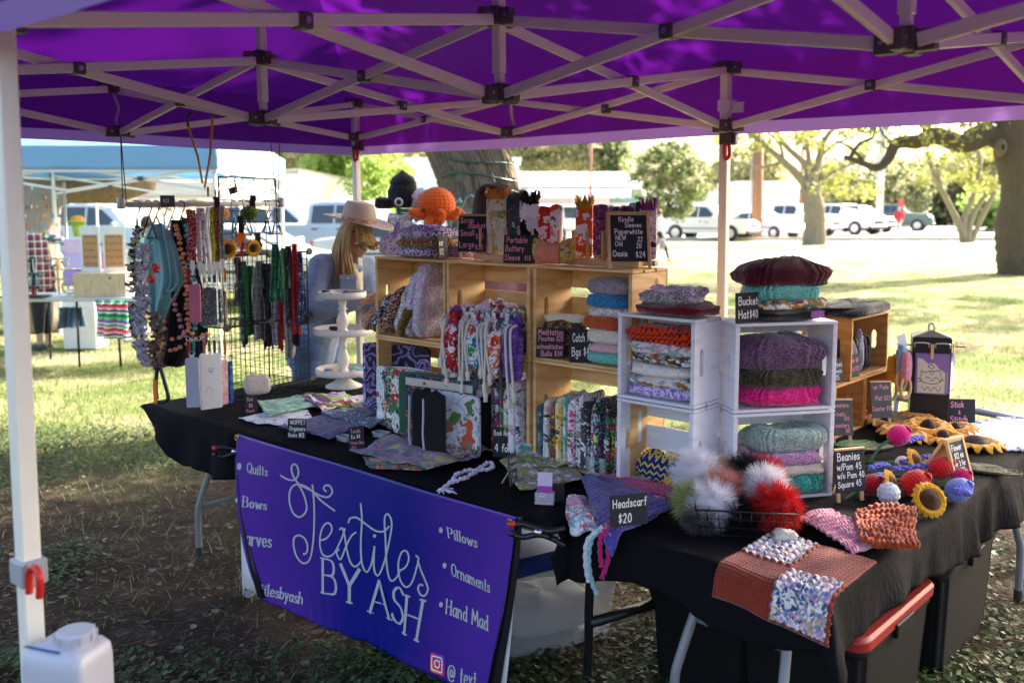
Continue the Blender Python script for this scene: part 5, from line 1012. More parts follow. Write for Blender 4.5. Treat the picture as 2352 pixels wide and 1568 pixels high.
# ======================
def pillow(w,d,h,seed=0,e1=.3,e2=.3,wob=.05,nu=40,nv=16,pinch=0):
 u=np.linspace(0,2*PI,nu,endpoint=False);v=np.linspace(-PI/2,PI/2,nv);U,V=np.meshgrid(u,v,indexing='ij');sp=lambda x,e:np.sign(x)*np.abs(x)**e
 X=sp(np.cos(U),e2)*sp(np.cos(V),e1);Y=sp(np.sin(U),e2)*sp(np.cos(V),e1);Z=sp(np.sin(V),e1);k=1+wob*snoise(X*3+Z*2,Y*3+Z*4,seed)
 th=1+pinch*(Z**2)*-1
 P=np.stack([X*w/2*(1+wob*.4*snoise(Z*5,X,seed+2)),Y*d/2*k*th,(Z*.5+.5)*h*(1+wob*.6*snoise(X*4,0*X,seed+1)*(Z>.5))],-1);m=MB();m.grid(P,wu=True);return m
def put(m,name,mat,loc,rz,label,cat,group=None,smooth=True,rot=None):
 o=m.build(name,mat,smooth=smooth);o.location=loc;o.rotation_euler=rot if rot else (0,0,rz);return top(o,label,cat,group)
def ripple(w,h,amp,folds,seed,taper=1.0,nx=36,nz=26,th=.004,hem=.02):
 P=np.zeros((nx,nz,3))
 s,q=np.meshgrid(np.linspace(0,1,nx),np.linspace(0,1,nz),indexing='ij');ww=w*(taper+(1-taper)*q)
 P[...,0]=(s-.5)*ww+.006*snoise(q*6,s*2,seed);P[...,1]=amp*(.35+.65*q)*np.sin(s*2*PI*folds+seed+.8*q*np.sin(seed*3.))+amp*.4*snoise(s*6,q*4,seed+1);P[...,2]=-q*h+hem*snoise(s*5,0*q,seed+2)*q
 m=MB();m.slab(P,th);return m
def hang(label,x,yt,yb,wpx,Y,mat,cat,seed,amp=.02,folds=2.5,taper=.9,name='scarf',group=None,rz=None,th=.004):
 A=GD(x,yt,Y);h=A.z-GD(x,yb,Y).z;w=wpx*Y/2148;return put(ripple(w,h,amp,folds,seed,taper,th=th),name,mat,A,rz if rz is not None else .2,label,cat,group)
def knit(loc,rz,w,d,h,mat,label,cat='hat',group=None,rot=None,name=None,**k):
 return put(knit_pillow(w,d,h,**k),name or cat.replace(' ','_'),mat,loc,rz,label,cat,group,True,rot)
Y_=lambda *c,**k:yarn('yarn_%d' % len(bpy.data.materials),list(c),**k)
P_=lambda bg,*c,**k:cloth_print('print_%d' % len(bpy.data.materials),bg,list(c),**k)
def TP(x,y,z=TZ+.004):return G(x,y,z)
def on_o(x,y,o):
 p=PB(x,y,o);return p
def aval(x,o):
 """a coordinate of photo column x on the line o"""
 u=(x-1176)/2148;return (u*(TB[1]+o*TN[1])-(TB[0]+o*TN[0]))/(TD[0]-u*TD[1])
# ======================
ZT=Z2+.003
def onA(x,o,z):return W(aval(x,o),o,z)
W_LAV=Y_('#e9e4f2','#6b4f9a','#efeaf6','#4a3470',scale=150);W_RUST=Y_('#8a4a22','#b8672c','#5b5a33','#c9b48c','#6e3420',scale=150)
knit(onA(975,.66,ZT),YD,.30,.20,.046,W_LAV,'bottom lavender and white folded scarf in the stack on the left pine crate','scarf','scarves stacked on the crate top',nst=20,nrow=5,amp=.013,seed=2)
knit(onA(990,.66,ZT+.042),YD+.1,.30,.20,.046,W_RUST,'rust, brown and green folded scarf in the middle of the crate top stack','scarf','scarves stacked on the crate top',nst=20,nrow=5,amp=.013,seed=3)
knit(onA(990,.66,ZT+.083),YD-.1,.27,.19,.042,W_LAV,'domed purple and white scarf topping the stack on the left pine crate','scarf','scarves stacked on the crate top',nst=20,nrow=5,amp=.013,seed=4,dome=.018)
knit(onA(1052,.69,ZT),YD,.12,.1,.05,Y_('#7a4a70','#b890b0','#4a2d48'),'small mauve crochet piece under the scrap basket sign','scarf',nst=12,nrow=4,amp=.012,seed=5)
sg=chalk_sign(onA(1018,.56,ZT),1.12,.085,.1,[('ear',.1,.6,.25,'w'),('$12',.1,.2,.25,'w')],'small chalk sign turned edge on in front of the lavender scarf stack',.05)
chalk_sign(onA(1083,.60,ZT),YD+.62,.125,.16,[('Scrap',.06,.80,.15,'p'),('Basket',.36,.66,.15,'p'),('Small',.08,.44,.16,'p'),('$25',.62,.36,.14,'p'),('Large',.06,.12,.16,'p'),('$35',.62,.05,.14,'p')],'black easel sign in pink chalk lettering Scrap Basket, on the pine crates',.28,'easel')
def dowel_rack(a0,a1,o,label,n):
 t=thing('dowel_rack',label,'rack',W((a0+a1)/2,o,ZT),YD,'wooden dowel racks');L_=a1-a0
 for s in (-1,1):
  m=MB();m.box((0,s*.055,.012),(L_,.022,.022));m.build('rail',M_SIGNWOOD,t,bev=.002)
 for s in (-1,1):m=MB();m.box((s*L_*.4,0,.010),(.022,.088,.018));m.build('cross_rail',M_SIGNWOOD,t,bev=.002)
 for k in range(n):
  for s in (-1,1):m=MB();m.tube([(-L_/2+.03+k*(L_-.06)/(n-1),s*.055,.022),(-L_/2+.03+k*(L_-.06)/(n-1),s*.055,.135)],.006,8);m.build('dowel',M_SIGNWOOD,t,smooth=True)
a1_,a2_,a3_,a4_=aval(1112,.69),aval(1255,.69),aval(1290,.69),aval(1490,.69)
dowel_rack(a1_,a2_,.69,'dowel rack holding the cream floral and ghost print sleeves',5);dowel_rack(a3_,a4_,.69,'dowel rack holding the orange dotted and magenta sleeves',6)
def sleeve_top(x,wpx,h,mat,label,o=.69,top=None,seed=0,tilt=.0,th=.028,rz=.45):
 p=onA(x,o,ZT+.026);Y=p.y;w=wpx*Y/2148;t=thing('fabric_sleeve',label,'sleeve',p,YD+rz,'fabric sleeves standing on the crate tops',rot=(tilt,0,YD+rz))
 pillow(w,th,h,seed,.18,.35,.05,30,14).build('body',mat,t,smooth=True)
 if top:
  m=MB();n=44;P=np.zeros((n,4,3))
  for i in range(n):
   a=2*PI*i/n
   for j in range(4):k=1+.12*j*math.sin(i*2.3+seed)*.6;P[i,j]=(w/2*.92*math.copysign(abs(math.cos(a))**.5,math.cos(a))*k,th*.6*math.sin(a)*(1+.5*j)*k,h-.012+j*.012+.006*math.sin(i*1.7+seed)*j)
  m.grid(P,wu=True);m.build('gathered_top',top,t,smooth=True)
 return t
sleeve_top(1143,54,.245,P_('#e6dfcb','#8a9a4f','#c9b27a','#d8d0b8',scale=18,dens=.4),'cream sleeve with a green plant print and orange ruffled top',seed=1,top=P_('#d8862a','#7a4a18','#f0c060',scale=70),rz=.3)
sleeve_top(1183,40,.255,P_('#0f4a52','#1c6a72','#c8e0dc','#c2382e',scale=30,dens=.25),'dark teal sleeve with a tiny flower print behind the cream one',.71,seed=2)
sleeve_top(1216,46,.235,P_('#0c0c10','#efeff4','#f4f4f8','#d9d6e8',scale=17,dens=.5,small=False),'black sleeve with white ghost shapes and a lilac lining',seed=3,top=P_('#1a1420','#8a6ab0','#0c0c10',scale=30),rz=.35)
sleeve_top(1253,34,.205,P_('#c8351f','#f2d9de','#f4e4e4',scale=26,dens=.42,small=False),'red sleeve with pale pink spots',.72,seed=4)
sleeve_top(1278,28,.21,P_('#eee9e4','#3d7a3a','#e0562a','#d9d0e8',scale=15,dens=.45),'white sleeve with green and orange shapes, right of the red spotted one',.73,seed=5)
sleeve_top(1342,40,.21,P_('#df5a2b','#f1e8ee','#f4eef2',scale=24,dens=.43,small=False),'orange sleeve with big pale spots and a mustard bow top',seed=6,top=cloth_plain('mustard_cloth',(.55,.32,.03)),rz=.4)
sleeve_top(1380,36,.21,P_('#7d1b55','#4a0f38','#a33a78','#d8b8c8',scale=45,dens=.4),'magenta mottled sleeve right of the orange spotted one',seed=7,rz=.4)
sleeve_top(1412,32,.205,P_('#1d1612','#e07a22','#2c5a7a','#efe6da',scale=30,dens=.45),'dark sleeve with orange and blue leaf print, second rack',seed=8,rz=.4)
sleeve_top(1440,28,.205,P_('#6b3a5a','#4a2440','#8a5a78',scale=40),'plum sleeve partly behind the tall black A frame sign',.71,seed=9);sleeve_top(1457,26,.215,P_('#e8e4e0','#4a4a55','#7a8a5a',scale=26),'white and grey sleeve above the A frame sign',.735,seed=10);sleeve_top(1470,22,.22,cloth_plain('moss_cloth',(.05,.07,.02)),'moss green velvet sleeve beside the purple ruffled one',.735,seed=11)
sleeve_top(1488,40,.20,P_('#d8cfd8','#8a3a8a','#efe9ef','#4d1a55',scale=26),'pale sleeve with a purple ruffled top at the right end of the rack',.73,seed=12,top=cloth_plain('purple_satin',(.22,.03,.24)))
chalk_sign(onA(1192,.548,ZT),YD+.42,.135,.115,[('Portable',.10,.72,.2,'p'),('Battery',.07,.42,.2,'p'),('Sleeve',.05,.1,.2,'p'),('$18',.68,.1,.17,'p')],'black chalk sign in pink lettering Portable Battery Sleeve',.12)
chalk_sign(onA(1447,.565,ZT),YD+.72,.135,.185,[('Kindle',.24,.85,.11,'w'),('Sleeves',.4,.73,.1,'w'),('Paperwhite',.12,.58,.11,'w'),('NEW',.14,.45,.1,'w'),('22',.74,.42,.1,'w'),('Old',.12,.32,.1,'w'),('20',.7,.28,.1,'w'),('Oasis',.05,.10,.12,'w'),('$24',.68,.08,.12,'w')],'tall black A frame sign listing reader sleeve prices in white chalk',.42,'aframe')
p=onA(1270,.57,ZT);t=thing('fabric_pouch','bone shaped yellow print pouch with an orange dotted band, between the dowel racks','pouch',p,YD+.35);mt=P_('#e9c34a','#d8622a','#3d5aa8','#7fae4a',scale=38,dens=.42)
m=MB();n,k=48,18;P=np.zeros((k,n,3))
for j in range(k):
 s=j/(k-1)*2-1;R_=.036+.018*abs(s)**1.5+.003*math.sin(j*2.1);R_ *= (1-abs(s)**8)**.5
 for i in range(n):a=2*PI*i/n;P[j,i]=(s*.085,R_*.8*math.cos(a),.05+R_*1.05*math.sin(a)+.02*(s*s))
m.grid(P,wv=True);m.v=[(x,y,max(z-.004,0)) for x,y,z in m.v];m.build('body',mt,t,smooth=True)
m=MB();P=np.zeros((8,14,3))
for j in range(8):
 for i in range(14):a=PI*.72+PI*.72*i/13;P[j,i]=((j/7-.62)*.1,(.034)*math.cos(a)-.004,.048+.042*math.sin(a))
m.slab(P,.003);m.build('band',P_('#e07a5a','#f2e2d8','#f0d8c8',scale=110,dens=.3,small=False),t,smooth=True)
# ======================
LAVY=Y_('#efedf4','#c9c0dc','#8f86b0','#dcd6ea',scale=150);PAST=Y_('#cfd9e6','#b9d8d4','#c7a0c2','#e6e2ee','#8fa8c0',scale=150,soft=True)
def lean_hat(x,y,o,w,h,th,mat,label,tilt,seed,rz=0,**k):
 p=onA(x,o,Z1+.012);return knit((p.x,p.y,p.z+w*.5*math.sin(abs(tilt))*0+.004),0,w,h,th,mat,label,'hat','crocheted hats in the left pine crate',rot=(0,tilt,YD+rz),name='crocheted_hat',seed=seed,amp=.011,nst=18,nrow=5,**k)
for (x,wd,ht,th,mat,lab,tl,o) in [(880,.20,.16,.055,Y_('#a86a48','#c9906a','#7a452c','#d9b898'),'terracotta speckled hat lying leftmost in the left pine crate',-.75,.63),(905,.23,.17,.05,Y_('#15161c','#dfe2ea','#2a3a5a','#101014'),'black, white and navy hat leaning second in the left pine crate',-.9,.63),(928,.26,.17,.05,Y_('#6a2f1c','#b4582a','#e8ded6','#3a1c14'),'brown and orange flecked hat leaning in the middle of the left pine crate',-1.0,.64),(950,.15,.13,.045,Y_('#6b5a14','#8a7820','#4a4010'),'small olive mustard hat at the front of the left pine crate',-1.1,.585),(960,.26,.18,.05,Y_('#efece6','#c9b48c','#5a5a60','#e8e4ea'),'white and tan flecked hat beside the tall lilac one',-1.2,.64),(978,.30,.18,.06,LAVY,'tall lilac white hat standing in the left pine crate',-1.32,.63),(1000,.33,.18,.06,PAST,'tallest pastel variegated hat against the right wall of the left pine crate',-1.42,.63)]:
 p=onA(x,o,Z1+.013);off=.5*th*math.cos(tl);o_=knit((p.x,p.y,p.z),0,wd,ht,th,mat,lab,'hat','crocheted hats in the left pine crate',rot=(0,tl,YD),name='crocheted_hat',seed=int(x),amp=.012,nst=17,nrow=5,wob=.1)
 zs=[(o_.rotation_euler.to_matrix() @ v.co).z for v in o_.data.vertices];o_.location.z=Z1+.013-min(zs)
bag_prints=[('#7d4fae','#9c78c8','#5a2f8c'),('#c01f30','#e8e4e8','#8a1420'),('#e9e2ee','#b06ac0','#8a4a9a','#d8c0e0'),('#e4e6ee','#3a4a7a','#c9b23a','#8a90a8'),('#dfe9ea','#3a8a4a','#c2382e','#2a6ab0'),('#2f9a45','#c2382e','#efe9e0','#e0c040'),('#7fb8dc','#c2382e','#f0ece4','#2a5a9a'),('#1a1a22','#e0b82a','#c2382e','#efe9e0'),('#e8e8ea','#d8622a','#3a3a44','#c2382e'),('#6a4aa0','#8a6ac0','#4a2a80'),('#cfe0e8','#d86a8a','#3a7a9a','#efe9e0'),('#e9e4da','#8a6a4a','#3a5a3a','#b8a888')]
bag_lab=['plain purple','red and white','lilac and white doodle print','grey blue face print','white and green cartoon print','bright green holly print','sky blue winter print','black and yellow print','white and orange print','violet','pale blue and pink print','cream and brown leaf print']
M_ROPEW=plain('cotton_rope_white',(.68,.65,.58),.9,var=.1,scale=80,bump=.002);M_ROPEG=plain('cotton_rope_grey',(.09,.095,.11),.9,var=.1,scale=80,bump=.002)
gg=random.Random(12);rows=[(0,-.83,.53),(1,-.80,.50),(2,-.765,.54),(3,-.72,.52),(4,-.675,.50),(5,-.64,.535),(6,-.60,.51),(8,-.555,.50),(10,-.52,.53),(9,-.46,.51),(7,-.66,.61),(11,-.53,.64)]
for q,(k,a,o) in enumerate(rows):
 zt=1.345+gg.uniform(-.012,.012)+(.02 if o>.58 else 0);L_=gg.uniform(.19,.27) if o<.58 else .17;w=gg.uniform(.055,.085);t=thing('drawstring_bag','%s drawstring bag hanging over the front of the middle pine crate' % bag_lab[k],'bag',W(a,o,zt),YD+gg.uniform(-.25,.25),'drawstring bags in the middle pine crate');pr=P_(*bag_prints[k],scale=26,dens=.45)
 nx,nz=30,26;P=np.zeros((nx,nz,3));sd=k*3+1
 for i in range(nx):
  for j in range(nz):an=2*PI*i/nx;s=j/(nz-1);rr=(1-.45*math.exp(-(s-.16)**2/.008))*(.5+.5*min(1,s*5+.35))*(1-max(0,s-.93)*8);fold=1+.16*math.sin(an*4+sd+s*4)+.1*math.sin(an*7+s*6+sd);P[i,j]=(w*.62*math.cos(an)*rr*fold,.032*math.sin(an)*rr*fold-(.014 if s>.2 else 0),-s*L_+.012*math.sin(an*3+sd)*(1 if s<.1 else .3))
 m=MB();m.grid(P,wu=True);m.build('body',pr,t,smooth=True)
 back=thing
 if o<.58:
  mt=M_ROPEW if q % 3!=2 else M_ROPEG
  for c in range(2):
   x0=gg.uniform(-.03,.03);l=gg.uniform(.2,.34);m=MB();pts=smooth_path([(x0,-.02,-.03),(x0+gg.uniform(-.01,.01),-.05,-.05),(x0+gg.uniform(-.015,.015),-.052,-l*.5),(x0+gg.uniform(-.02,.02),-.048,-l)],6);m.tube(pts,.0055,7);e=pts[-1];m.lathe([(0,.012),(.011,.006),(.012,-.004),(.008,-.022),(.011,-.03)],10,e);m.build('cord',mt,t,smooth=True)
m=pillow(.20,.16,.10,3,.6,.6,.2);put(m,'drawstring_bag',P_('#e6d9ec','#b06ac0','#efe9f2',scale=24),W(-.72,.68,Z1+.10),YD,'lilac bag heaped at the back of the middle pine crate','bag','drawstring bags in the middle pine crate');m=pillow(.22,.14,.1,5,.6,.6,.2);put(m,'drawstring_bag',P_('#17171d','#e0b82a','#c2382e','#efe9e0',scale=30),W(-.55,.68,Z1+.09),YD,'black bag with yellow and red dashes at the back of the middle pine crate','bag','drawstring bags in the middle pine crate');m=pillow(.42,.18,.10,6,.5,.5,.1);put(m,'drawstring_bag',cloth_plain('grey_cloth',(.16,.16,.19)),W(-.66,.66,Z1+.012),YD,'dark grey folded bag lying at the bottom of the middle pine crate','bag','drawstring bags in the middle pine crate')
p=onA(1298,.64,Z1+.013);t=thing('fabric_pouch','black floral meditation pouch with a cream snap flap','pouch',p,YD+.3);pillow(.175,.07,.145,2,.35,.35,.06).build('body',P_('#0f0e12','#c2502a','#3a3a3a','#c9a24a',scale=42,dens=.36),t,smooth=True);m=pillow(.172,.05,.035,4,.4,.3,.1);m.v=[(x,y+.004,z+.135) for x,y,z in m.v];fl=m.build('flap',P_('#e6dfc9','#8a7a4a','#d8cda8',scale=90,dens=.25),t,smooth=True);m=MB();m.lathe([(0,-.03),(.008,-.029),(.008,-.026)],12,(0,0,.15),axis=Matrix.Rotation(-PI/2,3,'X'));
chalk_sign(onA(1264,.556,Z1+.013),YD+.48,.115,.12,[('Meditation',.07,.77,.18,'p'),('Pouches $20',.1,.56,.17,'p'),('w/meditation',.04,.3,.16,'p'),('Balls $34',.2,.06,.17,'p')],'slate sign in pink lettering Meditation Pouches, in the right upper pine crate',.1);chalk_sign(onA(1337,.552,Z1+.013),YD+.62,.095,.13,[('Catch All',.14,.62,.24,'w'),('Bgs $40',.12,.2,.24,'w')],'slate sign in white lettering Catch All Bgs',.1)
zc=Z1+.013
for (h,mat,lab,da) in [(.05,Y_('#7fd0c0','#5fb8a8'),'mint teal bag at the bottom of the catch all stack',0),(.035,Y_('#e6b8c0','#d8a0ac'),'pink bag above the mint one in the catch all stack',.004),(.06,Y_('#e9e2d4','#d8cfbc'),'cream bag under the orange one in the catch all stack',0),(.055,Y_('#c9562a','#b04a22'),'burnt orange mesh bag in the catch all stack',-.02),(.04,Y_('#efece6','#b8b4ae'),'white and grey bag in the catch all stack',.01),(.055,Y_('#2f7fae','#3a92c2','#246a98'),'bright blue bag in the catch all stack',-.004),(.06,Y_('#9a939c','#857e88','#aaa4ac'),'grey bag topping the catch all stack',.0)]:
 knit(W(-.055+da,.645,zc),YD+da*4,.20,.17,h,mat,lab,'bag','crocheted bags in the catch all stack',name='crocheted_bag',nst=17,nrow=3.5,amp=.011,seed=int(h*900),e1=.6);zc += h*.9
# ======================
def upright(a,o,z,th,dp,h,mat,label,group,seed,lean=0,rz=0,nm='book_sleeve'):
 m=pillow(th,dp,h,seed,.22,.5,.07,26,14);o_=m.build(nm,mat,smooth=True);o_.location=W(a,o,z);o_.rotation_euler=(0,lean,YD+rz);return top(o_,label,'sleeve',group)
L2=[('mustard topped orange letter print',('#c94a22','#e9a02c','#f0e6dc','#d8622a'),.030,.235),('white dotted cotton',('#e9e9ee','#50505a','#d9d9e2'),.040,.285),('maroon and teal floral',('#4a1426','#1f5a5a','#e0d6d0'),.02,.25),('cream fruit print',('#efe9d8','#c9b23a','#c2502a','#7aa04a'),.026,.225),('pale aqua sprig print',('#cfe2e6','#3d6a9a','#e0b040','#efefea'),.03,.25),('navy yellow daisy print',('#16324a','#e0c02a','#3a8a6a'),.018,.22),('pale pink and blue swirl',('#e2d6de','#b8cfe0','#efeaf0'),.034,.22),('black flannel',('#0a0a0c','#141418','#0a0a0c'),.036,.21),('black spooky face print',('#0c0b10','#b02050','#5a3a8a','#d8d8e0'),.055,.275),('green comic print',('#2f6a3a','#e0c02a','#c23a5a','#9ad0e0'),.02,.24),('white tulip print',('#ecebe6','#5aa04a','#d88aa0','#3a3a44'),.026,.25),('pink watercolour print',('#e8dfe6','#d890b8','#a8c890','#efe6ea'),.03,.27),('grey music print',('#d0d2da','#3a3a44','#8a8a9a'),.024,.24)]
a=-.885
for k,(nm,pal_,th,h) in enumerate(L2):upright(a+th/2,.60-.05*(k<8)*.6,TZ+.016,th,.17,h*1.12,P_(*pal_,scale=30,dens=.42),'%s book sleeve, upright in the lower middle pine crate' % nm,'book sleeves in the lower middle pine crate',k,.03*math.sin(k*2.),.1*math.sin(k*1.7));a += th+.0035
L3=[('slate blue check',('#5a7a8a','#8aa8b0','#2a3a44'),.02,.21),('pale blue village print',('#b8ccd2','#5a7078','#e0e6e6'),.018,.22),('cream cow print',('#e9e2da','#2a2a2a','#d8a8a0'),.022,.235),('dark teal moon and star print',('#0d4a50','#e0a82a','#0a2a30','#c85a2a'),.034,.235),('big sunflower print',('#e8dfb8','#e0a818','#5a3414','#f0c840'),.026,.255),('mint green leaf print',('#8fc4b4','#5a9a8a','#e9f0ea'),.018,.26),('magenta sprig on white',('#f0e6ea','#b02a6a','#3d7a4a','#d85a8a'),.034,.255),('white twig print',('#e2e2e8','#3a3a4a','#8a7a6a'),.046,.27),('grey skull print',('#3a3a3e','#e9e9ea','#5a5a60'),.03,.25),('white floral stripe',('#e6e6ea','#3a5a9a','#c23a4a'),.02,.235),('black and violet lettering print',('#0d0c12','#8a2a8a','#d0e040','#9ad0e0'),.03,.265),('black tiny flower print',('#121216','#c2382e','#d8d8d0','#3a6ab0'),.022,.25),('charcoal berry print',('#1a1a1e','#b02a4a','#c9c9c0','#4a8a4a'),.022,.245),('dark forest bird print',('#0f2420','#c2502a','#d8b040','#8ab08a'),.022,.24),('navy fox print',('#101a30','#d8622a','#d8d8d8'),.022,.24)]
a=-.372
for k,(nm,pal_,th,h) in enumerate(L3):upright(a+th/2,.62+.01*math.sin(k*3),TZ+.016,th,.17,h*1.08,P_(*pal_,scale=34,dens=.4),'%s sleeve standing in the lower right pine crate' % nm,'fabric sleeves in the lower right pine crate',k+20,.03*math.sin(k*2.3),.08*math.sin(k*1.3));a += th+.002
def mmarble():
 t=NT('purple_marble_print');co=t.coord();w_=t.noise(co,7,2);cw=t.mix(.35,co,w_.outputs['Color']);wv=t.node('TexWave',wave_type='RINGS');t.l.new(cw,wv.inputs[0]);wv.inputs['Scale'].default_value=7;wv.inputs['Distortion'].default_value=9;wv.inputs['Detail'].default_value=2
 return t.base(t.ramp(wv.outputs[0],[(0,(.012,.009,.02)),(.55,(.02,.014,.04)),(.75,(.14,.07,.35)),(.9,(.4,.32,.65)),(1,(.03,.02,.07))]),.7,0,.3)
def big(a0,o0,wd,th,h,mat,label,seed,rz=.22,flap=None,strip_=None):
 t=thing('book_sleeve',label,'sleeve',W(a0,o0,TZ+.004),YD+rz,'large book sleeves in front of the left pine crate');m=pillow(wd,th,h,seed,.14,.25,.03,44,14);m.v=[(x+wd/2,y,z) for x,y,z in m.v];m.build('body',mat,t,smooth=True)
 if strip_:m=MB();m.box((wd/2,-th/2-.001,h-.028),(wd*.97,.005,.034));s_=m.build('snap_band',strip_,t,bev=.002);[(lambda mm:mm.build('snap',plain('antique_brass',(.2,.12,.06),.35,.8),s_,smooth=True))(MB().lathe([(0,.006),(.006,.005),(.007,0)],10,(wd*q,-th/2-.003,h-.028),axis=Matrix.Rotation(PI/2,3,'X'))) for q in (.3,.62)]
 if flap:m=MB();m.tube([(0.0,-.0,.01),(0.0,0,h-.01)],.012,8);m.build('edge_binding',flap,t,smooth=True)
 return t
big(aval(835,0.62),.62,.42,.022,.375,mmarble(),'tall black and purple marbled sleeve at the back of the large book sleeves',1,.12,flap=P_('#4a3f9a','#8a84d0','#2a2470','#d8d8f0',scale=20))
big(aval(862,0.545),.545,.40,.02,.29,P_('#cfdfe4','#1f3a5a','#c2382e','#efefe9',scale=26),'white and blue snowman print large sleeve',2,.12);big(aval(880,0.515),.515,.40,.02,.295,P_('#12303a','#e0b82a','#3d8a5a','#efe9e0',scale=24),'dark teal and gold print large sleeve',3,.12);big(aval(897,0.485),.485,.40,.022,.30,P_('#e6e4e0','#c01f2a','#2a2a30','#3d7a4a',scale=18,dens=.48),'white large sleeve with red capped figures down its spine',4,.13)
big(aval(914,0.455),.455,.38,.02,.305,cloth_plain('forest_cloth',(.02,.10,.05)),'dark green large sleeve behind the snap banded one',5,.14);big(aval(930,0.428),.428,.38,.02,.30,P_('#14202a','#3a6a8a','#c2702a','#5a4a7a',scale=30),'dark floral large sleeve with a cream snap band and two brass snaps',6,.14,strip_=cloth_plain('cream_cloth',(.55,.52,.45)))
big(aval(948,0.39),.39,.36,.02,.26,P_('#c9cbd8','#c2502a','#4a7a3a','#8a6a5a',scale=13,dens=.36),'pale grey large sleeve with orange pumpkins and green ribbons',7,.12)
def folded_black(a0,o0,label,seed,rz):
 t=thing('book_sleeve',label,'sleeve',W(a0,o0,TZ+.004),YD+rz,'black zipped sleeves');m=pillow(.085,.022,.27,seed,.2,.35,.08);m.build('body',cloth_plain('black_flannel',(.008,.008,.01)),t,smooth=True);m=MB();m.tube(smooth_path([(-.052,-.008,.245),(-.05,-.014,.17),(-.054,-.01,.09),(-.046,-.012,.01)],5),.005,6);m.build('piping',plain('lilac_piping',(.5,.42,.48),.8),t,smooth=True)
folded_black(aval(965,.335),.335,'left black sleeve with pale piping before the pumpkin print sleeve',1,.5);folded_black(aval(998,.325),.325,'right black sleeve with pale piping before the pumpkin print sleeve',2,.5)
# ======================
def flat(pix,mat,label,cat,seed,z=TZ,th=.004,lift=.0,nx=30,nz=22,wr=.006,name=None,group=None):
 """cloth lying on the table, its four corners seen at these photo places"""
 c=[G(x,y,z+.004+lift) for x,y in pix];ctr=(c[0]+c[1]+c[2]+c[3])/4;s,q=np.meshgrid(np.linspace(0,1,nx),np.linspace(0,1,nz),indexing='ij');P=np.zeros((nx,nz,3))
 for k in range(2):P[...,k]=(c[0][k]*(1-s)+c[1][k]*s)*(1-q)+(c[3][k]*(1-s)+c[2][k]*s)*q-ctr[k]+.006*snoise(s*6,q*6,seed+k)
 P[...,2]=.002+wr*(1+snoise(s*7,q*5,seed+3))*.5+wr*.4*(1+snoise(s*15,q*13,seed+4));m=MB();m.slab(P[:,::-1],th);o=m.build(name or cat.replace(' ','_'),mat,smooth=True);o.location=ctr;return top(o,label,cat,group)
FG='cloth goods laid on the long table'
BLUEW_=P_('#12265a','#2a55a0','#e4e6f0','#8a4a9a',scale=70,dens=.34)
flat([(548,962),(700,935),(730,985),(590,975)],P_('#e6e6ea','#d0d4e0','#2a4a9a',scale=20,dens=.3),'white quilted mat with a blue edge at the left end of the table','mat',1,wr=.008,group=FG)
flat([(590,925),(690,912),(730,935),(615,962)],P_('#5fa58a','#8ac4b0','#3d7a6a','#b8d8c8',scale=30),'sea green drawstring pouch with a speckled purple trim','pouch',2,lift=.010,wr=.012,group=FG)
flat([(688,911),(722,906),(770,930),(732,940)],P_('#3a2a6a','#8a4a9a','#2a3a7a','#d85a8a',scale=60),'dark purple speckled trim folded beside the sea green pouch','pouch',12,lift=.016,wr=.012,group=FG)
flat([(705,915),(780,905),(828,925),(745,950)],P_('#f0e9ea','#b01f2a','#e9e0e4','#c9a0b0',scale=9,dens=.5),'white and crimson pouch with lime cords','pouch',3,lift=.012,wr=.014,group=FG)
flat([(785,915),(880,908),(905,925),(835,948)],P_('#e6e2e8','#5a5a6a','#d8c8d8',scale=24,dens=.3),'white cloth with a grey branch print lying by the marbled sleeve','cloth',4,lift=.010,wr=.010,group=FG)
flat([(640,985),(760,950),(905,955),(760,1012)],BLUEW_,'near blue woven organiser mat with white and violet dashes','mat',5,lift=.010,wr=.010,group=FG);flat([(735,950),(800,938),(915,950),(850,985)],P_('#0f2850','#2a5a9a','#d8dcea',scale=34,dens=.35),'far blue organiser mat with a leaf outline print','mat',6,lift=.022,wr=.010,group=FG);flat([(800,930),(850,926),(900,950),(845,960)],P_('#22185a','#c02a8a','#3a2a7a','#5a9a3a',scale=50),'indigo mat with magenta dots','mat',7,lift=.030,wr=.01,group=FG)
m=MB();lime=plain('lime_cord',(.45,.75,.02),.7)
for seed,P in ((1,[(700,908),(735,905),(760,915),(790,912),(800,906)]),(2,[(748,928),(790,932),(820,925),(845,928),(828,938),(780,940)])):m.tube(smooth_path([G(x,y,TZ+.035) for x,y in P],6),.005,6)
c=G(770,920,TZ);m.v=[(x-c.x,y-c.y,z-c.z) for x,y,z in m.v];put(m,'lime_loops',lime,c,0,'loops of lime green cord lying on the white and crimson pouch','cord')
flat([(802,1045),(900,1005),(1095,1055),(985,1085)],P_('#7a6288','#9a82a8','#4a6a80','#b0a860',scale=15,dens=.52),'mauve diamond patterned pouch in the middle of the table','pouch',8,lift=.010,wr=.016,group=FG);flat([(835,1052),(940,1060),(985,1082),(850,1078)],P_('#0f4a52','#c85a3a','#2a7a72','#e0a87a',scale=16),'teal cloth with coral dots peeping under the mauve pouch','cloth',9,lift=.003,group=FG);flat([(915,1000),(1010,985),(1070,1012),(960,1030)],P_('#1f5a6a','#d8622a','#e07a2a','#2a2a3a',scale=24,dens=.5),'orange and teal scale print cloth behind the mauve pouch','cloth',10,lift=.012,wr=.014,group=FG)
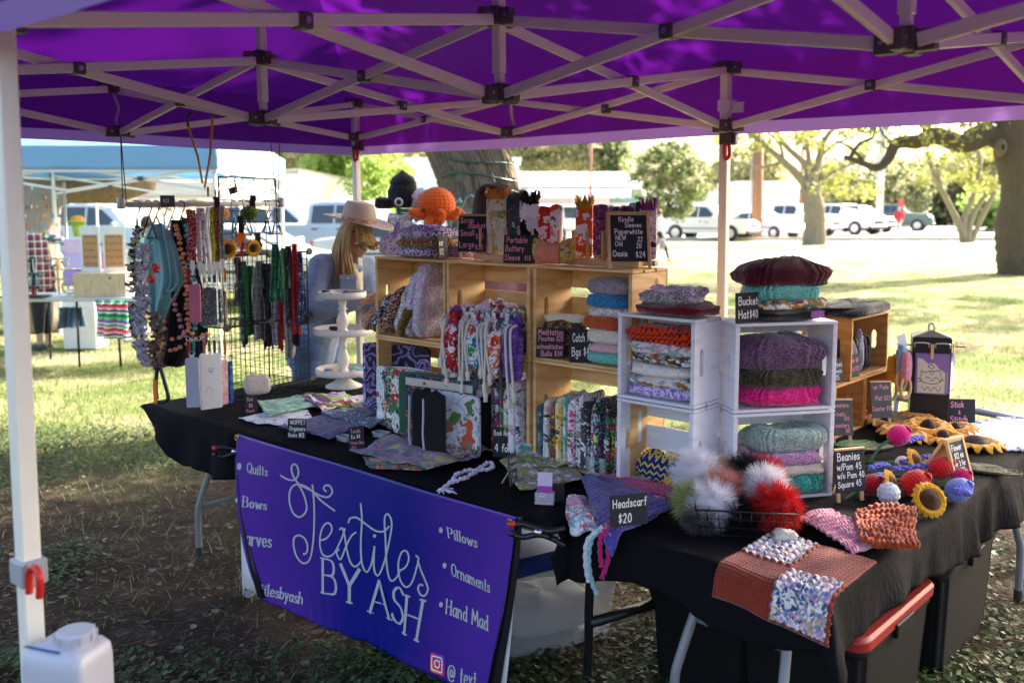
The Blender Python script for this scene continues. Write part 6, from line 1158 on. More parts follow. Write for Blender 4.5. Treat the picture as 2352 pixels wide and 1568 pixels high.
flat([(985,1012),(1060,1008),(1120,1038),(1050,1062)],P_('#3a2430','#efe6d8','#6a2a3a','#d8c0a8',scale=40),'dark red and white print coin pouch with a pale frame','pouch',11,lift=.018,wr=.016,group=FG);flat([(1050,1000),(1110,1010),(1130,1030),(1075,1022)],P_('#8a8a92','#b8b8c0','#5a5a62',scale=40),'grey lattice print cloth at the foot of the lower middle crate','cloth',13,lift=.006,group=FG)
OLV_=P_('#7f8a2a','#e2dced','#6a7420','#d8d0e4',scale=20,dens=.36)
flat([(1148,1062),(1290,1038),(1345,1105),(1195,1130)],OLV_,'olive print pouch with white leaves, nearest the card holder','pouch',14,lift=.006,wr=.010,group=FG);flat([(1185,1045),(1290,1030),(1330,1070),(1230,1075)],OLV_,'olive print pouch folded behind the near olive one','pouch',15,lift=.022,wr=.012,group=FG)
SGT=TZ+.004
for x,y,w,h,rz,ln,lb,kw in [(578,950,.06,.095,1.25,[('Eco',.2,.7,.18,'p'),('$8',.3,.35,.2,'p'),('Pouch',.1,.1,.15,'p')],'small chalk sign seen almost edge on by the sea green pouch',{}),(682,1007,.085,.09,.62,[('WOPPET',.14,.72,.2,'w'),('Orgaizers',.1,.42,.19,'w'),('Basks $',.06,.1,.17,'w'),('40',.66,.08,.22,'w')],'slate sign lettered Woppet in white chalk before the blue mats',{}),(820,1034,.065,.10,1.05,[('Tooth',.1,.76,.16,'p'),('Ea $8',.15,.52,.15,'w'),('Home Box',.1,.28,.13,'p'),('$12',.15,.06,.14,'p')],'small angled slate sign in pink chalk between two clear lids',{}),
  (948,990,.092,.105,.55,[('Booksleeve',.08,.74,.17,'p'),('Large',.05,.42,.19,'p'),('$28',.68,.42,.16,'p'),('X-Large',.05,.1,.18,'p'),('$34',.68,.12,.18,'p')],'slate sign priced for large and x-large book sleeves',{}),(1142,1018,.095,.115,.45,[('Booksleeve',.06,.78,.16,'p'),('$',.3,.62,.14,'p'),('w/Poc',.05,.38,.16,'p'),('w/o P',.05,.1,.16,'p')],'slate sign in pink chalk half hidden behind the bookmark sign',{}),(1156,1050,.092,.125,.5,[('Book Marks',.05,.72,.17,'w'),('4 for',.12,.2,.24,'w'),('$1',.68,.28,.22,'w')],'slate sign lettered Book Marks in front of the clear lidded box',{}),(1180,1112,.062,.115,1.85,[('Owlet',.15,.74,.16,'w'),('Crochet',.08,.52,.15,'w'),('2 for',.2,.28,.14,'w'),('$12',.25,.06,.14,'w')],'greyed slate sign turned sideways beside the olive pouches',{'dusty':True})]:
 chalk_sign(G(x,y,SGT),YD+rz,w,h,ln,lb,.10,**kw)
M_CLR=glassy('clear_plastic',(.8,.84,.86),.28,.12);M_CLR2=glassy('cloudy_plastic',(.62,.65,.69),.26,.15)
def tub(loc,rz,w,d,h,label,mat,lid=None,group='clear plastic boxes',wall=.002,name='plastic_box',cat='box',taper=.9):
 t=thing(name,label,cat,loc,rz,group);m=MB();ring=lambda s,z:[(x*s*w/2,y*s*d/2,z) for x,y in [(q[0]*2-1,q[1]*2-1) for q in rrect((.5,.5),.5,.12,5)]]
 A=ring(taper,.001);B=ring(1,h);Ci=ring(1-wall*8/w,h);D_=ring(taper-wall*8/w,.004);n=len(A);m.add(A+B+Ci+D_,[(i,(i+1) % n,n+(i+1) % n,n+i) for i in range(n)]+[(n+i,n+(i+1) % n,2*n+(i+1) % n,2*n+i) for i in range(n)]+[(2*n+i,2*n+(i+1) % n,3*n+(i+1) % n,3*n+i) for i in range(n)]+[tuple(range(n-1,-1,-1)),tuple(3*n+i for i in range(n))]);m.build('body',mat,t)
 m=MB();m.tube(ring(1.01,h),.003 if w<.4 else .008,6,closed=True);m.build('rim',mat,t,smooth=True)
 if lid:lid(t,ring,h)
 return t
tub(G(1205,1048,SGT),YD+.1,.125,.09,.07,'clear lidded box with a green latch behind the bookmark sign',M_CLR);b_=G(1232,1030,SGT);m=MB();m.box((0,0,.008),(.05,.006,.016));lt=m.build('latch',plain('teal_plastic',(.02,.3,.22),.4),bpy.data.objects['plastic_box']);lt.location=(.03,-.047,.045)
t=bpy.data.objects['plastic_box'];m=pillow(.09,.06,.03,3,.5,.5,.2);put(m,'bookmark_pile',plain('bookmark_grey',(.06,.07,.1),.6),G(1205,1046,SGT+.006),.3,'dark bookmarks heaped inside the clear lidded box','bookmarks')
tub(G(1385,1090,SGT),YD+.25,.115,.10,.075,'small clear tub of white cards in front of the lower right pine crate',M_CLR);m=MB()
for k in range(4):m.box((.01*k-.015,.008*k-.01,.015+.003*k),(.055,.04,.002),rotz(.4*k))
put(m,'price_cards',plain('paper_white',(.7,.69,.7),.8),G(1385,1090,SGT+.003),YD,'white cards lying in the small clear tub','cards',smooth=False)
for (x,y,lb) in ((793,1012,'clear rectangular lid lying left of the angled pink chalk sign'),(876,1003,'small clear box right of the angled pink chalk sign')):tub(G(x,y,SGT),YD+.1,.075,.05,.022,lb,M_CLR2)
b=G(1250,1158,SGT);t=thing('card_holder','pink and purple business card leaning in a small clear holder beside a black phone','card',b,YD+.55)
m=MB();m.box((0,.012,.055),(.052,.002,.11),Matrix.Rotation(-.15,3,'X'));m.build('card',plain('card_lilac',(.62,.5,.68),.6),t);m=MB();m.box((0,.0075,.034),(.0525,.002,.058),Matrix.Rotation(-.15,3,'X'));m.build('card_band',plain('card_magenta',(.32,.04,.3),.6),t);m=MB();m.box((0,-.004,.022),(.066,.004,.04));m.box((0,.026,.022),(.066,.004,.04));m.box((0,.011,.003),(.066,.034,.005));m.build('holder',M_CLR,t)
m=MB()
for tx,z_ in (('Ashley',.046),('Books',.037)):k_=MB();write(k_,tx,lambda a,q:(-.02+a*.007,.0048,z_-.012+q*.007),.16);k_.build('lettering',M_CHALKW,t)
m.box((0,0,.03),(.055,.022,.06));o=put(m,'phone',M_BBLK,G(1278,1150,SGT),YD+.7,'small black device standing beside the pink card holder','device',smooth=False)
m=MB();pts=smooth_path([G(x,y,SGT+.010) for x,y in ((1010,1128),(1035,1108),(1065,1098),(1090,1085),(1108,1070),(1125,1062),(1132,1072),(1112,1078),(1075,1080),(1048,1090),(1040,1104))],14)
for i,p in enumerate(pts):p.z += .003*math.sin(i*1.1)
m.tube(pts,[.007+.002*math.sin(i*1.6) for i in range(len(pts))],9);c=G(1070,1095,SGT)
for k in range(12):e=pts[4];q=G(1003+k*4.2,1128+6*math.sin(k*1.9),SGT+.006);m.tube(smooth_path([pts[2+k % 3],pts[2].lerp(q,.5)+Vector((0,0,.004)),q],4),.0022,5)
m.v=[(x-c.x,y-c.y,z-c.z) for x,y,z in m.v];put(m,'tassel_cord',Y_('#dcd8ea','#c8c4dc'),c,0,'white crocheted cord bookmark with a tassel lying near the table edge','bookmark')
# ======================
folding_table('short folding table at the back left, under the wire rack and white tray stand',-2.60,-1.98,.78,1.25,M_GREYLEG,[{'legs':[[(-2.5,.9,.7),(-2.5,.9,0)],[(-2.1,1.15,.7),(-2.1,1.15,0)]]}])
cloth(-2.62,-1.9,.78,1.27,(.2,.06,.0,.2),'black tablecloth on the side table under the white tray stand',21)
M_WIRE=plain('black_wire',(.012,.012,.013),.35,.3)
RK0=G(520,915,TZ+.006);RK1=RK0+Vector((.36,.62,0));rkd=(RK1-RK0).normalized();RKn=Vector((-rkd.y,rkd.x,0));RKr=math.atan2(rkd.y,rkd.x);RL=.655;RH=.385
rk=thing('wire_rack','black wire grid cube rack standing at the left end of the table','rack',RK0,RKr)
def gridpanel(name,o_,du,dv,w,h,nu,nv,parent,r1=.0016,r2=.003):
 m=MB();o_,du,dv=Vector(o_),Vector(du),Vector(dv)
 for i in range(nu+1):p=o_+du*(w*i/nu);m.tube([p,p+dv*h],r2 if i in (0,nu) else r1,5)
 for j in range(nv+1):p=o_+dv*(h*j/nv);m.tube([p,p+du*w],r2 if j in (0,nv) else r1,5)
 return m.build(name,M_WIRE,parent)
for lv in range(2):
 for k in range(2):gridpanel('wire_panel',(k*RL/2,0,lv*RH),(1,0,0),(0,0,1),RL/2-.004,RH-.004,9,10,rk)
 for k in range(3):gridpanel('wire_panel',(k*RL/2,0,lv*RH),(0,1,0),(0,0,1),.30,RH-.004,8,10,rk)
for lv in range(3):
 for k in range(2):gridpanel('wire_shelf',(k*RL/2,-.02,lv*RH),(1,0,0),(0,1,0),RL/2-.004,.33,9,9,rk)
 for k in range(3):m=MB();m.lathe([(0,-.006),(.022,-.005),(.022,.005),(0,.006)],14,(k*RL/2,-.02,lv*RH),axis=Matrix.Rotation(PI/2,3,'X'));m.build('connector',M_BBLK,rk)
gridpanel('wire_panel',(-.02,-.012,2*RH),(1,0,0),(0,0,1),.42,.42,5,7,rk,.0022,.004)
gridpanel('wire_panel',(0,-.02,.004),(1,0,0),(0,-1,0),RL-.1,.22,14,5,rk)
def rkp(x,y):
 d=ray(x,y);den=d.x*RKn.x+d.y*RKn.y;t=(RK0.x*RKn.x+RK0.y*RKn.y)/den;return Vector((d.x*t,d.y*t,CZ+d.z*t))
def near(p,off):q=Vector((0,0,CZ));return q+(p-q)*(1-off/(p-q).length)
def rkhang(x,yt,yb,wpx,mat,label,cat,seed,name='scarf',group=None,amp=.012,folds=1.5,taper=1.0,th=.004,rz=None,off=.0):
 A0=rkp(x,yt);A=near(A0,.03+off);h=(A0.z-rkp(x,yb).z)*A.y/A0.y;return put(ripple(wpx*A.y/2148,h,amp,folds,seed,taper,20,22,th,.004),name,mat,A,RKr-.5 if rz is None else rz,label,cat,group)
LG='lanyards on the rack'
for k,(x,y0,y1,w,mt,lb) in enumerate([(438,482,600,20,P_('#8a0f20','#e9e2e4','#f0ecec',scale=55,dens=.3,small=False),'crimson lanyard with white polka dots'),(455,478,600,10,P_('#c8b8c0','#5a3a3a','#e9e0e0',scale=60),'speckled beige lanyard beside the crimson one'),(464,478,606,12,P_('#14204a','#9ab0d0','#e9e9f0',scale=60),'navy star print lanyard'),(476,476,604,11,cloth_plain('white_strap',(.7,.69,.7)),'plain white lanyard between the navy and olive ones'),(486,476,600,10,P_('#7a8a1a','#d8c82a','#3a3a1a',scale=70),'olive and yellow lanyard'),(496,474,602,12,P_('#3a1a2a','#c8a02a','#8a2a4a',scale=70),'dark gold fleck lanyard'),(507,474,596,13,P_('#8aa09a','#d8dcd8','#4a5a5a',scale=60),'grey green lanyard nearest the wire grid')]):o_=rkhang(x,y0,y1,w,mt,lb,'lanyard',k,'lanyard',LG,.004,.8,off=.05);m=MB();m.box((0,0,-.02),(.02,.006,.05));m.box((0,0,-.055),(.012,.008,.03));q=m.build('clip',plain('clear_clip',(.7,.7,.72),.3),o_);q.location=(0,0,min(v.co.z for v in o_.data.vertices))
def pouchh(x,yt,yb,w,mat,label,seed,skew=.0,off=.06,rz=.5):
 A=near(rkp(x,yt),off+.05);Y=A.y;h=(yb-yt)*Y/2148;ww=w*Y/2148;t=thing('hanging_pouch',label,'pouch',A,RKr-.5+rz*.0+skew,'flat pouches hung on the rack');m=pillow(ww,.012,h,seed,.12,.2,.04);m.v=[(px,py,pz-h-.03) for px,py,pz in m.v];m.build('body',mat,t,smooth=True);m=MB();m.tube([Vector((.012*math.cos(a),0,-.012+.014*math.sin(a))) for a in np.linspace(0,2*PI,12,endpoint=False)],.002,5,closed=True);m.build('key_ring',M_STEEL,t);m=MB();m.box((0,0,-.03),(.016,.003,.03));m.build('tab',plain('paper_white',(.7,.69,.7),.8),t)
 return t
pouchh(446,640,728,26,cloth_plain('rose_cloth',(.55,.16,.24)),'rose pink envelope pouch hung by a ring',1,-.5);pouchh(476,648,735,40,P_('#24305a','#c8b03a','#c86a8a','#5a9a6a',scale=48,dens=.3),'navy pouch with scattered colourful pebbles',2,.1);pouchh(505,650,728,12,P_('#1a2a4a','#e0e0ea','#3a5a9a',scale=60),'thin navy and white pouch right of the pebble one',3,.9);pouchh(516,655,728,12,P_('#2a2a30','#c05a4a','#d8d0c0',scale=60),'dark speckled pouch edge by the wire grid',4,.9)
pouchh(440,808,925,30,cloth_plain('pale_blue_felt',(.42,.45,.58)),'pale blue felt pouch hanging below the rack corner',5,-.3,.09);pouchh(482,800,930,52,P_('#e0e0e4','#1a1a2a','#dcdce2',scale=40,dens=.14,small=False),'white pouch with tiny navy specks and a drawn heart',6,.15,.10);pouchh(512,812,935,22,P_('#e0a0b8','#c02a5a','#efe6ea','#5a9a5a',scale=60),'pink floral pouch behind the white one',7,.5,.07);pouchh(528,815,930,14,P_('#0f3a8a','#1a9a9a','#2a5ad0','#0a1a4a',scale=40),'glossy blue and teal pouch at the rack edge',8,.7,.07)
A=bpy.data.objects['hanging_pouch.005'];m=MB();ribbon(m,[(p.x,p.y) for p in smooth_path([(0,-.012,0),(.012,.004,0),(.009,.014,0),(.001,.008,0),(-.008,.014,0),(-.012,.004,0),(0,-.012,0)],5)],.0018,lambda a,b:(a,-.0078,-.115+b));ribbon(m,[(p.x,p.y) for p in smooth_path([(-.03,-.12,0),(-.026,-.095,0),(-.012,-.085,0),(.0,-.1,0),(.004,-.12,0)],5)],.0014,lambda a,b:(a,-.0072,-.115+b));m.build('drawn_heart',M_BBLK,A)
for k,(x,y,c,lb) in enumerate([(505,490,'#c8821c','round mustard hat hung on the upper wire grid'),(573,490,'#3a3a12','olive and moss green hat hung on the upper wire grid')]):q=near(rkp(x,y),.03);put(knit_ball(.048,16,8,.008,.8),'crocheted_hat',Y_(c,'#5a8a1a') if k else Y_(c),q,.3*k,lb,'hat','hats hung on the wire grid')
def flower(loc,rot,r,label,name='crocheted_sunflower',group='crocheted sunflowers',pc='#e0a21c',cc='#4a2a14',petals=14,disc=.52,cat='sunflower',parent_extra=None):
 t=thing(name,label,cat,loc,0,group,rot);mp,mc=Y_(pc),Y_(cc)
 for k in range(petals):
  a=2*PI*k/petals;n_,q_=10,6;P=np.zeros((n_,q_,3))
  for i in range(n_):
   for j in range(q_):s=i/(n_-1);w=r*.20*math.sin(PI*(.12+.86*s))**.7*(j/(q_-1)*2-1);P[i,j]=(r*(disc*.8+(1-disc*.8)*s),w,.004+.012*math.sin(s*PI)*(r/.06)+.003*math.sin(s*14+k)+.002*math.sin(j*3.))
  R=np.array(rotz(a));P=P @ R.T;m=MB();m.slab(P,.004);m.build('petal',mp,t,smooth=True)
 nu,nv=60,14;P=np.zeros((nu,nv,3))
 for i in range(nu):
  for j in range(nv):a=2*PI*i/nu;s=j/(nv-1);st=float(stitch(np.array(i/nu*22),np.array(s*5)));P[i,j]=(r*disc*(1-s)*math.cos(a),r*disc*(1-s)*math.sin(a),.008+r*.28*(1-(1-s)**2)+st*.004*(r/.06))
 m=MB();m.grid(P,wu=True);m.build('disc',mc,t,smooth=True);return t
faceR=lambda p,tl=0:Euler((PI/2-tl,0,RKr-.5)).to_matrix().to_euler()
flower(near(rkp(522,572),.05),faceR(0),.055,'crocheted sunflower on the left of the wire grid');flower(near(rkp(580,570),.05),Euler((PI/2,.4,RKr-.2)).to_matrix().to_euler(),.05,'crocheted sunflower with folded petals on the right of the wire grid')
for k,(x,y0,y1,w,c,lb) in enumerate([(496,452,492,14,(.02,.018,.018),'left dark strap gripping the top of the wire grid'),(580,448,495,12,(.02,.018,.018),'right dark strap gripping the top of the wire grid'),(552,496,540,14,(.02,.018,.018),'dark brown strap in the middle of the wire grid'),(503,520,560,14,(.02,.018,.018),'dark strap at the left edge of the wire grid'),(592,535,575,14,(.04,.038,.036),'grey brown strap above the folded sunflower'),(552,535,558,22,(.75,.17,.02),'bright orange ornament on the wire grid'),(556,556,590,10,(.5,.02,.04),'red ribbon tail hanging under the orange ornament')]):rkhang(x,y0,y1,w,cloth_plain('strap_%d' % k,c),lb,'strap',k,'strap','straps and ornaments on the wire grid',.002,.5)
chalk_sign(rkp(538,445),RKr-.4,.05,.035,[],'tiny tilted slate clipped with a clothes peg above the wire grid',lean=-.25);chalk_sign(rkp(368,462)+Vector((0,.1,-.03)),RKr-.6,.07,.06,[('$25',.2,.4,.3,'w')],'grey slate tag over the hanger rail',dusty=True)
for k,(x,y) in enumerate([(478,440),(495,445),(541,432),(740,662)]):
 q=rkp(x,y) if k<3 else G(742,672,1.2);m=MB();m.box((.0,.004,0),(.009,.004,.05));m.box((0,-.004,0),(.009,.004,.05));m.tube([(-.006,0,.004),(.006,0,.004)],.004,6)
 if k<3:put(m,'clothes_peg',M_SIGNWOOD,q,.3*k,['clothes peg at the top left of the wire grid','clothes peg beside the orange bungee','clothes peg holding the tiny tilted slate'][k],'clothes peg','wooden clothes pegs on the rack',False)
for k in range(16):
 q=near(rkp(432+(k % 8)*12,606 if k<8 else 772),.05+.004*(k % 3));t=thing('key_fob','%s key fob, %s of the %s row on the rack' % (['dark red','teal','black','rose','green','navy','cream','orange'][k % 8],['first','second','third','fourth','fifth','sixth','seventh','last'][k % 8],'upper' if k<8 else 'lower'),'key fob',q,.4*math.sin(k*2.),'key fobs on the rack');m=MB();m.tube([Vector((.011*math.cos(a),0,.011*math.sin(a)-.012)) for a in np.linspace(0,2*PI,12,endpoint=False)],.002,5,closed=True);m.build('key_ring',M_STEEL,t);m=MB();m.box((0,0,-.06),(.014,.006,.075));m.build('strap',cloth_plain('fob_%d' % (k % 8),[(.3,.02,.03),(.04,.25,.25),(.015,.015,.017),(.5,.15,.2),(.05,.2,.06),(.03,.05,.15),(.5,.45,.38),(.55,.2,.04)][k % 8]),t,bev=.001)
b=G(790,888,TZ+.004);t=thing('tray_stand','white three tier tray stand with turned posts','stand',b);mw=plain('white_enamel_wood',(.72,.70,.66),.45)
sc=b.y/2148;zt_=lambda y:CZ-(y-475)*b.y/2148-b.z+.0
m=MB();m.lathe([(.105,0),(.105,.008),(.06,.03),(.035,.05),(.03,.07)],28);m.build('foot',mw,t,smooth=True)
zs=[zt_(862),zt_(768),zt_(684)]
for k,(z_,r_) in enumerate(zip(zs,(.155,.165,.132))):
 m=MB();m.lathe([(0,0),(r_,0),(r_+.004,.006),(r_+.004,.036),(r_-.003,.038),(r_-.006,.008),(0,.007)],36,(0,0,z_));m.build('tray',mw,t,smooth=True)
for z0,z1 in ((zs[0],zs[1]),(zs[1],zs[2])):
 h_=z1-z0-.008;m=MB();m.lathe([(.03,.008),(.03,.02),(.02,.03),(.034,.3*h_),(.036,.4*h_),(.02,.62*h_),(.018,.68*h_),(.028,.72*h_),(.018,.76*h_),(.022,.9*h_),(.03,h_)],20,(0,0,z0));m.build('post',mw,t,smooth=True)
gg=random.Random(5);tp=['dark grey','cream','caramel','black','pale pink','rose and white','lavender','rust','teal','blue grey','peach','brown','orange','sky blue'];tcol=[(.05,.05,.06),(.6,.55,.48),(.4,.2,.06),(.01,.01,.01),(.6,.35,.4),(.5,.2,.28),(.4,.33,.55),(.4,.12,.05),(.05,.3,.32),(.2,.27,.33),(.65,.35,.25),(.15,.08,.05),(.6,.22,.05),(.2,.4,.55)]
for k in range(14):
 lv=2 if k<4 else (1 if k<8 else 0);R_=(.10,.12,.09)[lv];a=k*2.4+.5;q=Vector(b)+Vector((R_*math.cos(a)*.85,R_*math.sin(a)*.85-.01,zs[lv]+.008));m=knit_ball(.02,8,5,.005,.6,(0,0,.014),k);m.v=[(x*1.5,y,max(z,0)) for x,y,z in m.v];put(m,'scrunchie',Y_(tuple(tcol[k])+(1,),tuple(min(1,x*1.6) for x in tcol[k])+(1,)),q,a,'%s knitted trinket on the %s tray of the white stand' % (tp[k],('bottom','middle','top')[lv]),'trinket','trinkets in the tray stand')
for k,(dx,dz) in enumerate(((-.10,2),(-.06,1))):
 chalk_sign(b+Vector((dx,.03,zs[dz]+.006)),.1,.045,.034,[],['tiny slate pegged to the top tray of the white stand','tiny slate pegged to the middle tray of the white stand'][k])
# ======================
PA,PB2=GD(278,470,4.75),GD(645,468,5.46);rail=thing('hanger_rail','white plastic pipe hung from the canopy as a clothes rail','rail',PA);dR=PB2-PA
m=MB();m.tube([(0,0,0),dR],.0135,14);m.build('pipe',plain('white_pvc',(.62,.61,.59),.45),rail,smooth=True)
for e in (Vector((0,0,0)),dR):m=MB();m.tube([e+Vector((0,0,-.02)),e+Vector((0,0,.035))],.02,12);m.build('elbow',plain('white_pvc',(.62,.61,.59),.45),rail,smooth=True)
for e,tp_ in ((PA+dR*.03,NL[(0,1)]),(PA+dR*.01,NL[(0,1)]),(PB2-dR*.02,(NL[(0,1)].lerp(NL[(0,0)],.62))),(PB2-dR*.03,(NL[(0,1)].lerp(NL[(0,0)],.58)))):m=MB();m.tube([e-PA,Vector((tp_.x,tp_.y,ZL))-PA],.003,5);m.build('cord',M_BBLK,rail)
def rl(x):
 u=(x-1176)/2148;t=(u*PA.y-PA.x)/(dR.x-u*dR.y);return PA+dR*t
def hanger(x,label,mat,rz,w=.38,drop=.11,group='clothes hangers on the pipe'):
 p=rl(x);t=thing('hanger',label,'hanger',p,rz,group);m=MB();m.tube(smooth_path([(0.006,.016,-.012),(0.004,.018,.006),(0,0,.019),(0,-.018,.004),(0,-.012,-.03),(0,0,-.06)],5),.0035,6);m.build('hook',mat,t,smooth=True);m=MB();m.tube([(0,0,-.06),(w/2,0,-.06-drop),(-w/2,0,-.06-drop),(0,0,-.06)],.0045,6);m.build('bar',mat,t,smooth=True);return t
MH_B=plain('black_hanger',(.015,.015,.017),.4);MH_W=plain('white_hanger',(.7,.7,.7),.4);MH_T=plain('teal_hanger',(.1,.4,.42),.4)
hr=math.atan2(dR.y,dR.x)+PI/2
HL=['black hanger at the far left of the rail','black hanger holding the aqua top','second black hanger by the aqua top','white hanger over the coral trimmed shawl','white hanger left of the teal trimmed shawl','black hanger of the teal trimmed shawl','teal hanger behind the wire grid','black hanger behind the middle of the wire grid','black hanger right of the teal one','black hanger over the green fish scale scarf','white hanger right of the wire grid','last black hanger at the right end of the rail']
for k,(x,mt) in enumerate([(318,MH_B),(345,MH_B),(362,MH_B),(380,MH_W),(398,MH_W),(420,MH_B),(540,MH_T),(556,MH_B),(570,MH_B),(615,MH_B),(625,MH_W),(637,MH_B)]):hanger(x,HL[k],mt,hr+.25*math.sin(k*2.1)-.5)
GG='clothes on the hanger rail'
def garment(label,x0,mat,pts_l,pts_r,seed,name,cat,dy=0,thick=.03,group=GG):
 """hung garment: left and right outline given at falling rows (photo places), with body depth"""
 Y=rl(x0).y+dy;n=len(pts_l)*6;Ls=smooth_path([GD(x,y,Y) for x,y in pts_l],7);Rs=smooth_path([GD(x,y,Y) for x,y in pts_r],7);k=len(Ls);nx=34;P=np.zeros((nx,k,3));c=Ls[0]
 for j in range(k):
  for i in range(nx):
   s=i/(nx-1);p=Ls[j].lerp(Rs[j],s)-c;f=j/(k-1);P[i,j]=(p.x,p.y-thick*math.sin(PI*s)+.022*f*math.sin(s*15+seed+f*2)+.01*math.sin(s*31+seed*2+f*4)*f,p.z)
 m=MB();m.slab(P[:,::-1],.006);o=m.build(name,mat,smooth=True);o.location=c;return top(o,label,cat,group)
AQ=cloth_plain('aqua_linen',(.24,.5,.52),var=.08)
garment('aqua short sleeved top hanging on the rail',355,AQ,[(342,520),(330,560),(332,640),(345,710),(350,760)],[(372,512),(405,570),(424,640),(388,720),(378,760)],2,'top','top',-.05);garment('sleeve side of the aqua top folded towards the front',370,AQ,[(372,515),(378,570),(385,640),(388,668)],[(392,530),(412,590),(425,645),(398,672)],5,'top','top',-.09)
BK=cloth_plain('black_knit',(.010,.010,.012),.95,.2)
def trimmed(label,outl,outr,tr,cols,seed,x0,dy):
 o=garment(label,x0,BK,outl,outr,seed,'shawl','shawl',dy,.05);Y=rl(x0).y+dy-.07
 for k,path in enumerate(tr):
  m=MB();Q=smooth_path([GD(x,y,Y) for x,y in path],5);L_=sum((Q[i+1]-Q[i]).length for i in range(len(Q)-1));n=int(L_/.022);acc=0
  for i in range(n):
   f=i/max(1,n-1)*(len(Q)-1);a=Q[int(f)].lerp(Q[min(int(f)+1,len(Q)-1)],f % 1)-o.location;m.lathe([(0,-.011),(.012,-.006),(.014,.002),(.007,.010),(0,.011)],7,a+Vector((.006*math.sin(i*2.4),-.004*(i % 2),.003*math.cos(i*1.7))))
  m.build('crochet_trim',Y_(*cols[k % len(cols)],scale=60),o,smooth=True)['kind']='stuff'
trimmed('black shawl with a coral and pink crochet trim',[(392,505),(385,580),(372,680),(358,780),(350,838)],[(418,505),(432,600),(438,700),(440,800),(425,840)],[[(404,520),(418,580),(428,640),(430,700),(434,760)],[(398,690),(412,730),(424,770)],[(378,740),(374,790),(365,810)]],[('#e08a5a','#e8a078','#d87850'),('#d890a8','#c87890'),('#e08a5a','#e9a880')],3,400,-.09)
trimmed('long black shawl with a turquoise and orange crochet trim sweeping to the rack',[(418,498),(425,600),(420,700),(395,790),(388,835)],[(432,500),(452,600),(470,690),(478,780),(450,838)],[[(428,520),(438,590),(446,650),(452,710),(448,745)],[(448,755),(470,748),(482,742)],[(396,780),(420,772),(440,766)],[(392,806),(425,792),(455,776),(475,768)]],[('#4fb8ae','#6ac8c0','#3a9a92'),('#4fb8ae','#8ad0c8'),('#e08a5a','#d890a8'),('#e08a5a','#e9a880')],7,425,-.13)
def garland(label,pts,cols,seed,Y,n,nm='rag_garland'):
 g=random.Random(seed);Q=smooth_path([GD(x,y,Y) for x,y in pts],14);c=Q[0];t=thing(nm,label,'garland',c);m=MB();m.tube([q-c for q in Q],.004,5);m.build('cord',M_BBLK,t)
 for k in range(len(cols)):
  m=MB()
  for i in range(n):
   f=g.random()*(len(Q)-1);p=Q[int(f)].lerp(Q[min(int(f)+1,len(Q)-1)],f % 1)-c;a=g.uniform(0,2*PI);l=g.uniform(.018,.045);w=g.uniform(.008,.014);d=Vector((math.cos(a),math.sin(a)*.7-.3,g.uniform(-.7,.5))).normalized();s=d.cross(Vector((g.uniform(-1,1),g.uniform(-1,1),1))).normalized()*w;nrm=d.cross(s).normalized()*.004
   q0,q1,q2=p,p+d*l*.55+nrm*2,p+d*l;m.add([q0-s*.5,q0+s*.5,q1+s,q1-s,q2+s*.9-nrm,q2-s*1.1-nrm],[(0,1,2,3),(3,2,4,5)])
  e=m.build('rag_knots',P_(*cols[k],scale=60),t);e['kind']='stuff'
garland('white and grey rag garland hanging down the left side of the stall',[(335,560),(325,620),(330,680),(322,740),(330,800),(340,838)],[('#dcd6ea','#8a88b0','#5a8a5a'),('#e6e4ee','#b8b0d0','#3a3a4a'),('#cfc9de','#2a2a3a','#e0d8e8')],3,4.62,120);garland('pale mint and cream rag garland at the far left',[(318,520),(310,580),(306,640),(316,700),(312,760),(322,800)],[('#cfe0d8','#b8c8b8','#9a9a7a'),('#e0dcd0','#c8b8a8','#8a7a6a'),('#17171d','#c8502a','#3a3a40')],5,4.66,80);garland('taupe ribbon garland at the bottom of the rag garlands',[(352,720),(362,760),(355,800),(365,840)],[('#6a5644','#7a6450','#5a4636'),('#7f6a54','#6a5644','#8a745c')],8,4.58,60)
A=GD(352,610,4.55);t=thing('fabric_bow','red bow with white dots pinned on the rag garlands','bow',A,.3)
for s in (-1,1):m=pillow(.05,.02,.045,3+s,.5,.5,.2);m.v=[(x*.8+.012*s,y,z-.06+s*.025) for x,y,z in m.v];m.build('loop',P_('#c01f24','#efe6e6','#f4f0f0',scale=70,dens=.3,small=False),t,smooth=True)
t=thing('belt_loop','black strap loop with an orange buckle hanging at the left table corner','strap',GD(362,838,4.55));m=MB()
for q in ([(0,0,0),(-.012,0,-.09),(-.01,0,-.17)],[(.01,0,0),(.035,0,-.1),(.045,0,-.17),(.0,.0,-.185),(-.02,0,-.175)]):m.tube(smooth_path(q,5),.010,8)
m.build('strap',M_BBLK,t,smooth=True);m=MB();m.box((-.012,-.012,-.13),(.018,.006,.12));m.build('buckle',plain('orange_plastic',(.75,.18,.02),.4),t)
SCV=[(545,590,700,14,('#5a3a4a','#b88a9a','#d8c8d0'),'mauve'),(556,600,790,14,('#1f4a44','#3a7a6a','#8ab0a0'),'dark jade print'),(570,610,772,20,('#0f6a34','#157a3e'),'emerald'),(586,612,775,10,('#d8d4c8','#c8c4b8'),'cream'),(598,600,780,16,('#a8a4b0','#6a6a7a','#cfc9d4'),'grey marbled'),(612,605,800,20,('#17171f','#4a4a5a','#2a2a36'),'black lattice print'),(630,600,790,16,('#c8c8d8','#dcdce8','#9a9ab0'),'pale lilac'),(642,620,800,10,('#b01a20','#c8262a'),'scarlet'),(652,600,775,12,('#8a3a1a','#a84a22'),'rust'),(662,605,820,18,('#9a9a9e','#5a6a5a','#c8c8cc'),'stone grey print'),(674,610,790,14,('#26262a','#3a3a40'),'charcoal')]
